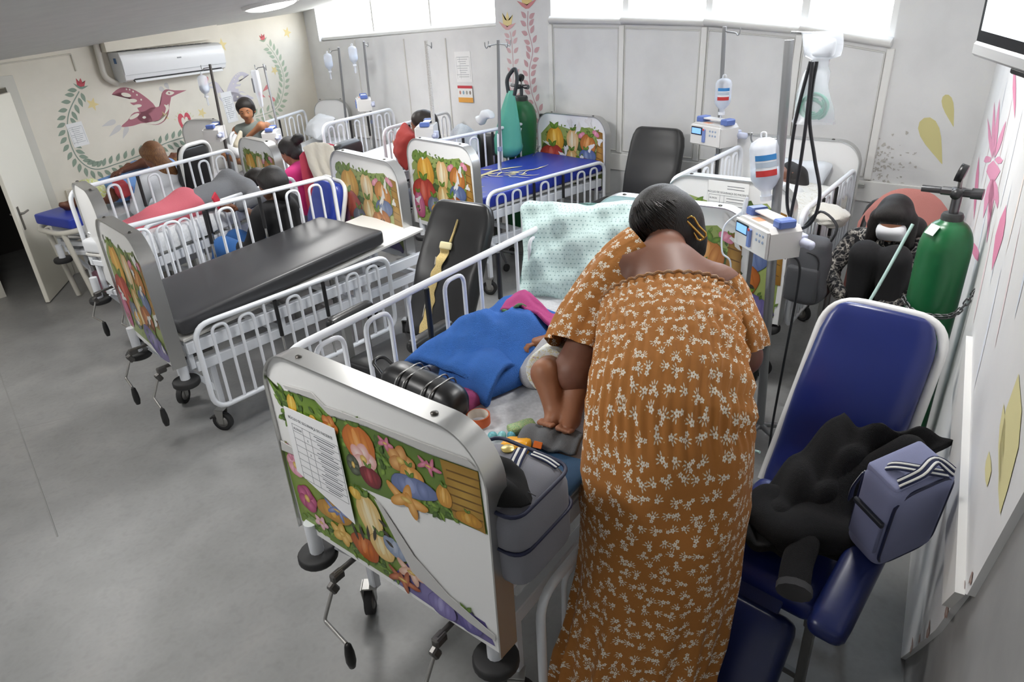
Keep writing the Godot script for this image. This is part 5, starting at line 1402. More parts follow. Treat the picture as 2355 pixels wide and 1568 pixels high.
func stands() -> void:
	# the near stand with its pump, bottle, bag of tubing and cords
	var base := Vector3(-1.09, 0, -3.1); var top := Vector3(-1.185, 2.01, -3.1)
	var near := stand("grey drip stand with a blue-handled pump, nearest the girl in the mask", base, top, {"r": 0.0195, "pump": -0.62, "ph": 0.59, "hooks": [2.9], "hook": 0.80, "turn": 0.5, "ps": 1.15, "collar": 0.61})
	bottle("clear infusion bottle with a blue and red label on the near drip stand", Vector3(-1.235, 1.615, -3.07), 0.27, "", 0.16)
	var clear := StandardMaterial3D.new()
	clear.albedo_color = Color(0.95, 0.97, 1.0, 0.2); clear.transparency = BaseMaterial3D.TRANSPARENCY_ALPHA; clear.roughness = 0.22
	var bagm := M.new().sheet(18, 24, func(u: float, v: float) -> Vector3:
		var a := TAU * u
		var r := lerpf(0.075, 0.055, v) if v < 0.3 else lerpf(0.04, 0.085, (v - 0.3) / 0.7)
		if v > 0.26 and v < 0.4: r = 0.035
		return Vector3(cos(a) * r * (1.0 + 0.2 * sin(a * 3.0 + v * 9.0)), -0.36 * v, sin(a) * r * 0.6 * (1.0 + 0.2 * cos(a * 2.0 + v * 7.0))), 0.001)
	var pb := thing("plastic_bag", "clear plastic bag of mint tubing tied to the near stand's top", "plastic bag", Vector3(-1.05, 2.04, -3.1))
	part("film", bagm, clear, pb)
	var mint := mt("5fc9a8", 0.35)
	for k in 6:
		var q := []
		for i in 13:
			var g := TAU * i / 12.0 * 0.8 + k
			q.append(Vector3(0.05 * cos(g) + 0.004 * k - 0.01, -0.29 + 0.05 * sin(g) * (0.6 + 0.1 * k), 0.022 * sin(g + k * 1.3)))
		part("tubing", M.new().tube(spline(q, 3), 0.006, 6), mint, pb)
	part("mask", M.new().cushion(Vector3(0.012, -0.06, 0.0), Vector3(0.09, 0.075, 0.05), 0.022, 6), mt("f2f4f6", 0.4), pb)
	part("tie_arm", M.new().tube([Vector3(-0.13, 0.0, 0.0), Vector3(-0.02, -0.005, 0.0)], 0.005, 6), mt("9a9b9c", 0.3, 0.8), pb)
	var cord := mt("1d1f24", 0.45)
	part("power_cord", M.new().tube(spline([Vector3(-1.075, 1.93, -3.07), Vector3(-1.10, 1.7, -3.06), Vector3(-1.10, 1.45, -3.06), Vector3(-1.08, 1.3, -3.06), Vector3(-1.02, 1.23, -3.06), Vector3(-0.965, 1.28, -3.06), Vector3(-0.955, 1.40, -3.06), Vector3(-1.0, 1.55, -3.06), Vector3(-1.045, 1.72, -3.06), Vector3(-1.05, 1.93, -3.07)], 8), 0.0075, 7).moved(Transform3D(Basis(), -base)), cord, near)
	part("power_cord", M.new().tube(spline([Vector3(-1.06, 1.93, -3.05), Vector3(-1.048, 1.68, -3.04), Vector3(-1.05, 1.45, -3.04), Vector3(-1.06, 1.28, -3.04), Vector3(-1.065, 1.17, -3.04)], 8), 0.0075, 7).moved(Transform3D(Basis(), -base)), cord, near)
	part("power_plug", M.new().lathe([Vector2(0.008, 0.08), Vector2(0.016, 0.04), Vector2(0.019, 0.0), Vector2(0.0, 0.0)], 10).tube([Vector3(-0.008, 0, 0), Vector3(-0.008, -0.02, 0)], 0.003, 6).tube([Vector3(0.008, 0, 0), Vector3(0.008, -0.02, 0)], 0.003, 6), mt("202022", 0.4), near, Transform3D(Basis(), Vector3(-1.065, 1.10, -3.04) - base))
	part("power_cord", M.new().tube(spline([Vector3(-1.06, 1.10, -3.05), Vector3(-0.99, 1.08, -3.03), Vector3(-0.975, 0.95, -3.02), Vector3(-0.98, 0.6, -3.0), Vector3(-0.985, 0.25, -2.98), Vector3(-0.98, 0.01, -2.97)], 8), 0.006, 7).moved(Transform3D(Basis(), -base)), cord, near)
	var pale := mt("c3e2dc", 0.3)
	hanging("oxygen_tube", "pale green oxygen tube crossing from the cylinder to the recliner", "tube", [Vector3(-0.60, 1.28, -3.2), Vector3(-0.66, 1.0, -3.05), Vector3(-0.73, 0.75, -2.9), Vector3(-0.80, 0.55, -2.8)], 0.007, pale)
	hanging("oxygen_tube", "pale tube lying on the floor under the near drip stand", "tube", [Vector3(-0.95, 0.2, -2.75), Vector3(-1.05, 0.16, -2.78), Vector3(-1.15, 0.1, -2.75), Vector3(-1.2, 0.02, -2.68)], 0.007, pale)
	hanging("drip_line", "clear drip line looping from the near bottle to its pump", "tube", [Vector3(-1.29, 1.27, -3.04), Vector3(-1.35, 1.2, -3.0), Vector3(-1.34, 1.08, -2.98), Vector3(-1.30, 1.02, -3.0), Vector3(-1.30, 0.8, -3.02)], 0.0045, mt("dfe6ee", 0.2))
	# stands along the windows, right to left
	stand("drip stand with a lit pump and bottle against the white wall panels", Vector3(-2.27, 0, -4.9), Vector3(-2.34, 1.99, -4.9), {"pump": -0.35, "ph": 0.64, "hooks": [0.2], "ps": 1.25, "r": 0.014})
	bottle("small clear infusion bottle on the stand against the white wall panels", Vector3(-2.29, 1.66, -4.86), 0.24, "", 0.0)
	var s := stand("drip stand with crossed hooks beside the teal bag", Vector3(-4.20, 0, -4.45), Vector3(-4.09, 1.95, -4.45), {"r": 0.013, "hooks": [0.2, 1.8, 3.3, 4.9]})
	part("sleeve", M.new().tube([Vector3(0.04, 0.75, 0), Vector3(0.06, 1.2, 0)], 0.018, 10), enamel, s)
	stand("paint-chipped white drip stand with a pump in front of the dark-haired woman", Vector3(-4.62, 0, -4.12), Vector3(-4.60, 1.97, -4.12), {"r": 0.016, "mat": tri_mat(noise_tex(41, 0.06, [[0.0, "77706a"], [0.35, "8a837c"], [0.4, "d9d7d2"], [1.0, "e6e4e0"]]), 6.0, 0.5, false), "pump": -0.9, "ph": 0.63, "ps": 1.1, "hooks": [0.4]})
	stand("faint drip stand with a pump under the bright window", Vector3(-6.78, 0, -5.05), Vector3(-6.67, 1.92, -5.05), {"pump": -0.6, "ph": 0.66, "ps": 1.1, "hooks": [0.3]})
	stand("faint drip stand nearest the room's far corner", Vector3(-7.36, 0, -5.08), Vector3(-7.2, 1.86, -5.08), {"hooks": [2.8]})
	bottle("hazy white infusion bottle on the stand nearest the far corner", Vector3(-7.36, 1.80, -5.02), 0.2, "", 0.0, false)
	bottle("slim hazy bottle beside the stand under the bright window", Vector3(-6.83, 1.88, -5.0), 0.2, "", 0.0, false)
	stand("dark drip stand with a lit pump beside the seated child", Vector3(-6.78, 0, -3.22), Vector3(-6.9, 1.83, -3.35), {"mat": mt("4a4644", 0.4, 0.4), "pump": -0.75, "ph": 0.655, "ps": 1.05, "hooks": [2.9]})
	bottle("small white bottle on the dark drip stand before the pale painted bird", Vector3(-6.98, 1.74, -3.28), 0.2, "", 0.0, false)
	stand("thin drip stand with a flat white pump behind the seated child", Vector3(-6.45, 0, -3.72), Vector3(-6.78, 1.79, -3.85), {"pump": -0.75, "ph": 0.62, "ps": 1.0, "r": 0.01, "hooks": [2.9, 0.4]})
	var bg := M.new().cushion(Vector3(0, -0.2, 0), Vector3(0.12, 0.36, 0.04), 0.018, 8, Basis(), 0.0, func(p: Vector3) -> Vector3:
		var k := 1.0 - 0.55 * smoothstep(0.05, -0.2, p.y)
		return Vector3(p.x * k, p.y, p.z * k))
	var ib := thing("infusion_bag", "white infusion bag hanging above the seated child", "drip bag", Vector3(-6.86, 1.76, -3.78))
	part("bag", bg, bottle_mat(), ib)
	part("print", M.new().box(Vector3(-0.045, -0.17, 0.021), Vector3(0.03, 0.14, 0.001), 0.0), mt("8f949a", 0.6), ib)
	part("drip_line", M.new().tube([Vector3(0, -0.38, 0), Vector3(0.005, -0.5, 0.0), Vector3(0.02, -0.65, 0.0)], 0.005, 6), mt("cfd4da", 0.3), ib)
	# oxygen cylinders
	oxygen("tall green oxygen cylinder chained to the right wall", Vector3(-0.455, 0, -3.16), Vector3(-0.458, 1.36, -3.16), 0.098)
	chain("steel chain round the tall green cylinder by the right wall", [Vector3(-0.30, 1.10, -3.05), Vector3(-0.345, 0.99, -3.04), Vector3(-0.41, 0.955, -3.045), Vector3(-0.50, 0.955, -3.05), Vector3(-0.565, 0.985, -3.12)], 22, 0.025)
	oxygen("green oxygen cylinder behind the teal bag at the pillar", Vector3(-4.55, 0, -5.15), Vector3(-4.47, 1.42, -5.15), 0.15)
	chain("thin chain slung across the cylinder at the pillar", [Vector3(-4.75, 0.72, -4.97), Vector3(-4.5, 0.68, -4.97), Vector3(-4.32, 0.8, -4.98), Vector3(-4.2, 1.0, -5.1)], 26, 0.02)
	# teal bag hanging by its twisted handles
	var teal := StandardMaterial3D.new()
	teal.albedo_color = Color("5fb8a4"); teal.roughness = 0.35; teal.backlight_enabled = true; teal.backlight = Color(0.25, 0.5, 0.42)
	var tb := M.new().sheet(24, 20, func(u: float, v: float) -> Vector3:
		var a := TAU * u
		var r := 0.03 + 0.17 * pow(v, 0.8) if v < 0.8 else 0.175 * sqrt(maxf(0.0, 1.0 - pow((v - 0.8) / 0.2, 2.0))) + 0.004
		return Vector3(cos(a) * r * (1.0 + 0.12 * sin(a * 5.0 + v * 4.0) * (1.0 - v)) - 0.10 * v, -0.62 * v, sin(a) * r * 0.55 * (1.0 + 0.12 * cos(a * 4.0) * (1.0 - v))), 0.0015)
	var tbt := single("refuse_bag", tb, teal, "teal plastic bag hanging from the cylinder at the pillar", "plastic bag", "", Transform3D(Basis(), Vector3(-4.36, 1.50, -4.88)))
	part("loop", M.new().tube(bent([Vector3(-0.03, -0.02, 0), Vector3(-0.05, 0.10, 0.0), Vector3(0.02, 0.2, -0.05), Vector3(0.07, 0.10, -0.02), Vector3(0.04, -0.04, 0)], 0.05), 0.018, 8), mt("2c3236", 0.5), tbt)
	single("tissue", M.new().cushion(Vector3.ZERO, Vector3(0.2, 0.07, 0.09), 0.03, 7, Basis(Vector3(0, 0, 1), 0.35), 0.01, func(p: Vector3) -> Vector3: return p + Vector3(0, 0.02 * sin(p.x * 40.0), 0.015 * cos(p.x * 31.0))), cloth("eceff2"), "crumpled white tissue on the teal bag", "tissue", "", Transform3D(Basis(), Vector3(-4.55, 1.28, -4.70)))

# ---------------------------------------------------------------- people
func head_bones(c: Vector3, fwd: Vector3, up: Vector3, s: float) -> Array:
	# skull, cheeks, jaw, brow, nose, lips and ears about the head's middle; s = 1 for a 22 cm head
	var f := fwd.normalized(); var u := (up - f * up.dot(f)).normalized(); var r := f.cross(u)
	var P := func(x: float, y: float, z: float) -> Vector3: return c + (r * x + u * y + f * z) * s
	var b := [[P.call(0, 0.03, -0.018), P.call(0, 0.035, 0.012), 0.088 * s, 0.08 * s, r, 1.1], [P.call(0, 0.0, 0.03), P.call(0, -0.07, 0.052), 0.062 * s, 0.036 * s],
		[P.call(-0.03, -0.025, 0.055), P.call(0.03, -0.025, 0.055), 0.034 * s, 0.034 * s], [P.call(-0.035, 0.03, 0.072), P.call(0.035, 0.03, 0.072), 0.014 * s, 0.014 * s],
		[P.call(0, 0.018, 0.085), P.call(0, -0.018, 0.105), 0.008 * s, 0.013 * s], [P.call(-0.012, -0.022, 0.094), P.call(0.012, -0.022, 0.094), 0.009 * s, 0.009 * s],
		[P.call(-0.014, -0.052, 0.085), P.call(0.014, -0.052, 0.085), 0.011 * s, 0.011 * s], [P.call(0, -0.088, 0.06), P.call(0, -0.09, 0.07), 0.02 * s, 0.018 * s]]
	for x in [-1, 1]: b.append([P.call(0.08 * x, 0.012, -0.01), P.call(0.082 * x, -0.022, -0.004), 0.014 * s, 0.010 * s])
	return b

func face_parts(body: Node3D, c: Vector3, fwd: Vector3, up: Vector3, s: float, lip := "8a4a44") -> void:
	var f := fwd.normalized(); var u := (up - f * up.dot(f)).normalized(); var r := f.cross(u)
	var bs := Basis(r, u, -f)
	for x in [-1, 1]:
		var p: Vector3 = c + (r * 0.031 * x + u * 0.010 + f * 0.088) * s
		var e := part("eye", M.new().lathe([Vector2(0, -0.006), Vector2(0.007, -0.004), Vector2(0.0095, 0), Vector2(0.007, 0.004), Vector2(0, 0.006)], 12, Transform3D(Basis().scaled(Vector3(s, s, s)))), mt("c9c2b8", 0.3), body, Transform3D(bs, p))
		part("iris", M.new().lathe([Vector2(0, 0.0), Vector2(0.0055, 0.0), Vector2(0.004, 0.0025), Vector2(0, 0.003)], 10, Transform3D(Basis(Vector3.RIGHT, -PI / 2).scaled(Vector3(s, s, s)), Vector3(0, 0.0, -0.0098) * s)), mt("17100d", 0.2), e)
		part("eyebrow", M.new().tube([c + (r * 0.016 * x + u * 0.031 + f * 0.098) * s, c + (r * 0.032 * x + u * 0.036 + f * 0.094) * s, c + (r * 0.048 * x + u * 0.03 + f * 0.083) * s], [0.0025 * s, 0.0035 * s, 0.002 * s], 6), mt("16110f", 0.8), body)
	part("lips", M.new().tube([c + (r * -0.021 - u * 0.05 + f * 0.095) * s, c + (-u * 0.0475 + f * 0.103) * s, c + (r * 0.021 - u * 0.05 + f * 0.095) * s], [0.0035 * s, 0.006 * s, 0.0035 * s], 6), mt(lip, 0.45), body)

func hair_bones(c: Vector3, fwd: Vector3, up: Vector3, s: float, fringe := 0.03) -> Array:
	var f := fwd.normalized(); var u := (up - f * up.dot(f)).normalized(); var r := f.cross(u)
	var P := func(x: float, y: float, z: float) -> Vector3: return c + (r * x + u * y + f * z) * s
	return [[P.call(0, 0.045, -0.03), P.call(0, 0.05, 0.0), 0.091 * s, 0.086 * s], [P.call(0, 0.0, -0.045), P.call(0, -0.05, -0.05), 0.078 * s, 0.06 * s],
		[P.call(-0.05, 0.07 , fringe), P.call(0.05, 0.07, fringe), 0.035 * s, 0.035 * s], [P.call(-0.068, 0.03, 0.0), P.call(-0.07, -0.02, -0.025), 0.027 * s, 0.022 * s], [P.call(0.068, 0.03, 0.0), P.call(0.07, -0.02, -0.025), 0.027 * s, 0.022 * s]]

func hand_bones(wrist: Vector3, dir: Vector3, palm: Vector3, s: float, curl: float, thumb := 1.0) -> Array:
	# palm of two slabs, four unequal fingers of three bones each, a thumb from the palm's side
	var d := dir.normalized(); var n := (palm - d * palm.dot(d)).normalized(); var r := d.cross(n)
	var P := func(x: float, y: float, z: float) -> Vector3: return wrist + (d * x + r * y + n * z) * s
	var out := []
	for k in 4: out.append([P.call(0.008, (k - 1.5) * 0.012, 0), P.call(0.078 - 0.004 * absf(k - 1.2), (k - 1.5) * 0.0195, 0), 0.014 * s, 0.0105 * s])
	for k in 4:
		var L: float = [0.068, 0.078, 0.072, 0.056][k] if thumb > 0 else [0.056, 0.072, 0.078, 0.068][k]
		var p: Vector3 = P.call(0.078 - 0.004 * absf(k - 1.2), (k - 1.5) * 0.0195, 0)
		var g := curl * 0.5
		var rad := 0.0095
		for q in 3:
			var e: Vector3 = p + (d * cos(g) + n * sin(g) + r * (k - 1.5) * 0.06) * L * [0.45, 0.32, 0.25][q] * s
			out.append([p, e, rad * s, (rad - 0.0012) * s])
			p = e; g += curl * 0.7; rad -= 0.0012
	var t0: Vector3 = P.call(0.025, -thumb * 0.024, 0.006); var t1: Vector3 = P.call(0.055, -thumb * 0.046, 0.016); var t2: Vector3 = P.call(0.082, -thumb * 0.044 + thumb * 0.012 * curl, 0.024)
	out.append([t0, t1, 0.013 * s, 0.0105 * s]); out.append([t1, t2, 0.0105 * s, 0.0085 * s])
	return out

func body_bones(j: Dictionary, k: float) -> Dictionary:
	# named bones of a figure from its joints; k scales all thicknesses
	var b := {}
	var side: Vector3 = (j.sr - j.sl).normalized()
	var spine: Vector3 = (j.chest - j.pelvis).normalized()
	var fr := side.cross(spine).normalized()
	b["hips"] = [j.hl.lerp(j.hr, 0.15), j.hr.lerp(j.hl, 0.15), 0.105 * k, 0.105 * k, fr, 1.15]
	b["belly"] = [j.pelvis, j.pelvis.lerp(j.chest, 0.55), 0.125 * k, 0.12 * k, fr, 1.25]
	b["chest"] = [j.pelvis.lerp(j.chest, 0.5), j.chest, 0.125 * k, 0.125 * k, fr, 1.3]
	b["shoulders"] = [j.sl.lerp(j.sr, 0.12), j.sr.lerp(j.sl, 0.12), 0.062 * k, 0.062 * k]
	b["neck"] = [(j.sl + j.sr) * 0.5, j.head - spine * 0.03, 0.058 * k, 0.046 * k]
	for s in ["l", "r"]:
		b["arm_" + s] = [j["s" + s], j["e" + s], 0.052 * k, 0.04 * k]
		b["fore_" + s] = [j["e" + s], j["w" + s], 0.04 * k, 0.027 * k]
		b["thigh_" + s] = [j["h" + s], j["k" + s], 0.088 * k, 0.058 * k]
		b["shin_" + s] = [j["k" + s], j["a" + s], 0.056 * k, 0.036 * k]
		b["foot_" + s] = [j["a" + s], j["t" + s], 0.036 * k, 0.026 * k]
	return b

func grown(b: Dictionary, names: Array, d: float) -> Array:
	var out := []
	for n in names:
		var q: Array = b[n].duplicate()
		q[2] += d; q[3] += d
		out.append(q)
	return out

func sleeve(b: Dictionary, n: String, f: float, d: float) -> Array:
	# the first part f of a limb, grown by d
	var q: Array = b[n].duplicate()
	q[1] = q[0].lerp(q[1], f); q[3] = lerpf(q[2], q[3], f) + d; q[2] += d
	return q

func person(label: String, j: Dictionary, k: float, skin_hex: String, o := {}) -> Node3D:
	var at: Vector3 = Vector3(j.pelvis.x, o.get("base", 0.0), j.pelvis.z)
	var p := thing("person", label, "person", at)
	for n in j:
		if j[n] is Vector3 and not n in ["fwd", "up"]: j[n] -= at
	var b := body_bones(j, k)
	var cell: float = o.get("cell", 0.013)
	var sk := skin(skin_hex)
	var skip: Array = o.get("skip", [])
	var list := []
	for n in b: if not n in skip: list.append(b[n])
	var m := M.new().nets(list, cell, 0.014)
	if not o.get("nohead", false): m.nets(head_bones(j.head, j.fwd, j.up, o.get("hs", 1.0)), o.get("hcell", 0.006), 0.009)
	for h in o.get("hands", []): m.nets(hand_bones(j[h[0]], h[1], h[2], h[3], h[4], h[5]), 0.0042, 0.004)
	var body := part("body", m, sk, p)
	if o.get("face", false): face_parts(body, j.head, j.fwd, j.up, o.get("hs", 1.0), o.get("lip", "8a4a44"))
	if o.has("hair"):
		var hb := hair_bones(j.head, j.fwd, j.up, o.get("hs", 1.0), o.get("fringe", 0.03))
		for q in o.get("more_hair", []): hb.append([q[0] - at, q[1] - at, q[2], q[3]])
		part("hair", M.new().nets(hb, 0.008, 0.012), o.hair, p)
	for c in o.get("clothes", []):
		var bones := grown(b, c[1], c[3])
		for s in c[2]: bones.append(sleeve(b, s[0], s[1], c[3] + 0.004))
		part(c[0], M.new().nets(bones, cell, 0.018), c[4], p)
	return p

func streaky(seed_: int, ramp: Array) -> StandardMaterial3D:
	# hair: long fine streaks of near tones
	var m := tri_mat(noise_tex(seed_, 0.06, ramp, 256, 3), 1.0, 0.48, false)
	m.uv1_scale = Vector3(16.0, 1.6, 16.0)
	m.heightmap_enabled = true; m.heightmap_texture = noise_tex(seed_ + 40, 0.08, [], 256, 2); m.heightmap_scale = 0.25
	return m

func people() -> void:
	mother()
	toddler()
	var black_hair := streaky(53, [[0.0, "0d0b0a"], [0.6, "191513"], [1.0, "2c2622"]]); var brown_hair := streaky(51, [[0.0, "3f2717"], [0.5, "74492a"], [0.75, "a07444"], [1.0, "c8a46c"]])
	var V := func(x: float, y: float, z: float) -> Vector3: return Vector3(x, y, z)
	# girl in the white mask, knees drawn up on her chair
	var leo := tri_mat(noise_tex(52, 0.03, [[0.0, "16161a"], [0.5, "1d1d22"], [0.56, "b9b2a8"], [0.66, "d8d2c8"], [0.7, "26262a"], [1.0, "1a1a1e"]], 512, 2), 1.5, 0.9, false)
	var at := Vector3(-0.86, 0, -4.02)
	var g := person("person in a white mask and black-and-grey patterned top, knees drawn up", {"pelvis": at + Vector3(0, 0.54, -0.06), "chest": at + Vector3(0, 0.88, -0.05), "head": at + Vector3(0.02, 1.07, 0.03), "fwd": Vector3(0.10, -0.62, 0.75), "up": Vector3(0, 0.8, 0.6),
		"sl": at + Vector3(-0.17, 0.90, -0.03), "sr": at + Vector3(0.17, 0.90, -0.03), "el": at + Vector3(-0.26, 0.72, 0.08), "er": at + Vector3(0.24, 0.70, 0.08), "wl": at + Vector3(-0.12, 0.68, 0.27), "wr": at + Vector3(0.10, 0.66, 0.27),
		"hl": at + Vector3(-0.07, 0.54, 0.0), "hr": at + Vector3(0.10, 0.54, 0.0), "kl": at + Vector3(-0.045, 0.91, 0.22), "kr": at + Vector3(0.105, 0.91, 0.22), "al": at + Vector3(-0.06, 0.53, 0.22), "ar": at + Vector3(0.10, 0.53, 0.22), "tl": at + Vector3(-0.09, 0.50, 0.34), "tr": at + Vector3(0.09, 0.50, 0.34)},
		0.88, "a9765a", {"hs": 0.92, "hair": black_hair, "fringe": 0.035, "more_hair": [[at + Vector3(-0.065, 1.07, 0.04), at + Vector3(-0.075, 0.95, 0.05), 0.035, 0.028], [at + Vector3(0.105, 1.07, 0.04), at + Vector3(0.115, 0.95, 0.05), 0.035, 0.028], [at + Vector3(-0.06, 1.0, -0.06), at + Vector3(0.10, 1.0, -0.06), 0.07, 0.07]],
		"clothes": [["patterned_top", ["belly", "chest", "shoulders", "arm_l", "arm_r", "fore_l", "fore_r"], [], 0.014, leo], ["black_leggings", ["hips", "thigh_l", "thigh_r", "shin_l", "shin_r"], [], 0.016, cloth("232325")]]})
	var f := Vector3(0.10, -0.62, 0.75).normalized(); var u := (Vector3(0, 0.8, 0.6) - f * f.dot(Vector3(0, 0.8, 0.6))).normalized()
	var hc := Vector3(0.02, 1.07, 0.09)
	part("face_mask", M.new().cushion(Vector3.ZERO, Vector3(0.145, 0.105, 0.08), 0.036, 8), cloth("eef0f3", 0.9, 40.0, 0.02), g, Transform3D(Basis(f.cross(u), u, -f), hc + f * 0.080 - u * 0.012))
	# child sitting cross-legged on the corner cot
	at = Vector3(-7.04, -0.05, -3.72)
	var boy := person("person in a grey sleeveless top sitting cross-legged, a white cloth over the arm", {"pelvis": at + Vector3(0, 0.92, 0), "chest": at + Vector3(0.03, 1.17, 0.03), "head": at + Vector3(0.05, 1.40, 0.05), "fwd": Vector3(0.72, -0.22, 0.55), "up": Vector3(-0.1, 1, 0),
		"sl": at + Vector3(-0.10, 1.2, 0.13), "sr": at + Vector3(0.17, 1.23, -0.08), "el": at + Vector3(-0.05, 1.02, 0.25), "er": at + Vector3(0.31, 1.27, 0.06), "wl": at + Vector3(0.12, 1.02, 0.24), "wr": at + Vector3(0.17, 1.16, 0.16),
		"hl": at + Vector3(-0.06, 0.92, 0.06), "hr": at + Vector3(0.08, 0.92, -0.04), "kl": at + Vector3(-0.10, 0.97, 0.30), "kr": at + Vector3(0.30, 0.97, 0.08), "al": at + Vector3(0.15, 0.92, 0.26), "ar": at + Vector3(0.12, 0.92, 0.2), "tl": at + Vector3(0.22, 0.91, 0.26), "tr": at + Vector3(0.05, 0.91, 0.27)},
		0.82, "a5714f", {"base": -0.05, "hs": 0.96, "face": true, "hair": mt("1d1713", 0.6), "hcell": 0.005, "clothes": [["vest", ["belly", "chest", "shoulders"], [], 0.012, cloth("7d8580")], ["shorts", ["hips"], [["thigh_l", 0.4], ["thigh_r", 0.4]], 0.012, cloth("3f6288")]]})
	part("bandage", M.new().nets([[Vector3(-0.1, 1.14, 0.16), Vector3(-0.05, 1.02, 0.25), 0.062, 0.062], [Vector3(-0.05, 1.02, 0.25), Vector3(0.10, 1.0, 0.26), 0.06, 0.05]], 0.012, 0.014), cloth("e9ebee"), boy)
	part("white_cloth", M.new().nets([[Vector3(0.06, 1.2, 0.17), Vector3(0.04, 1.08, 0.22), 0.02, 0.045]], 0.01, 0.012), cloth("e8dfc8"), boy)
	# patient in pink trousers and a grey hooded top, lying on the third cot
	at = Vector3(-5.22, 0.87, -2.15)
	person("person lying on a cot in pink trousers and a grey hooded top", {"pelvis": at + Vector3(0.0, 0.09, 0.0), "chest": at + Vector3(-0.05, 0.12, -0.34), "head": at + Vector3(-0.13, 0.13, -0.60), "fwd": Vector3(-0.7, -0.3, -0.45), "up": Vector3(-0.4, 0.1, -1),
		"sl": at + Vector3(-0.14, 0.2, -0.38), "sr": at + Vector3(0.08, 0.13, -0.42), "el": at + Vector3(-0.20, 0.07, -0.2), "er": at + Vector3(0.25, 0.09, -0.40), "wl": at + Vector3(-0.3, 0.05, -0.3), "wr": at + Vector3(0.26, 0.05, -0.20),
		"hl": at + Vector3(-0.05, 0.13, 0.03), "hr": at + Vector3(0.05, 0.08, 0.03), "kl": at + Vector3(0.03, 0.09, 0.30), "kr": at + Vector3(0.10, 0.06, 0.28), "al": at + Vector3(0.05, 0.05, 0.58), "ar": at + Vector3(0.12, 0.05, 0.55), "tl": at + Vector3(0.08, 0.04, 0.66), "tr": at + Vector3(0.14, 0.04, 0.63)},
		0.8, "7a4f38", {"hs": 0.9, "hair": mt("1f1a17", 0.6), "hands": [["wr", Vector3(-0.3, 0.2, 0.9), Vector3(-0.6, 0.3, 0), 0.85, 0.9, 1.0]],
		"clothes": [["hooded_top", ["belly", "chest", "shoulders", "arm_l", "arm_r", "fore_l"], [["fore_r", 0.75]], 0.022, cloth("77797d", 0.95, 14.0, 0.3)], ["pink_trousers", ["hips", "thigh_l", "thigh_r", "shin_l", "shin_r"], [], 0.014, cloth("cf6a76", 0.95, 14.0, 0.25)]]})
	single("mobile_phone", M.new().box(Vector3.ZERO, Vector3(0.012, 0.13, 0.07), 0.004, Basis(Vector3.RIGHT, 0.5)), mt("d2384a", 0.4), "red phone held by the patient in pink trousers", "phone", "", Transform3D(Basis(Vector3.UP, 0.6), at + Vector3(0.20, 0.12, -0.10)))
	# person in black with blue jeans, seated between the cots
	at = Vector3(-4.53, 0, -2.40)
	person("person in a black top and blue jeans seated between two cots", {"pelvis": at + Vector3(0.02, 0.56, -0.05), "chest": at + Vector3(0.05, 0.92, -0.06), "head": at + Vector3(0.06, 1.13, -0.03), "fwd": Vector3(-0.85, -0.35, 0.35), "up": Vector3(-0.2, 1, 0),
		"sl": at + Vector3(-0.06, 0.96, -0.2), "sr": at + Vector3(0.08, 0.95, 0.12), "el": at + Vector3(-0.22, 0.74, -0.12), "er": at + Vector3(0.0, 0.70, 0.22), "wl": at + Vector3(-0.34, 0.9, 0.0), "wr": at + Vector3(-0.2, 0.72, 0.24),
		"hl": at + Vector3(-0.02, 0.60, -0.06), "hr": at + Vector3(0.04, 0.60, 0.10), "kl": at + Vector3(-0.38, 0.70, 0.12), "kr": at + Vector3(-0.22, 0.72, 0.30), "al": at + Vector3(-0.52, 0.13, 0.34), "ar": at + Vector3(-0.42, 0.13, 0.46), "tl": at + Vector3(-0.62, 0.06, 0.42), "tr": at + Vector3(-0.52, 0.06, 0.54)},
		1.0, "6a4732", {"hs": 0.98, "hair": black_hair, "more_hair": [[at + Vector3(0.04, 1.2, -0.05), at + Vector3(0.08, 0.98, -0.08), 0.07, 0.05]],
		"clothes": [["black_top", ["belly", "chest", "shoulders", "arm_l", "arm_r"], [["fore_l", 0.7], ["fore_r", 0.7]], 0.016, cloth("1b1b1d")], ["blue_jeans", ["hips", "thigh_l", "thigh_r"], [["shin_l", 0.9], ["shin_r", 0.9]], 0.014, cloth("2f5f9c", 0.9, 40.0, 0.05)]]})
	# patient in blue lying by the painted wall
	at = Vector3(-6.86, 0.76, -2.3)
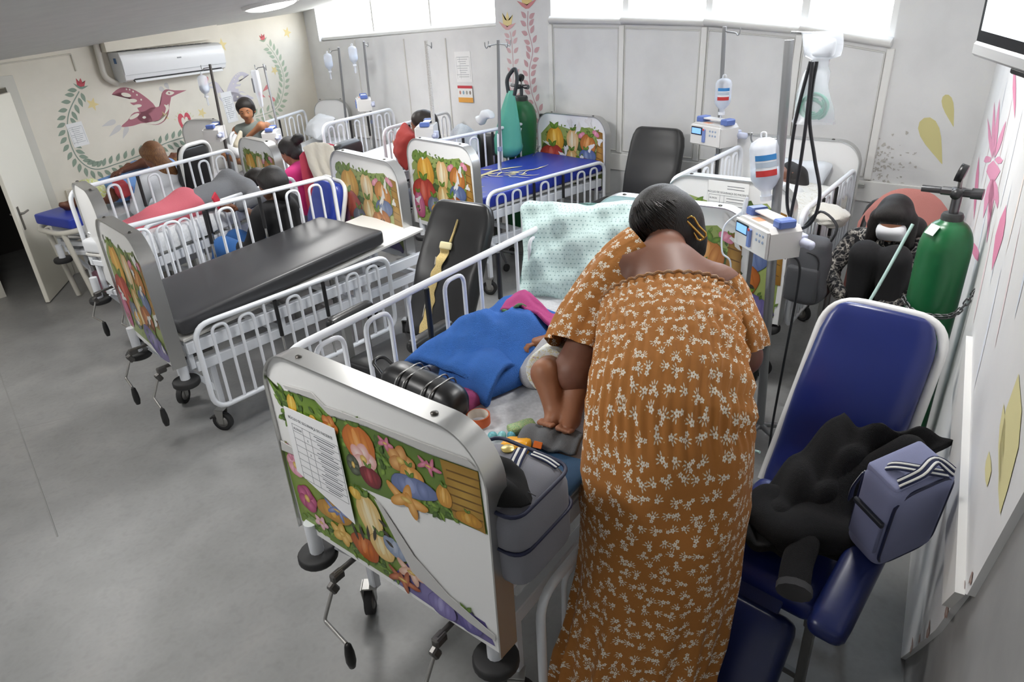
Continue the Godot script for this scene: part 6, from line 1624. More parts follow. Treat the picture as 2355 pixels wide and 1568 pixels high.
	person("person in light blue lying on the cot by the painted wall, white wristband", {"pelvis": at + Vector3(0, 0.12, 0.0), "chest": at + Vector3(-0.12, 0.17, -0.32), "head": at + Vector3(-0.2, 0.20, -0.58), "fwd": Vector3(-0.3, 0.9, 0.2), "up": Vector3(-0.3, 0.1, -1),
		"sl": at + Vector3(-0.26, 0.2, -0.32), "sr": at + Vector3(0.04, 0.22, -0.38), "el": at + Vector3(-0.30, 0.22, -0.15), "er": at + Vector3(0.06, 0.30, -0.16), "wl": at + Vector3(-0.2, 0.2, 0.02), "wr": at + Vector3(0.05, 0.27, 0.04),
		"hl": at + Vector3(-0.06, 0.12, 0.05), "hr": at + Vector3(0.07, 0.12, 0.03), "kl": at + Vector3(0.05, 0.14, 0.34), "kr": at + Vector3(0.20, 0.10, 0.26), "al": at + Vector3(0.16, 0.08, 0.58), "ar": at + Vector3(0.28, 0.07, 0.48), "tl": at + Vector3(0.2, 0.11, 0.64), "tr": at + Vector3(0.34, 0.08, 0.54)},
		0.95, "6b4230", {"hs": 0.9, "hair": black_hair, "hands": [["wr", Vector3(-0.1, -0.2, 0.9), Vector3(0, -1, 0), 0.85, 0.5, -1.0]],
		"clothes": [["blue_shirt", ["belly", "chest", "shoulders"], [["arm_l", 0.7], ["arm_r", 0.7]], 0.018, cloth("7f9fcf")], ["blue_shorts", ["hips"], [["thigh_l", 0.55], ["thigh_r", 0.55]], 0.022, cloth("6f97cf")], ["wristband", [], [], 0.0, cloth("e9eaec")]].slice(0, 2)})
	# woman in white with long brown hair, bending over him
	at = Vector3(-6.19, 0, -2.45)
	person("person in a white shirt and green trousers with long brown hair, seen from behind", {"pelvis": at + Vector3(0, 0.56, 0.0), "chest": at + Vector3(-0.16, 0.93, 0.02), "head": at + Vector3(-0.26, 1.15, 0.02), "fwd": Vector3(-0.85, -0.5, 0.1), "up": Vector3(-0.4, 0.9, 0),
		"sl": at + Vector3(-0.16, 0.96, 0.19), "sr": at + Vector3(-0.16, 0.96, -0.16), "el": at + Vector3(-0.28, 0.74, 0.26), "er": at + Vector3(-0.34, 0.8, -0.2), "wl": at + Vector3(-0.46, 0.80, 0.2), "wr": at + Vector3(-0.5, 0.85, -0.1),
		"hl": at + Vector3(-0.02, 0.55, 0.09), "hr": at + Vector3(-0.02, 0.55, -0.08), "kl": at + Vector3(-0.34, 0.6, 0.24), "kr": at + Vector3(-0.36, 0.58, -0.02), "al": at + Vector3(-0.34, 0.15, 0.36), "ar": at + Vector3(-0.4, 0.15, 0.05), "tl": at + Vector3(-0.44, 0.07, 0.42), "tr": at + Vector3(-0.52, 0.07, 0.08)},
		0.98, "8d5f45", {"hs": 0.98, "hair": brown_hair, "more_hair": [[at + Vector3(-0.19, 1.2, 0.02), at + Vector3(-0.13, 1.05, 0.0), 0.07, 0.06], [at + Vector3(-0.13, 1.07, -0.03), at + Vector3(-0.10, 0.86, -0.09), 0.055, 0.02]],
		"clothes": [["white_shirt", ["belly", "chest", "shoulders", "arm_l", "arm_r"], [["fore_l", 0.9], ["fore_r", 0.9]], 0.02, cloth("dfe2e8", 0.9, 14.0, 0.2)], ["green_trousers", ["hips", "thigh_l", "thigh_r", "shin_l", "shin_r"], [], 0.02, cloth("4b8071")]]})
	# woman in pink, in profile, hair tied up
	at = Vector3(-5.56, -0.10, -3.40)
	person("person in a pink top with her hair in a bun, head bowed", {"pelvis": at + Vector3(0.0, 0.58, 0), "chest": at + Vector3(-0.08, 0.98, 0.02), "head": at + Vector3(-0.2, 1.19, 0.03), "fwd": Vector3(-0.75, -0.6, 0.25), "up": Vector3(-0.5, 0.8, 0),
		"sl": at + Vector3(-0.06, 1.0, 0.15), "sr": at + Vector3(-0.08, 1.0, -0.13), "el": at + Vector3(-0.15, 0.78, 0.16), "er": at + Vector3(-0.2, 0.78, -0.16), "wl": at + Vector3(-0.36, 0.86, 0.1), "wr": at + Vector3(-0.38, 0.86, -0.1),
		"hl": at + Vector3(0, 0.56, 0.08), "hr": at + Vector3(0, 0.56, -0.08), "kl": at + Vector3(-0.38, 0.58, 0.1), "kr": at + Vector3(-0.38, 0.58, -0.08), "al": at + Vector3(-0.4, 0.16, 0.1), "ar": at + Vector3(-0.4, 0.16, -0.08), "tl": at + Vector3(-0.52, 0.1, 0.1), "tr": at + Vector3(-0.52, 0.1, -0.08)},
		0.95, "8a5a42", {"hs": 0.98, "face": true, "hair": black_hair, "fringe": 0.0, "more_hair": [[at + Vector3(-0.10, 1.31, 0.0), at + Vector3(-0.07, 1.32, 0.0), 0.045, 0.045]],
		"clothes": [["pink_top", ["belly", "chest", "shoulders", "arm_l", "arm_r"], [["fore_l", 0.5], ["fore_r", 0.5]], 0.022, cloth("c9357a")], ["trousers", ["hips", "thigh_l", "thigh_r", "shin_l", "shin_r"], [], 0.016, cloth("5b5f72")]]})
	# dark-haired woman behind the pump
	at = Vector3(-4.98, 0, -4.36)
	person("dark-haired person behind the chipped drip stand, red pillow against her arm", {"pelvis": at + Vector3(0, 0.58, 0), "chest": at + Vector3(0.0, 0.98, 0.02), "head": at + Vector3(-0.01, 1.24, 0.04), "fwd": Vector3(-0.85, -0.2, 0.4), "up": Vector3(0, 1, 0),
		"sl": at + Vector3(-0.08, 1.02, 0.14), "sr": at + Vector3(0.08, 1.02, -0.12), "el": at + Vector3(-0.26, 0.98, 0.14), "er": at + Vector3(-0.1, 0.78, -0.16), "wl": at + Vector3(-0.42, 1.06, 0.06), "wr": at + Vector3(-0.3, 0.86, -0.1),
		"hl": at + Vector3(-0.03, 0.56, 0.07), "hr": at + Vector3(0.05, 0.56, -0.05), "kl": at + Vector3(-0.25, 0.58, 0.25), "kr": at + Vector3(-0.12, 0.58, 0.3), "al": at + Vector3(-0.28, 0.16, 0.3), "ar": at + Vector3(-0.14, 0.16, 0.34), "tl": at + Vector3(-0.36, 0.1, 0.36), "tr": at + Vector3(-0.2, 0.1, 0.42)},
		0.92, "8f624a", {"hs": 0.98, "face": true, "hair": mt("29221e", 0.55), "fringe": 0.02, "more_hair": [[at + Vector3(0.06, 1.28, 0.0), at + Vector3(0.1, 1.1, -0.02), 0.075, 0.05]],
		"clothes": [["top", ["belly", "chest", "shoulders"], [["arm_l", 0.5], ["arm_r", 0.5]], 0.02, cloth("a9453f")], ["trousers", ["hips", "thigh_l", "thigh_r", "shin_l", "shin_r"], [], 0.016, cloth("50545e")]]})
	# patient asleep on the cot with the green footboard
	at = Vector3(-1.70, 0.93, -4.62)
	person("dark-haired person asleep under a white quilt on the cot beside the grey rucksack", {"pelvis": at + Vector3(0.04, 0.02, 0.42), "chest": at + Vector3(0.02, 0.05, 0.12), "head": at + Vector3(0.0, 0.10, -0.10), "fwd": Vector3(-0.8, 0.4, 0.3), "up": Vector3(0.2, 0.2, -1),
		"sl": at + Vector3(-0.12, 0.05, 0.1), "sr": at + Vector3(0.14, 0.05, 0.1), "el": at + Vector3(-0.16, 0.03, 0.28), "er": at + Vector3(0.18, 0.03, 0.28), "wl": at + Vector3(-0.06, 0.05, 0.36), "wr": at + Vector3(0.1, 0.05, 0.36),
		"hl": at + Vector3(-0.04, 0.02, 0.42), "hr": at + Vector3(0.1, 0.02, 0.42), "kl": at + Vector3(-0.04, 0.0, 0.6), "kr": at + Vector3(0.1, 0.0, 0.6), "al": at + Vector3(-0.04, -0.01, 0.76), "ar": at + Vector3(0.08, -0.01, 0.76), "tl": at + Vector3(-0.04, 0.03, 0.8), "tr": at + Vector3(0.08, 0.03, 0.8)},
		0.7, "7c5340", {"hs": 0.95, "hair": black_hair, "face": true, "more_hair": [[at + Vector3(0.05, 0.12, -0.13), at + Vector3(0.12, 0.03, -0.08), 0.07, 0.05]],
		"clothes": [["white_shirt", ["belly", "chest", "shoulders", "arm_l", "arm_r"], [], 0.014, cloth("e2e2e0")], ["trousers", ["hips", "thigh_l", "thigh_r", "shin_l", "shin_r"], [], 0.014, cloth("d2d4d6")]]})

# ---- the mother in the floral dress
func flower_print() -> ImageTexture:
	# white sprigs with small leaves scattered on ochre cloth
	var n := 1024
	var im := Image.create(n, n, false, Image.FORMAT_RGB8)
	im.fill(Color("b07232"))
	var rng := RandomNumberGenerator.new()
	rng.seed = 91
	var dot := func(cx: float, cy: float, rx: float, ry: float, rot: float, col: Color) -> void:
		var R := int(ceil(maxf(rx, ry))) + 1
		var ca := cos(rot); var sa := sin(rot)
		for y in range(-R, R + 1):
			for x in range(-R, R + 1):
				var px := (x * ca + y * sa) / rx; var py := (-x * sa + y * ca) / ry
				if px * px + py * py <= 1.0: im.set_pixel(posmod(int(cx) + x, n), posmod(int(cy) + y, n), col)
	var cells := 12
	var step := float(n) / cells
	for gy in cells:
		for gx in cells:
			var c := Vector2((gx + 0.5 + (0.5 if gy % 2 else 0.0)) * step, (gy + 0.5) * step) + Vector2(rng.randf_range(-0.28, 0.28), rng.randf_range(-0.28, 0.28)) * step
			var a := rng.randf() * TAU
			var big := (gx + gy * 2) % 3
			var heads := [[0.0, 0.0, 1.0]] if big == 0 else [[0.0, 0.0, 1.0], [26.0, 8.0, 0.8]] if big == 1 else [[0.0, 0.0, 0.9], [22.0, -12.0, 0.75], [8.0, 24.0, 0.75]]
			for l in 4:
				var g: float = a + 2.2 + l * 0.55
				var o := c + Vector2.from_angle(g) * 26.0
				dot.call(o.x, o.y, 11.0, 3.6, g, Color("e5dcc8"))
				for q in 7:
					var s := c + Vector2.from_angle(g) * (8.0 + q * 2.0)
					dot.call(s.x, s.y, 1.4, 1.4, 0.0, Color("6b431c"))
			for h in heads:
				var o: Vector2 = c + Vector2(h[0], h[1]).rotated(a)
				for k in 5:
					var g: float = a + TAU * k / 5.0
					var p: Vector2 = o + Vector2.from_angle(g) * 8.5 * h[2]
					dot.call(p.x, p.y, 8.2 * h[2], 5.6 * h[2], g, Color("efe8da"))
				dot.call(o.x, o.y, 3.2 * h[2], 3.2 * h[2], 0.0, Color("a9793c"))
			if rng.randf() < 0.8: dot.call(c.x + step * 0.45, c.y + rng.randf_range(-20, 20), 3.0, 3.0, 0.0, Color("dcbf8c"))
	im.generate_mipmaps()
	return ImageTexture.create_from_image(im)

func mother() -> void:
	var o := thing("person", "person in an ochre floral dress bending over the near cot, seen from behind", "person", Vector3(-0.78, 0, -1.4))
	var sk := skin("7d5341")
	var pale := skin("8a604c")
	var A := o.position
	var e := Vector3(0.77, 0, -0.64)      # her left to right, as seen
	var d := Vector3(0.64, 0, 0.77)       # towards her back
	var hd := Vector3(-1.245, 1.425, -2.235)
	var sl := Vector3(-1.285, 1.31, -1.97); var sr := Vector3(-0.95, 1.235, -2.14)
	var el := Vector3(-1.25, 1.03, -1.66); var wl := Vector3(-1.40, 1.0, -1.92)
	var er := Vector3(-0.86, 1.01, -2.16); var wr := Vector3(-1.12, 0.98, -2.32)
	var bones := [[Vector3(-0.82, 0.98, -1.6), Vector3(-1.02, 1.22, -1.9), 0.15, 0.15], [Vector3(-0.77, 0.5, -1.42), Vector3(-0.82, 0.98, -1.6), 0.13, 0.16],
		[sl + e * 0.03, sr - e * 0.03, 0.085, 0.085], [Vector3(-1.05, 1.26, -1.95), Vector3(-1.12, 1.31, -2.03), 0.14, 0.12], [Vector3(-1.12, 1.30, -2.04), hd, 0.082, 0.066],
		[Vector3(-1.10, 1.29, -2.03), sr + Vector3(-0.03, 0.03, 0.02), 0.105, 0.08], [Vector3(-1.10, 1.29, -2.02), sl + Vector3(0.05, 0.02, 0), 0.105, 0.07],
		[sl, el, 0.082, 0.064], [el, wl, 0.064, 0.036], [sr, er, 0.08, 0.062], [er, wr, 0.062, 0.036],
		[Vector3(-0.82, 0.55, -1.44), Vector3(-0.80, 0.1, -1.36), 0.07, 0.045], [Vector3(-0.70, 0.55, -1.40), Vector3(-0.68, 0.1, -1.30), 0.07, 0.045],
		[Vector3(-0.80, 0.06, -1.36), Vector3(-0.86, 0.04, -1.5), 0.04, 0.03], [Vector3(-0.68, 0.06, -1.30), Vector3(-0.74, 0.04, -1.44), 0.04, 0.03]]
	for q in bones: q[0] -= A; q[1] -= A
	var f := Vector3(-0.55, -0.72, -0.62)
	var m := M.new().nets(bones, 0.013, 0.02)
	m.nets(head_bones(hd - A + Vector3(-0.02, -0.02, -0.02), f, Vector3(-0.3, 0.8, -0.5), 1.05), 0.007, 0.01)
	m.nets(hand_bones(wl - A, Vector3(-0.3, -0.3, -0.6), Vector3(0.2, -1, 0), 1.0, 0.5, 1.0), 0.0042, 0.004)
	m.nets(hand_bones(wr - A, Vector3(-0.6, -0.3, -0.2), Vector3(0.0, -1, 0.2), 1.0, 0.5, -1.0), 0.0042, 0.004)
	var body := part("body", m, sk, o)
	face_parts(body, hd - A + Vector3(-0.02, -0.02, -0.02), f, Vector3(-0.3, 0.8, -0.5), 1.05)
	# hair: a smooth cap gathered into a low knot at the right
	var h := hd - A
	var hb := [[h + Vector3(-0.02, 0.03, -0.01), h + Vector3(0.0, 0.03, 0.0), 0.118, 0.112], [h - e * 0.05 + Vector3(0, -0.03, 0), h - e * 0.075 + Vector3(0, -0.085, 0.01), 0.075, 0.03], [h + e * 0.05 + Vector3(0.01, -0.01, 0.01), h + e * 0.10 + Vector3(0, -0.06, 0), 0.085, 0.05],
		[h + e * 0.08 + Vector3(0, 0.0, 0.01), h + e * 0.12 + Vector3(0, -0.115, -0.01), 0.06, 0.035], [h + d * 0.03 + Vector3(0, -0.06, 0), h + d * 0.035 + e * 0.05 + Vector3(0, -0.06, 0), 0.075, 0.06]]
	var hm := streaky(54, [[0.0, "0c0a09"], [0.6, "1a1614"], [1.0, "332b27"]])
	var hair := part("hair", M.new().nets(hb, 0.009, 0.02), hm, o)
	var strands := M.new()
	var rng := RandomNumberGenerator.new()
	rng.seed = 12
	for k in 150:
		var a := rng.randf_range(-1.4, 1.4); var b := rng.randf_range(-0.2, 0.9)
		var pts := []
		for i in 6:
			var t := i / 5.0
			var n := (e * sin(a * (1.0 - t * 0.5) + t * 0.7) + d * cos(a * (1.0 - t * 0.5)) * 0.8 + Vector3.UP * (b - t * 0.9)).normalized()
			pts.append(h + Vector3(-0.01, 0.02, 0.0) + n * Vector3(0.128, 0.122, 0.122).length() * 0.585)
		strands.tube(pts, 0.0022, 4)
	for k in 5:
		strands.tube([h - e * 0.10 + Vector3(0, -0.02, 0), h - e * (0.125 + 0.004 * k) + Vector3(0, -0.09, 0.0), h - e * (0.115 + 0.006 * k) + Vector3(0, -0.16 - 0.01 * k, 0.01)], 0.0015, 4)
	part("strands", strands, mt("1f1a17", 0.3), hair).set_meta("kind", "stuff")
	var gold := mt("c9a45a", 0.22, 0.95)
	var c := h + e * 0.095 + d * 0.085 + Vector3(0, 0.01, 0)
	var loop := []
	for k in 16:
		var g := TAU * k / 16.0
		loop.append(c + (e * 0.6 + Vector3.UP * -0.75).normalized() * cos(g) * 0.052 + (e * 0.75 + Vector3.UP * 0.6).normalized() * sin(g) * (0.026 + 0.012 * cos(g * 2.0)) + d * 0.016)
	var clip := part("hair_clip", M.new().tube(loop, 0.004, 6, true), gold, hair)
	part("clip_bar", M.new().tube([c + e * -0.035 + Vector3(0, 0.03, 0) + d * 0.02, c + e * 0.03 + Vector3(0, -0.035, 0) + d * 0.02], 0.005, 6), gold, hair)
	# dress: one loft from the hem to the neckline
	var rows := [[-0.75, 0.03, -1.26, 0.245, 0.215], [-0.755, 0.25, -1.30, 0.235, 0.21], [-0.76, 0.45, -1.375, 0.24, 0.21], [-0.765, 0.59, -1.43, 0.243, 0.21], [-0.78, 0.73, -1.48, 0.247, 0.215], [-0.805, 0.86, -1.53, 0.257, 0.225], [-0.826, 0.99, -1.575, 0.258, 0.22], [-0.87, 1.09, -1.645, 0.252, 0.2], [-0.945, 1.175, -1.765, 0.235, 0.185], [-1.00, 1.225, -1.85, 0.228, 0.172], [-1.035, 1.255, -1.905, 0.222, 0.162], [-1.045, 1.262, -1.92, 0.222, 0.158]]
	var path := []
	var per := 5
	for i in rows.size() - 1:
		for k in (per if i < rows.size() - 2 else per + 1):
			var t := float(k) / per
			var r := []
			for q in 5: r.append(cubic_interpolate(rows[i][q], rows[i + 1][q], rows[maxi(i - 1, 0)][q], rows[mini(i + 2, rows.size() - 1)][q], t))
			path.append(r)
	var N := 200
	var rings := []
	for i in path.size():
		var r: Array = path[i]
		var a: Array = path[maxi(i - 1, 0)]; var b: Array = path[mini(i + 1, path.size() - 1)]
		var up := Vector3(b[0] - a[0], b[1] - a[1], b[2] - a[2]).normalized()
		up = Vector3.UP.lerp(up, smoothstep(0.8, 1.2, r[1]) * 0.85).normalized()
		var back := d - up * d.dot(up)
		back = back.normalized()
		var side := (e - up * e.dot(up)).normalized()
		var ring := []
		var low := 1.0 - smoothstep(0.0, 0.80, r[1])
		var shir := smoothstep(0.98, 1.04, r[1])
		for k in N:
			var g := TAU * k / N
			# gathers: broad folds that open downwards, fine pleats in the shirred back
			var fold := 0.042 * low * (1.0 - 1.6 * pow(absf(sin(g * 4.5 + sin(g * 2.0) * 1.2 + r[1])), 0.6)) + 0.015 * low * sin(g * 17.0 + 1.0) + 0.006 * sin(g * 6.0 + r[1] * 9.0) * (1.0 - shir)
			fold += 0.005 * exp(-pow((r[1] - 0.80) / 0.02, 2.0))
			var right := smoothstep(0.3, 1.0, cos(g - 0.5))
			fold += shir * (0.0045 * sin(g * 44.0 + 0.8 * sin(r[1] * 40.0)) + 0.005 * sin(i * 2.1 + sin(g * 3.0)) * (0.4 + right))
			ring.append(Vector3(r[0], r[1], r[2]) - A + side * cos(g) * (r[3] + fold) + back * sin(g) * (r[4] + fold))
		rings.append(ring)
	var cl := StandardMaterial3D.new()
	cl.albedo_texture = flower_print(); cl.roughness = 0.85
	cl.uv1_scale = Vector3(3.2, 2.25, 1.0)
	cl.rim_enabled = true; cl.rim = 0.12
	bank["weave2"] = noise_tex(13, 0.05, [], 256, 3)
	cl.heightmap_enabled = true; cl.heightmap_texture = bank["weave2"]; cl.heightmap_scale = 0.15
	var dress := part("dress", M.new().rings(rings, false).rings(shrunk(rings, 0.97), false), cl, o)
	# flutter sleeves
	for s in [[Vector3(-1.215, 1.375, -2.06), Vector3(-1.315, 1.27, -1.94), Vector3(-1.285, 1.08, -1.73), 0.115, 0.135, 0.13], [Vector3(-0.97, 1.275, -2.12), Vector3(-0.90, 1.17, -2.12), Vector3(-0.865, 1.06, -2.10), 0.10, 0.112, 0.122]]:
		var rr := []
		for i in 15:
			var t := i / 14.0
			var p: Vector3 = s[0].lerp(s[1], t).lerp(s[1].lerp(s[2], t), t)
			var ax: Vector3 = (s[1] - s[0]).lerp(s[2] - s[1], t).normalized()
			var sd := (e - ax * e.dot(ax)).normalized(); var bk := ax.cross(sd)
			var w: float = lerpf(lerpf(s[3], s[4], t), lerpf(s[4], s[5], t), t)
			var ring := []
			for k in 56:
				var g := TAU * k / 56.0
				var fo := w + t * (0.008 * sin(g * 6.0 + 1.0) + 0.006 * sin(g * 11.0)) + 0.003 * sin(t * 9.0 + g * 2.0) + (1.0 - t) * 0.003 * sin(g * 20.0)
				ring.append(p - A + sd * cos(g) * fo * 0.92 + bk * sin(g) * fo * 0.9)
			rr.append(ring)
		var sm: StandardMaterial3D = cl.duplicate()
		sm.uv1_scale = Vector3(1.55, 2.25, 1.0)
		part("sleeve", M.new().rings(rr, false).rings(shrunk(rr, 0.96), false), sm, o)
	part("neckline_elastic", M.new().tube(rings[rings.size() - 1], 0.006, 6, true), cl, dress)

func shrunk(rings: Array, k: float) -> Array:
	var out := []
	for r in rings:
		var c := Vector3.ZERO
		for p in r: c += p
		c /= r.size()
		var q := []
		for p in r: q.append(c + (p - c) * k)
		q.reverse()
		out.append(q)
	return out

func toddler() -> void:
	var at := Vector3(-1.40, 0.90, -1.85)
	var V := func(x: float, y: float, z: float) -> Vector3: return at + Vector3(x, y, z)
	var o := thing("person", "small child lying on the near cot in grey top and white patterned shorts", "person", Vector3(at.x, 0, at.z))
	var A := o.position
	var bones := [[V.call(0.0, 0.05, 0.02), V.call(-0.05, 0.06, -0.22), 0.085, 0.085], [V.call(-0.05, 0.07, -0.25), V.call(-0.02, 0.09, -0.40), 0.05, 0.08],
		[V.call(-0.10, 0.07, -0.22), V.call(-0.15, 0.07, -0.08), 0.034, 0.028], [V.call(-0.15, 0.07, -0.08), V.call(-0.17, 0.09, 0.03), 0.028, 0.023],
		[V.call(0.06, 0.07, -0.22), V.call(0.14, 0.06, -0.10), 0.034, 0.028], [V.call(0.14, 0.06, -0.10), V.call(0.12, 0.08, 0.0), 0.028, 0.022],
		[V.call(-0.03, 0.06, 0.06), V.call(0.08, 0.14, 0.26), 0.062, 0.050], [V.call(0.08, 0.14, 0.26), V.call(0.165, 0.035, 0.32), 0.048, 0.031],
		[V.call(0.07, 0.05, 0.05), V.call(0.175, 0.08, 0.21), 0.062, 0.048], [V.call(0.175, 0.08, 0.21), V.call(0.225, 0.03, 0.31), 0.045, 0.031],
		[V.call(0.165, 0.035, 0.32), V.call(0.18, 0.03, 0.37), 0.028, 0.024], [V.call(0.225, 0.03, 0.31), V.call(0.25, 0.03, 0.36), 0.028, 0.023]]
	var toes := []
	for s in [[V.call(0.18, 0.03, 0.37), Vector3(0.06, 0, 0.1)], [V.call(0.25, 0.03, 0.36), Vector3(0.06, 0, 0.1)]]:
		for k in 5:
			var b: Vector3 = s[0] + Vector3((k - 2) * 0.0115, 0.006, 0.012 - 0.002 * absf(k - 1))
			toes.append([b - A, b - A + Vector3(0.006, 0.008, 0.022), 0.0095 if k == 0 else 0.0072, 0.0085 if k == 0 else 0.006])
	for q in bones: q[0] -= A; q[1] -= A
	var m := M.new().nets(bones, 0.0075, 0.008)
	for k in 2: m.nets(toes.slice(k * 5, k * 5 + 5), 0.003, 0.0025)
	m.nets(hand_bones(V.call(-0.17, 0.09, 0.03) - A, Vector3(-0.1, 0.15, 0.9), Vector3(0.2, -1, 0.2), 0.56, 1.1, 1.0), 0.0035, 0.003)
	m.nets(hand_bones(V.call(0.12, 0.08, 0.0) - A, Vector3(-0.1, 0.1, 0.9), Vector3(-0.2, -1, 0.2), 0.56, 1.1, -1.0), 0.0035, 0.003)
	var hc: Vector3 = V.call(-0.01, 0.12, -0.42) - A
	m.nets(head_bones(hc, Vector3(0.1, 0.95, 0.2), Vector3(0, 0.2, -1), 0.8), 0.006, 0.008)
	var body := part("body", m, skin("9a6648"), o)
	face_parts(body, hc, Vector3(0.1, 0.95, 0.2), Vector3(0, 0.2, -1), 0.8)
	part("hair", M.new().nets(hair_bones(hc, Vector3(0.1, 0.95, 0.2), Vector3(0, 0.2, -1), 0.8), 0.008, 0.01), mt("1a1512", 0.55), o)
	part("grey_top", M.new().nets([[V.call(-0.02, 0.05, -0.02) - A, V.call(-0.05, 0.065, -0.23) - A, 0.098, 0.098], [V.call(-0.06, 0.06, 0.02) - A, V.call(-0.08, 0.02, 0.14) - A, 0.085, 0.05], [V.call(-0.08, 0.03, 0.02) - A, V.call(-0.15, 0.01, 0.13) - A, 0.07, 0.035], [V.call(-0.10, 0.07, -0.2) - A, V.call(-0.135, 0.07, -0.12) - A, 0.048, 0.042], [V.call(0.06, 0.07, -0.2) - A, V.call(0.12, 0.06, -0.12) - A, 0.048, 0.042]], 0.009, 0.018), cloth("b7b6b8", 0.95, 14.0, 0.3), o)
	var sh := tri_mat(noise_tex(61, 0.022, [[0.0, "dfe3e4"], [0.62, "e6e9e8"], [0.64, "c9b64a"], [0.72, "d8c65e"], [0.74, "e4e6e6"], [0.84, "e9ecec"], [0.86, "4a62b0"], [0.93, "d87a3c"], [1.0, "d87a3c"]], 512, 2), 5.0, 0.95, false)
	part("shorts", M.new().nets([[V.call(0.01, 0.05, 0.0) - A, V.call(0.02, 0.05, 0.06) - A, 0.10, 0.10], [V.call(-0.03, 0.06, 0.06) - A, V.call(0.035, 0.105, 0.19) - A, 0.082, 0.082], [V.call(0.07, 0.05, 0.05) - A, V.call(0.145, 0.07, 0.17) - A, 0.078, 0.070]], 0.009, 0.014, [[V.call(0.045, 0.11, 0.20) - A, Vector3(0.45, 0.3, 0.8).normalized()]]), sh, o)

# ---------------------------------------------------------------- belongings
func fold(x: float, y: float, a: float, s := 1.0) -> float:
	return a * (sin(x * 13.0 * s + 2.0 * sin(y * 5.0)) + 0.6 * sin(y * 17.0 * s + x * 6.0) + 0.35 * sin((x + y) * 31.0 * s))

func pillow(m: M, size: Vector3, wrinkle := 0.006, n := 22) -> M:
	# a stuffed pillow with pinched corners
	return m.cushion(Vector3.ZERO, size, minf(size.z * 0.45, 0.06), n, Basis(), 0.0, func(p: Vector3) -> Vector3:
		var u := p.x / (size.x * 0.5); var v := p.y / (size.y * 0.5)
		var k := (1.0 - pow(absf(u), 3.0) * 0.85) * (1.0 - pow(absf(v), 3.0) * 0.85)
		var w := wrinkle * (sin(u * 7.0 + v * 4.0) + 0.7 * sin(v * 11.0 - u * 5.0) + 0.5 * sin(u * 17.0 + v * 9.0))
		var pin := 1.0 - 0.10 * (1.0 - pow(absf(v), 2.0)) * pow(absf(u), 2.0)
		var pin2 := 1.0 - 0.08 * (1.0 - pow(absf(u), 2.0)) * pow(absf(v), 2.0)
		return Vector3(p.x * pin, p.y * pin2, p.z * (0.28 + 1.25 * k) + w * signf(p.z)))

func dots(base: String, dot: String, cells: int, r: int, n := 512) -> ImageTexture:
	var im := Image.create(n, n, false, Image.FORMAT_RGB8)
	im.fill(Color(base))
	var st := float(n) / cells
	for y in cells:
		for x in cells:
			var c := Vector2((x + 0.25 + 0.5 * (y % 2)) * st, (y + 0.5) * st)
			for dy in range(-r, r + 1):
				for dx in range(-r, r + 1):
					if dx * dx + dy * dy <= r * r: im.set_pixel(posmod(int(c.x) + dx, n), posmod(int(c.y) + dy, n), Color(dot))
	im.generate_mipmaps()
	return ImageTexture.create_from_image(im)

func grip_bag(label: String, called: String, at: Transform3D, size: Vector3, body: Material, trim: Material, o := {}) -> Node3D:
	# soft box bag: body, piping round both ends' edges, zipped lid line, pocket, striped straps
	var b := thing(called, label, "bag", at.origin)
	b.transform = at
	part("body", M.new().cushion(Vector3.ZERO, size, minf(size.x, minf(size.y, size.z)) * o.get("round", 0.22), 12, Basis(), 0.008), body, b)
	var h := size * 0.5
	for y in o.get("piping", [0.97, -0.35]):
		var r: float = minf(size.x, size.z) * 0.2
		var q := 1.003 if absf(y) < 0.9 else 0.955
		part("piping", M.new().tube(bent([Vector3(-h.x, y * h.y, -h.z) * Vector3(q, 1, q), Vector3(h.x, y * h.y, -h.z) * Vector3(q, 1, q), Vector3(h.x, y * h.y, h.z) * Vector3(q, 1, q), Vector3(-h.x, y * h.y, h.z) * Vector3(q, 1, q)], r, 6, true), 0.006, 6, true), trim, b)
	return b

func strap(parent: Node3D, pts: Array, w: float, up: Vector3) -> void:
	# a flat navy webbing strap with two white stripes
	var path := spline(pts, 6)
	for q in [[0.0, 1.0, "1d2547", 0.0], [-0.26, 0.2, "e6e6e2", 0.0015], [0.26, 0.2, "e6e6e2", 0.0015]]:
		var m := M.new()
		var rows := []
		for i in path.size():
			var d: Vector3 = (path[mini(i + 1, path.size() - 1)] - path[maxi(i - 1, 0)]).normalized()
			var s := d.cross(up).normalized()
			var nn := s.cross(d).normalized()
			var c: Vector3 = path[i] + s * q[0] * w + nn * q[3]
			rows.append([c - s * q[1] * w * 0.5 - nn * 0.002, c + s * q[1] * w * 0.5 - nn * 0.002, c + s * q[1] * w * 0.5 + nn * 0.002, c - s * q[1] * w * 0.5 + nn * 0.002])
		m.rings(rows)
		part("strap" if q[1] == 1.0 else "stripe", m, cloth(q[2], 0.9, 60.0, 0.03), parent)

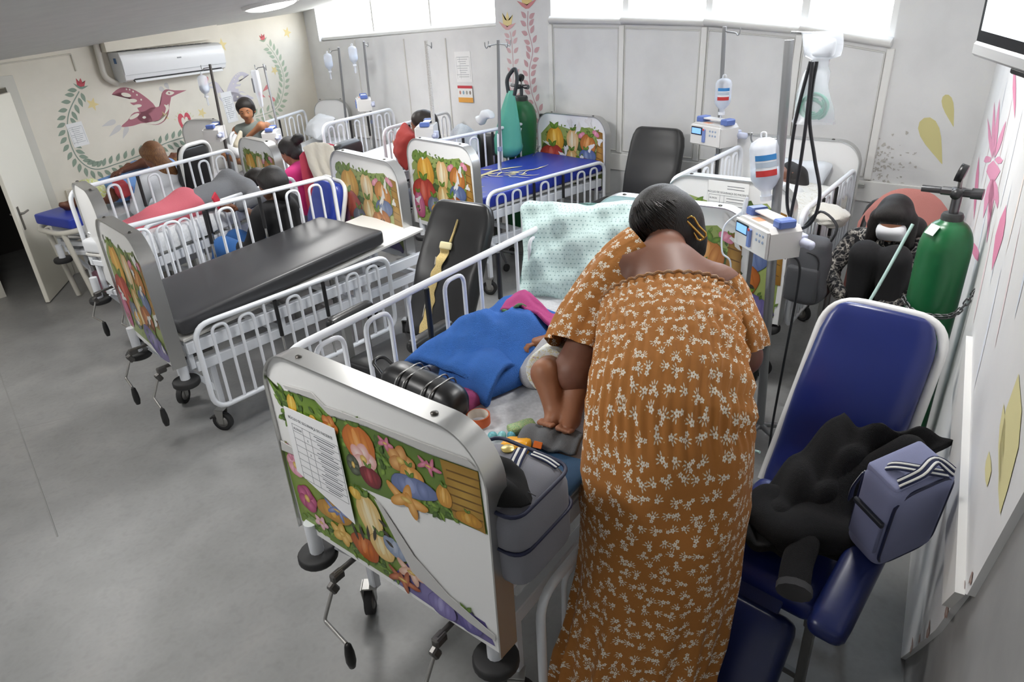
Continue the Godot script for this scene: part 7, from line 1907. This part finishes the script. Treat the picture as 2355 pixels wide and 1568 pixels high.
func belongings() -> void:
	var V := func(x: float, y: float, z: float) -> Vector3: return Vector3(x, y, z)
	# ---- on the near cot
	var dotted := tri_mat(dots("cfe6e4", "6f9a9c", 20, 4), 2.0, 0.9, false)
	dotted.uv1_scale = Vector3.ONE * 2.4
	var pt := frame(Vector3(-1.93, 1.055, -2.62), Vector3(0.72, 0.03, -0.30), Vector3(0.10, 0.85, -0.46))
	single("pillow", pillow(M.new(), Vector3(0.66, 0.56, 0.17), 0.016, 34), dotted, "pale mint pillow with tiny dots standing at the near cot's head", "pillow", "", pt)
	single("pillow", pillow(M.new(), Vector3(0.80, 0.34, 0.14), 0.006), tri_mat(noise_tex(71, 0.02, [[0.0, "6fc3e0"], [0.66, "83d0e8"], [0.7, "cfe7b0"], [0.76, "b7d86a"], [0.8, "8fd2ea"], [1.0, "e6f4fa"]], 512, 2), 2.2, 0.9, false), "bright blue patterned pillow behind the dotted mint one", "pillow", "", frame(Vector3(-1.90, 1.02, -2.94), Vector3(0.9, 0.02, -0.15), Vector3(0.05, 0.95, -0.3)))
	# blue towel heaped at the rail, its printed pink end towards the head
	var tw := thing("bath_towel", "bright blue towel with a pink printed end heaped against the near cot's rail", "towel", Vector3(-1.70, 0.875, -1.78))
	var hump := func(u: float, v: float) -> Vector3:
		var x := lerpf(-0.27, 0.15, u) + 0.04 * sin(v * 4.0); var z := lerpf(0.30, -0.34, v) - 0.06 * (u - 0.5)
		var k := sin(PI * clampf(u, 0.0, 1.0)) * pow(sin(PI * clampf(v * 0.92 + 0.04, 0.0, 1.0)), 0.6)
		return Vector3(x, 0.012 + 0.205 * pow(maxf(k, 0.0), 0.55) * (1.12 - 0.4 * u) + 0.018 * sin(u * 9.0 + v * 13.0) * k + 0.032 * sin(v * 9.0 - u * 6.0 + 1.0) * k + 0.008 * sin(u * 31.0 + v * 17.0) * k + 0.006 * sin(v * 41.0 - u * 12.0) * k, z)
	var terry := cloth("4b8df2", 1.0, 20.0, 1.2)
	part("towel_fold", M.new().sheet(34, 34, hump, 0.02), terry, tw)
	part("towel_end", M.new().sheet(16, 14, func(u: float, v: float) -> Vector3:
		var p: Vector3 = hump.call(0.28 + 0.68 * u, 0.66 + 0.27 * v)
		return p + Vector3(0.02, 0.016 + 0.012 * sin(u * 9.0), -0.01), 0.012), cloth("d8579c", 1.0, 26.0, 0.6), tw)
	part("green_print", M.new().sheet(8, 6, func(u: float, v: float) -> Vector3:
		var p: Vector3 = hump.call(0.33 + 0.2 * u, 0.62 + 0.1 * v)
		return p + Vector3(0.02, 0.021, -0.01), 0.010), cloth("6f9d6a", 1.0, 26.0, 0.6), tw)
	part("front_fold", M.new().sheet(22, 22, func(u: float, v: float) -> Vector3:
		var a := lerpf(-0.4, 2.6, v)
		return Vector3(lerpf(-0.10, 0.17, u) + 0.02 * sin(v * 5.0), 0.02 + 0.13 * maxf(sin(a), 0.0) * (1.0 - 0.4 * absf(u - 0.4)) + 0.012 * sin(u * 11.0), 0.17 + 0.11 * cos(a) - 0.05 * u + 0.06 * u), 0.02), terry, tw)
	single("pink_cloth", M.new().cushion(Vector3.ZERO, Vector3(0.10, 0.05, 0.09), 0.022, 8, Basis(), 0.01, func(p: Vector3) -> Vector3: return p * (1.0 + 0.18 * sin(p.x * 70.0) * cos(p.z * 60.0))), cloth("cf5f9a", 1.0, 26.0, 0.5), "small crumpled pink cloth between the black handbag and the blue towel", "cloth", "", Transform3D(Basis(), Vector3(-1.60, 0.895, -1.46)))
	# black handbag lying against the rail
	var leather := mt("1b1b1c", 0.35)
	var hb := grip_bag("black leather handbag with silver zips lying inside the near cot's footboard", "handbag", Transform3D(Basis(Vector3.UP, 0.12) * Basis(Vector3(0, 0, 1), -0.12), Vector3(-1.68, 0.955, -1.33)), Vector3(0.36, 0.15, 0.15), leather, mt("2a2a2b", 0.4), {"round": 0.42, "piping": []})
	for x in [-0.07, -0.035, 0.05, 0.085]:
		part("zip", M.new().tube(bent([Vector3(x, -0.05, 0.079), Vector3(x, 0.079, 0.079), Vector3(x, 0.079, -0.079), Vector3(x, -0.05, -0.079)], 0.05, 6), 0.0035, 6), mt("8f8f8e", 0.3, 0.85), hb)
	part("carry_loop", M.new().tube(bent([Vector3(-0.17, 0.02, 0.03), Vector3(-0.24, 0.05, 0.02), Vector3(-0.24, 0.05, -0.04), Vector3(-0.17, 0.02, -0.04)], 0.03), 0.008, 6), leather, hb)
	for k in 6: part("stamped_letter", M.new().box(Vector3(0.10 + 0.012 * k, 0.02, 0.078), Vector3(0.008, 0.014 - 0.004 * (k % 2), 0.002), 0.0), mt("c9c9c7", 0.4), hb)
	# roll of tape, sock, snack packets, toys
	var tp := single("tape_roll", M.new().tube(ring_path(0.042, 28), 0.001, 4, true).rings([ring_at(0.043, 0.0), ring_at(0.043, 0.034), ring_at(0.037, 0.034), ring_at(0.037, 0.0), ring_at(0.043, 0.0)], false), mt("d4622c", 0.45), "orange roll of tape on the near cot's grey sheet", "tape roll", "", Transform3D(Basis(), Vector3(-1.465, 0.885, -1.385)))
	part("paper_core", M.new().rings([ring_at(0.0372, -0.001), ring_at(0.0372, 0.035), ring_at(0.0362, 0.035), ring_at(0.0362, -0.001)], false), mt("e2d8cc", 0.8), tp)
	var sk := single("sock", M.new().sheet(16, 12, func(u: float, v: float) -> Vector3:
		return Vector3(lerpf(-0.10, 0.10, u), 0.015 + 0.035 * sin(PI * v) * (0.7 + 0.3 * sin(u * 7.0)) + 0.006 * sin(u * 19.0), lerpf(-0.06, 0.06, v) - 0.03 * u), 0.012), cloth("6c6e70", 0.95, 24.0, 0.2), "grey knitted cloth with an orange tag at the child's feet", "cloth", "", Transform3D(Basis(Vector3.UP, 0.25), Vector3(-1.175, 0.885, -1.43)))
	part("orange_tag", M.new().box(Vector3(-0.02, 0.036, 0.057), Vector3(0.03, 0.022, 0.004), 0.001, Basis(Vector3.RIGHT, -0.7)), cloth("e0702c"), sk)
	single("snack_packet", M.new().cushion(Vector3.ZERO, Vector3(0.10, 0.045, 0.07), 0.018, 7, Basis(), 0.006, func(p: Vector3) -> Vector3: return Vector3(p.x, p.y * (0.35 + 0.9 * (0.5 + p.x / 0.1)) + 0.004 * sin(p.z * 90.0), p.z)), mt("f0a81c", 0.35), "open yellow snack packet near the grey duffel bag", "packet", "", Transform3D(Basis(Vector3.UP, 0.35), Vector3(-1.255, 0.90, -1.35)))
	single("snack_packet", M.new().cushion(Vector3.ZERO, Vector3(0.05, 0.03, 0.10), 0.012, 7, Basis(), 0.004, func(p: Vector3) -> Vector3: return Vector3(p.x + 0.004 * sin(p.z * 60.0), p.y, p.z)), tri_mat(noise_tex(72, 0.05, [[0.0, "5d8f5a"], [0.5, "7fae78"], [0.6, "d8c98c"], [1.0, "3f6d56"]], 256, 2), 12.0, 0.5, false), "green printed packet on the grey sheet behind the yellow one", "packet", "", Transform3D(Basis(Vector3.UP, -0.5), Vector3(-1.31, 0.90, -1.44)))
	for k in 5:
		single("toy_bead", M.new().lathe([Vector2(0.006, -0.011), Vector2(0.014, -0.007), Vector2(0.017, 0.0), Vector2(0.014, 0.007), Vector2(0.006, 0.011)], 12), mt(["6fb6bd", "7fc2c4", "58a3b5", "86c7c9", "63adb9"][k], 0.35), "small turquoise plastic piece among the packets on the near cot", "toy", "turquoise plastic pieces on the near cot", Transform3D(Basis(Vector3.RIGHT, k * 0.8), Vector3(-1.36 + 0.027 * k, 0.897, -1.345 - 0.018 * (k % 3))))
	single("toy_bar", M.new().cushion(Vector3.ZERO, Vector3(0.12, 0.028, 0.035), 0.012, 5), mt("3f86cf", 0.4), "blue plastic toy bar between the packets and the child's feet", "toy", "", Transform3D(Basis(Vector3.UP, 0.3), Vector3(-1.215, 0.893, -1.415)))
	single("folded_blanket", M.new().cushion(Vector3.ZERO, Vector3(0.30, 0.03, 0.30), 0.014, 10, Basis(), 0.0, func(p: Vector3) -> Vector3: return p + Vector3(0, 0.006 * sin(p.x * 23.0 + p.z * 12.0), 0)), cloth("2f5578", 0.7, 18.0, 0.1), "dark blue mat under the grey cloth beside the mother", "mat", "", Transform3D(Basis(Vector3.UP, 0.1), Vector3(-1.13, 0.878, -1.27)))
	# grey duffel bag with navy piping and a black cap on it
	var navy := mt("1b2140", 0.5)
	var canvas := cloth("87878f", 0.9, 40.0, 0.06)
	var df := grip_bag("grey duffel bag with navy piping standing on the near cot behind the footboard", "duffel_bag", Transform3D(Basis(Vector3.UP, 0.06) * Basis(Vector3.RIGHT, 0.06), Vector3(-1.045, 0.915, -1.075)), Vector3(0.29, 0.28, 0.265), canvas, navy, {"piping": [0.97, 0.1]})
	strap(df, [Vector3(-0.02, 0.143, -0.11), Vector3(0.0, 0.149, -0.06), Vector3(0.02, 0.150, 0.0), Vector3(0.0, 0.149, 0.07)], 0.035, Vector3.UP)
	strap(df, [Vector3(0.02, 0.146, -0.105), Vector3(0.07, 0.146, -0.105), Vector3(0.11, 0.141, -0.10)], 0.022, Vector3.UP)
	part("seam", M.new().tube([Vector3(-0.13, 0.1485, 0.02), Vector3(0.0, 0.151, 0.03), Vector3(0.13, 0.146, 0.03)], 0.0015, 6), mt("55555c", 0.8), df)
	single("black_cap", M.new().sheet(16, 16, func(u: float, v: float) -> Vector3:
		var r := v; var a := TAU * u
		return Vector3(cos(a) * 0.125 * sqrt(r) * (1.0 + 0.12 * sin(a * 2.0 + 0.7)), 0.035 * (1.0 - r * r) + 0.008 * sin(a * 3.0), sin(a) * 0.085 * sqrt(r)), 0.004), cloth("121213"), "black cloth cap lying on the grey duffel bag", "cap", "", Transform3D(Basis(Vector3(0, 0, 1), -0.1), Vector3(-1.045, 1.062, -1.02)))
	single("tin_lid", M.new().lathe([Vector2(0.0, 0.0), Vector2(0.018, 0.0), Vector2(0.019, 0.005), Vector2(0.0, 0.006)], 18), mt("c8b26c", 0.3, 0.6), "small round gold lid on the duffel bag beside the cap", "lid", "", Transform3D(Basis(), Vector3(-1.10, 1.066, -1.145)))
	# ---- by the blue recliner
	var lilac := cloth("7f84a6", 0.8, 40.0, 0.05)
	var cb := grip_bag("lilac grey cooler bag with navy piping wedged between the blue recliner and the wall", "cooler_bag", Transform3D(Basis(Vector3(0, 0, 1), -0.22) * Basis(Vector3.UP, -0.50) * Basis(Vector3.RIGHT, 0.30), Vector3(-0.225, 0.845, -1.85)), Vector3(0.135, 0.35, 0.21), lilac, navy, {"piping": [], "round": 0.25})
	for x in [-0.9, 0.9]:
		part("piping", M.new().tube(bent([Vector3(0.065 * x, -0.165, -0.095), Vector3(0.065 * x, 0.165, -0.095), Vector3(0.065 * x, 0.165, 0.095), Vector3(0.065 * x, -0.165, 0.095)], 0.06, 6, true), 0.005, 6, true), navy, cb)
	part("pocket", M.new().cushion(Vector3(0.0, -0.03, 0.103), Vector3(0.10, 0.15, 0.025), 0.01, 8), cloth("757a9c", 0.8, 40.0, 0.05), cb)
	part("pocket_flap", M.new().box(Vector3(0.0, 0.045, 0.112), Vector3(0.108, 0.02, 0.012), 0.004), mt("20242f", 0.6), cb)
	part("lid_panel", M.new().cushion(Vector3(-0.01, 0.165, 0.0), Vector3(0.11, 0.04, 0.18), 0.012, 8), cloth("8f94b8", 0.8, 40.0, 0.05), cb)
	part("front_pocket", M.new().cushion(Vector3(-0.068, -0.02, 0.0), Vector3(0.025, 0.16, 0.13), 0.01, 8), cloth("868bb0", 0.8, 40.0, 0.05), cb)
	strap(cb, [Vector3(-0.05, 0.13, 0.06), Vector3(-0.02, 0.195, 0.05), Vector3(0.03, 0.205, 0.0), Vector3(0.055, 0.18, -0.06)], 0.03, Vector3.UP)
	strap(cb, [Vector3(0.03, 0.185, 0.07), Vector3(0.05, 0.23, 0.03), Vector3(0.03, 0.22, -0.04), Vector3(0.06, 0.18, -0.08)], 0.03, Vector3(0, 1, 0.3))
	strap(cb, [Vector3(-0.08, 0.11, 0.07), Vector3(-0.09, 0.04, 0.085), Vector3(-0.095, -0.03, 0.08)], 0.022, Vector3(-1, 0, 0.3))
	# black jacket thrown over the recliner's seat and back
	var jk := thing("jacket", "black knitted jacket thrown across the blue recliner's seat", "jacket", Vector3(-0.47, 0.56, -1.86))
	var knit := cloth("151517", 1.0, 30.0, 0.35)
	part("jacket_body", M.new().sheet(34, 34, func(u: float, v: float) -> Vector3:
		var x := lerpf(-0.19, 0.13, u) + 0.17 * v * v; var z := lerpf(0.10, -0.34, v) + 0.05 * sin(u * 5.0)
		var lump := 0.05 * sin(PI * u) * sin(PI * clampf(v * 1.1, 0.0, 1.0)) + 0.02 * sin(u * 17.0 + v * 8.0) * sin(PI * u) + 0.016 * sin(v * 23.0 + u * 7.0)
		return Vector3(x, 0.03 + 0.30 * pow(v, 1.7) + lump, z), 0.022), knit, jk)
	part("jacket_sleeve", M.new().tube(spline([Vector3(-0.02, 0.09, 0.0), Vector3(0.03, 0.09, 0.08), Vector3(0.045, 0.065, 0.17), Vector3(0.075, 0.05, 0.28)], 5), 0.046, 14, false, 0.55), knit, jk)
	part("jacket_fold", M.new().nets([[Vector3(-0.16, 0.06, 0.02), Vector3(-0.02, 0.08, 0.09), 0.045, 0.05], [Vector3(-0.14, 0.07, -0.06), Vector3(0.05, 0.10, -0.10), 0.05, 0.055], [Vector3(0.02, 0.07, 0.02), Vector3(0.13, 0.08, 0.0), 0.06, 0.05], [Vector3(0.06, 0.16, -0.16), Vector3(0.2, 0.30, -0.28), 0.05, 0.05]], 0.011, 0.03), knit, jk)
	part("cuff", M.new().tube([Vector3(0.07, 0.058, 0.255), Vector3(0.079, 0.06, 0.285)], 0.051, 12, false, 0.62), cloth("3a3a3c"), jk)
	# ---- the cot with the green footboard: rucksack, bedding, form
	var rk := thing("rucksack", "grey rucksack hanging on the rail beside the green printed footboard", "rucksack", Vector3(-1.13, 0.64, -3.62))
	var gb := cloth("55565a", 0.75, 30.0, 0.12)
	part("body", M.new().cushion(Vector3(0, 0.19, 0), Vector3(0.21, 0.38, 0.15), 0.06, 12, Basis(), 0.0, func(p: Vector3) -> Vector3: return p + Vector3(0.006 * sin(p.y * 40.0), 0, 0.008 * sin(p.y * 26.0 + p.x * 30.0))), gb, rk)
	part("front_pocket", M.new().cushion(Vector3(0.0, 0.13, 0.075), Vector3(0.17, 0.2, 0.05), 0.022, 8), cloth("4a4b4f", 0.75, 30.0, 0.12), rk)
	part("zip", M.new().tube(bent([Vector3(0.075, 0.06, 0.085), Vector3(0.075, 0.31, 0.07), Vector3(-0.075, 0.31, 0.07)], 0.06, 6), 0.004, 6), mt("222225", 0.5), rk)
	part("shoulder_strap", M.new().tube(spline([Vector3(0.08, 0.34, -0.02), Vector3(0.1, 0.44, -0.04), Vector3(0.0, 0.50, -0.06), Vector3(-0.07, 0.4, -0.05)], 5), 0.016, 8, false, 0.4), mt("2b2c2f", 0.6), rk)
	single("quilt", M.new().sheet(20, 26, func(u: float, v: float) -> Vector3:
		var x := lerpf(-0.30, 0.40, u); var z := lerpf(0.0, -1.05, v)
		var drape := maxf(0.0, x - 0.31)
		return Vector3(minf(x, 0.33), 0.055 + 0.05 * sin(PI * u) - drape * 1.6 + fold(x * 1.5, z, 0.008), z), 0.025), tri_mat(noise_tex(73, 0.03, [[0.0, "d8d7d0"], [0.6, "e4e2dc"], [0.75, "c9c4b4"], [1.0, "e9e8e4"]], 256, 3), 3.0, 0.95, false), "rumpled cream quilt on the cot with the green printed footboard", "quilt", "", Transform3D(Basis(), Vector3(-1.65, 0.90, -3.72)))
	single("white_blanket", pillow(M.new(), Vector3(0.22, 0.10, 0.16), 0.01, 10), cloth("dedbd2", 0.95, 16.0, 0.3), "cream blanket corner bulging over the rail above the grey rucksack", "blanket", "", frame(Vector3(-1.17, 1.04, -3.98), Vector3(0.9, -0.25, 0.3)))
	single("striped_pillow", pillow(M.new(), Vector3(0.5, 0.34, 0.12), 0.006, 14), cloth("dfe4ea"), "white pillow under the sleeping person's head by the back wall", "pillow", "", frame(Vector3(-1.72, 1.0, -4.84), Vector3(1, 0, 0.1), Vector3(0, 0.75, -0.66)))
	var fm := single("patient_form", M.new().box(Vector3.ZERO, Vector3(0.24, 0.20, 0.0012), 0.0), mt("f0f0ee", 0.6), "white patient form taped on the green printed footboard", "form", "", Transform3D(Basis(), Vector3(-1.62, 1.155, -3.605)))
	var ink := mt("55585e", 0.8)
	lettering(fm, "NÚCLEO DE SEGURANÇA DO PACIENTE", Vector3(0, 0.035, 0.001), 0.0105, ink)
	lettering(fm, "ALERGIA", Vector3(-0.085, 0.0, 0.001), 0.009, ink)
	lettering(fm, "PLENTE", Vector3(-0.085, -0.04, 0.001), 0.009, ink)
	var g := M.new()
	for y in [0.02, -0.02, -0.06]: g.box(Vector3(0, y, 0.001), Vector3(0.225, 0.0012, 0.0005), 0.0)
	for x in [-0.112, -0.045, -0.02, 0.112]: g.box(Vector3(x, -0.02, 0.001), Vector3(0.0012, 0.08, 0.0005), 0.0)
	for y in [0.005, -0.012, -0.035, -0.05, 0.06, 0.075]: g.box(Vector3(0.045, y, 0.001), Vector3(0.1, 0.003, 0.0005), 0.0)
	part("form_table", g, ink, fm)
	single("maker_plate", M.new().box(Vector3.ZERO, Vector3(0.34, 0.09, 0.004), 0.001), mt("cfd9e0", 0.4), "pale plate with blue lettering below the green printed footboard", "plate", "", Transform3D(Basis(), Vector3(-1.55, 0.40, -3.60)))
	lettering(get_node("maker_plate"), "Andrade", Vector3(0.06, -0.01, 0.003), 0.045, mt("2d8fc0", 0.5))
	part("logo_mark", M.new().prism(pv([Vector2(-0.10, -0.02), Vector2(-0.06, -0.02), Vector2(-0.05, 0.025), Vector2(-0.08, 0.01)]), 0.002, 0.004), mt("2d8fc0", 0.5), get_node("maker_plate"))
	# cracks in the blue mattress, its pale lining showing
	var cot: Node3D = get_node("hospital_cot_004")
	var mat: Node3D = cot.get_node("mattress")
	var cr := M.new()
	var rng := RandomNumberGenerator.new()
	rng.seed = 44
	var crack := func(p: Vector2, a: float, l: float, w: float) -> void:
		var q := p; var g2 := a
		var left := []; var right := []
		for i in 9:
			var t := i / 8.0
			var d := Vector2.from_angle(g2); var nn := Vector2(-d.y, d.x)
			var ww := w * sin(PI * clampf(t * 0.94 + 0.03, 0.0, 1.0)) * rng.randf_range(0.6, 1.3)
			left.append(q + nn * ww); right.push_front(q - nn * ww)
			q += d * l / 8.0; g2 += rng.randf_range(-0.4, 0.4)
		cr.prism(pv(left + right), 0.0, 0.0012, Transform3D(Basis(Vector3.RIGHT, -PI / 2), Vector3.ZERO))
	crack.call(Vector2(-0.28, -0.52), 0.95, 0.8, 0.024)
	crack.call(Vector2(-0.02, 0.0), 1.2, 0.42, 0.012)
	for k in 46:
		crack.call(Vector2(rng.randf_range(-0.34, 0.12), rng.randf_range(-0.62, 0.05)), rng.randf_range(0.3, 1.4) if k % 2 else rng.randf_range(-0.6, 0.3), rng.randf_range(0.06, 0.2), rng.randf_range(0.003, 0.010))
	part("exposed_lining", cr, mt("e3d9a8", 0.9), mat, Transform3D(Basis(Vector3.RIGHT, 0.025), Vector3(0.04, 0.8885, 0.06)))
	# ---- bedding and clothes of the far cots
	single("pillow", pillow(M.new(), Vector3(0.46, 0.32, 0.12), 0.006, 14), cloth("c9d8ea"), "pale blue pillow at the head of the cot with the pink-trousered person", "pillow", "", frame(Vector3(-5.44, 0.95, -2.86), Vector3(1, 0.0, 0.25), Vector3(0.0, 0.35, -0.94)))
	single("rumpled_sheet", M.new().sheet(20, 30, func(u: float, v: float) -> Vector3:
		var x := lerpf(-0.27, 0.33, u); var z := lerpf(0.0, -1.25, v)
		return Vector3(minf(x, 0.285) , 0.02 - maxf(0.0, x - 0.27) * 2.0 + fold(x * 2.0, z, 0.006, 1.4), z), 0.008), tri_mat(noise_tex(74, 0.03, [[0.0, "d3d6d8"], [0.6, "e6e8ea"], [1.0, "eef0f1"]], 256, 4), 4.0, 0.95, false), "rumpled white sheet under the person in pink trousers", "sheet", "", Transform3D(Basis(Vector3.UP, 0.3), Vector3(-5.13, 0.875, -1.52)))
	single("red_drape", M.new().sheet(16, 20, func(u: float, v: float) -> Vector3:
		var a := lerpf(-1.0, 1.0, u)
		return Vector3(0.22 * a, 0.80 - 0.70 * v + 0.10 * (1.0 - a * a), 0.05 * v + fold(a * 0.5, v, 0.012)), 0.015), cloth("c2455a", 0.95, 16.0, 0.2), "red cloth hanging over the chair behind the woman in pink", "cloth", "", Transform3D(Basis(Vector3.UP, 0.75), Vector3(-5.20, 0.32, -3.36)))
	single("white_drape", M.new().sheet(14, 18, func(u: float, v: float) -> Vector3:
		var a := lerpf(-1.0, 1.0, u)
		return Vector3((0.13 - 0.05 * v) * a + 0.05 * v, 0.40 - 0.46 * v + 0.04 * (1.0 - a * a), 0.02 + 0.06 * v + fold(a * 0.7, v, 0.012)), 0.012), cloth("e3ddcf", 0.95, 16.0, 0.2), "cream cloth laid over the red one on the chair of the woman in pink", "cloth", "", Transform3D(Basis(Vector3.UP, 0.75), Vector3(-5.18, 0.80, -3.30)))
	single("red_pillow", pillow(M.new(), Vector3(0.34, 0.36, 0.12), 0.006, 14), cloth("a63a34", 0.9, 20.0, 0.1), "dark red pillow propped beside the dark-haired person", "pillow", "", frame(Vector3(-5.0, 1.08, -4.10), Vector3(0.75, -0.25, 0.4), Vector3(0.25, 0.9, -0.1)))
	single("speckled_sheet", M.new().sheet(18, 22, func(u: float, v: float) -> Vector3:
		var a := lerpf(-1.0, 1.0, u)
		return Vector3((0.16 + 0.04 * v) * a, 1.20 - 0.9 * v - 0.10 * pow(absf(a), 2.5), 0.14 * v + fold(a * 0.4, v, 0.014)), 0.012), tri_mat(noise_tex(75, 0.08, [[0.0, "c9d6de"], [0.5, "dde3e8"], [0.62, "a9c0d0"], [1.0, "e6eaee"]], 256, 2), 6.0, 0.95, false), "pale blue speckled sheet draped over the chair by the green cylinder", "sheet", "", Transform3D(Basis(Vector3.UP, 0.1), Vector3(-4.86, 0.0, -4.72)))
	single("brown_blanket", M.new().cushion(Vector3.ZERO, Vector3(0.34, 0.20, 0.34), 0.09, 14, Basis(), 0.02, func(p: Vector3) -> Vector3: return p * (1.0 + 0.12 * sin(p.x * 21.0 + p.y * 17.0) * cos(p.z * 19.0))), tri_mat(noise_tex(76, 0.03, [[0.0, "4f3620"], [0.45, "7c5632"], [0.6, "b08a52"], [0.75, "5e4026"], [1.0, "c9a56c"]], 256, 3), 5.0, 0.95, false), "brown patterned blanket bundled against the grey headboard", "blanket", "", Transform3D(Basis(), Vector3(-7.05, 0.90, -2.90)))
	single("white_pillow", pillow(M.new(), Vector3(0.5, 0.36, 0.14), 0.006, 14), cloth("e3e6ea"), "white pillow on the far corner cot", "pillow", "", frame(Vector3(-7.5, 0.98, -4.85), Vector3(1, 0, 0.3), Vector3(0, 0.6, -0.8)))
	# ---- by the door: blue mat, bundle, bags, wheelchair
	var cart := thing("trolley_frame", "cream tubular cot end with a curved rail beside the open door", "cot end", Vector3(-6.66, 0, -1.58))
	part("rail", M.new().tube(bent([Vector3(0.30, 0.70, -0.08), Vector3(0.2, 0.68, 0.05), Vector3(-0.16, 0.68, 0.12), Vector3(-0.30, 0.70, -0.02), Vector3(-0.22, 0.72, -0.25)], 0.1, 6), 0.022, 10), mt("dcd8cc", 0.45), cart)
	part("leg", M.new().tube([Vector3(-0.12, 0.68, 0.06), Vector3(-0.20, 0.02, -0.02)], 0.022, 10), mt("dcd8cc", 0.45), cart)
	part("leg", M.new().tube([Vector3(0.2, 0.68, 0.03), Vector3(0.2, 0.02, -0.05)], 0.022, 10), mt("dcd8cc", 0.45), cart)
	single("blue_mat", M.new().cushion(Vector3.ZERO, Vector3(0.42, 0.09, 0.32), 0.02, 8), mt("2b3fa6", 0.4), "bright blue foam mat on the cream cot end by the door", "mat", "", Transform3D(Basis(Vector3.UP, 0.35) * Basis(Vector3(0, 0, 1), -0.06), Vector3(-6.64, 0.765, -1.68)))
	single("patterned_bag", M.new().cushion(Vector3.ZERO, Vector3(0.26, 0.22, 0.22), 0.08, 12, Basis(), 0.01, func(p: Vector3) -> Vector3: return p * (1.0 + 0.10 * sin(p.x * 27.0 + p.y * 13.0) * cos(p.z * 23.0))), tri_mat(noise_tex(77, 0.03, [[0.0, "d8dca0"], [0.4, "c9d078"], [0.55, "e9e6da"], [0.7, "b7cdb8"], [0.85, "dca48c"], [1.0, "eceae2"]], 256, 2), 4.0, 0.9, false), "lime and white patterned bundle behind the blue mat", "bundle", "", Transform3D(Basis(), Vector3(-6.72, 0.90, -1.93)))
	single("red_net", M.new().cushion(Vector3.ZERO, Vector3(0.16, 0.14, 0.12), 0.05, 9, Basis(), 0.0, func(p: Vector3) -> Vector3: return p * (1.0 + 0.25 * sin(p.x * 50.0) * cos(p.y * 41.0))), cloth("c04a52"), "crumpled red net cloth beside the patterned bundle", "cloth", "", Transform3D(Basis(), Vector3(-6.62, 0.90, -2.15)))
	var purse := thing("pink_purse", "dusty pink purse hanging by its strap near the wheelchair", "purse", Vector3(-6.62, 0.06, -1.74))
	part("pouch", M.new().cushion(Vector3(0, 0.1, 0), Vector3(0.22, 0.17, 0.05), 0.02, 8), cloth("a8788a", 0.7, 40.0, 0.05), purse)
	part("flap", M.new().prism(pv([Vector2(-0.108, 0.18), Vector2(0.108, 0.18), Vector2(0.108, 0.12), Vector2(0.0, 0.075), Vector2(-0.108, 0.12)]), 0.024, 0.03), cloth("9c6c7f", 0.7, 40.0, 0.05), purse)
	part("strap", M.new().tube(spline([Vector3(-0.1, 0.17, 0), Vector3(-0.07, 0.4, 0.0), Vector3(-0.05, 0.66, 0.0)], 5), 0.005, 6), mt("8c7a6a", 0.6), purse)
	var wc := thing("wheelchair", "folded wheelchair with black tyres below the patterned bundle", "wheelchair", Vector3(-6.88, 0, -1.86))
	for x in [[-0.12, 0.12], [0.02, 0.10]]:
		var w := part("wheel", M.new().tube(ring_path(x[1], 26), 0.013, 8, true).moved(Transform3D(Basis(Vector3.RIGHT, PI / 2) * Basis(Vector3(0, 0, 1), 0.3), Vector3(x[0], x[1] + 0.013, 0.05))), rubber, wc)
		part("rim", M.new().tube(ring_path(x[1] - 0.018, 22), 0.004, 6, true).moved(Transform3D(Basis(Vector3.RIGHT, PI / 2) * Basis(Vector3(0, 0, 1), 0.3), Vector3(x[0], x[1] + 0.013, 0.05))), mt("b5b5b2", 0.3, 0.8), w)
	part("seat_frame", M.new().tube(bent([Vector3(-0.15, 0.13, 0.02), Vector3(-0.15, 0.42, 0.0), Vector3(0.1, 0.40, 0.0), Vector3(0.12, 0.12, 0.02)], 0.05), 0.012, 8), mt("9a9a98", 0.35, 0.7), wc)
	part("cushion", M.new().cushion(Vector3(-0.02, 0.30, 0.0), Vector3(0.22, 0.20, 0.08), 0.03, 8), mt("d2c49a", 0.8), wc)

func ring_path(r: float, n: int) -> Array:
	var o := []
	for k in n: o.append(Vector3(cos(TAU * k / n) * r, 0, sin(TAU * k / n) * r))
	return o

func ring_at(r: float, y: float, n := 30) -> Array:
	var o := []
	for k in n: o.append(Vector3(cos(TAU * k / n) * r, y, sin(TAU * k / n) * r))
	return o
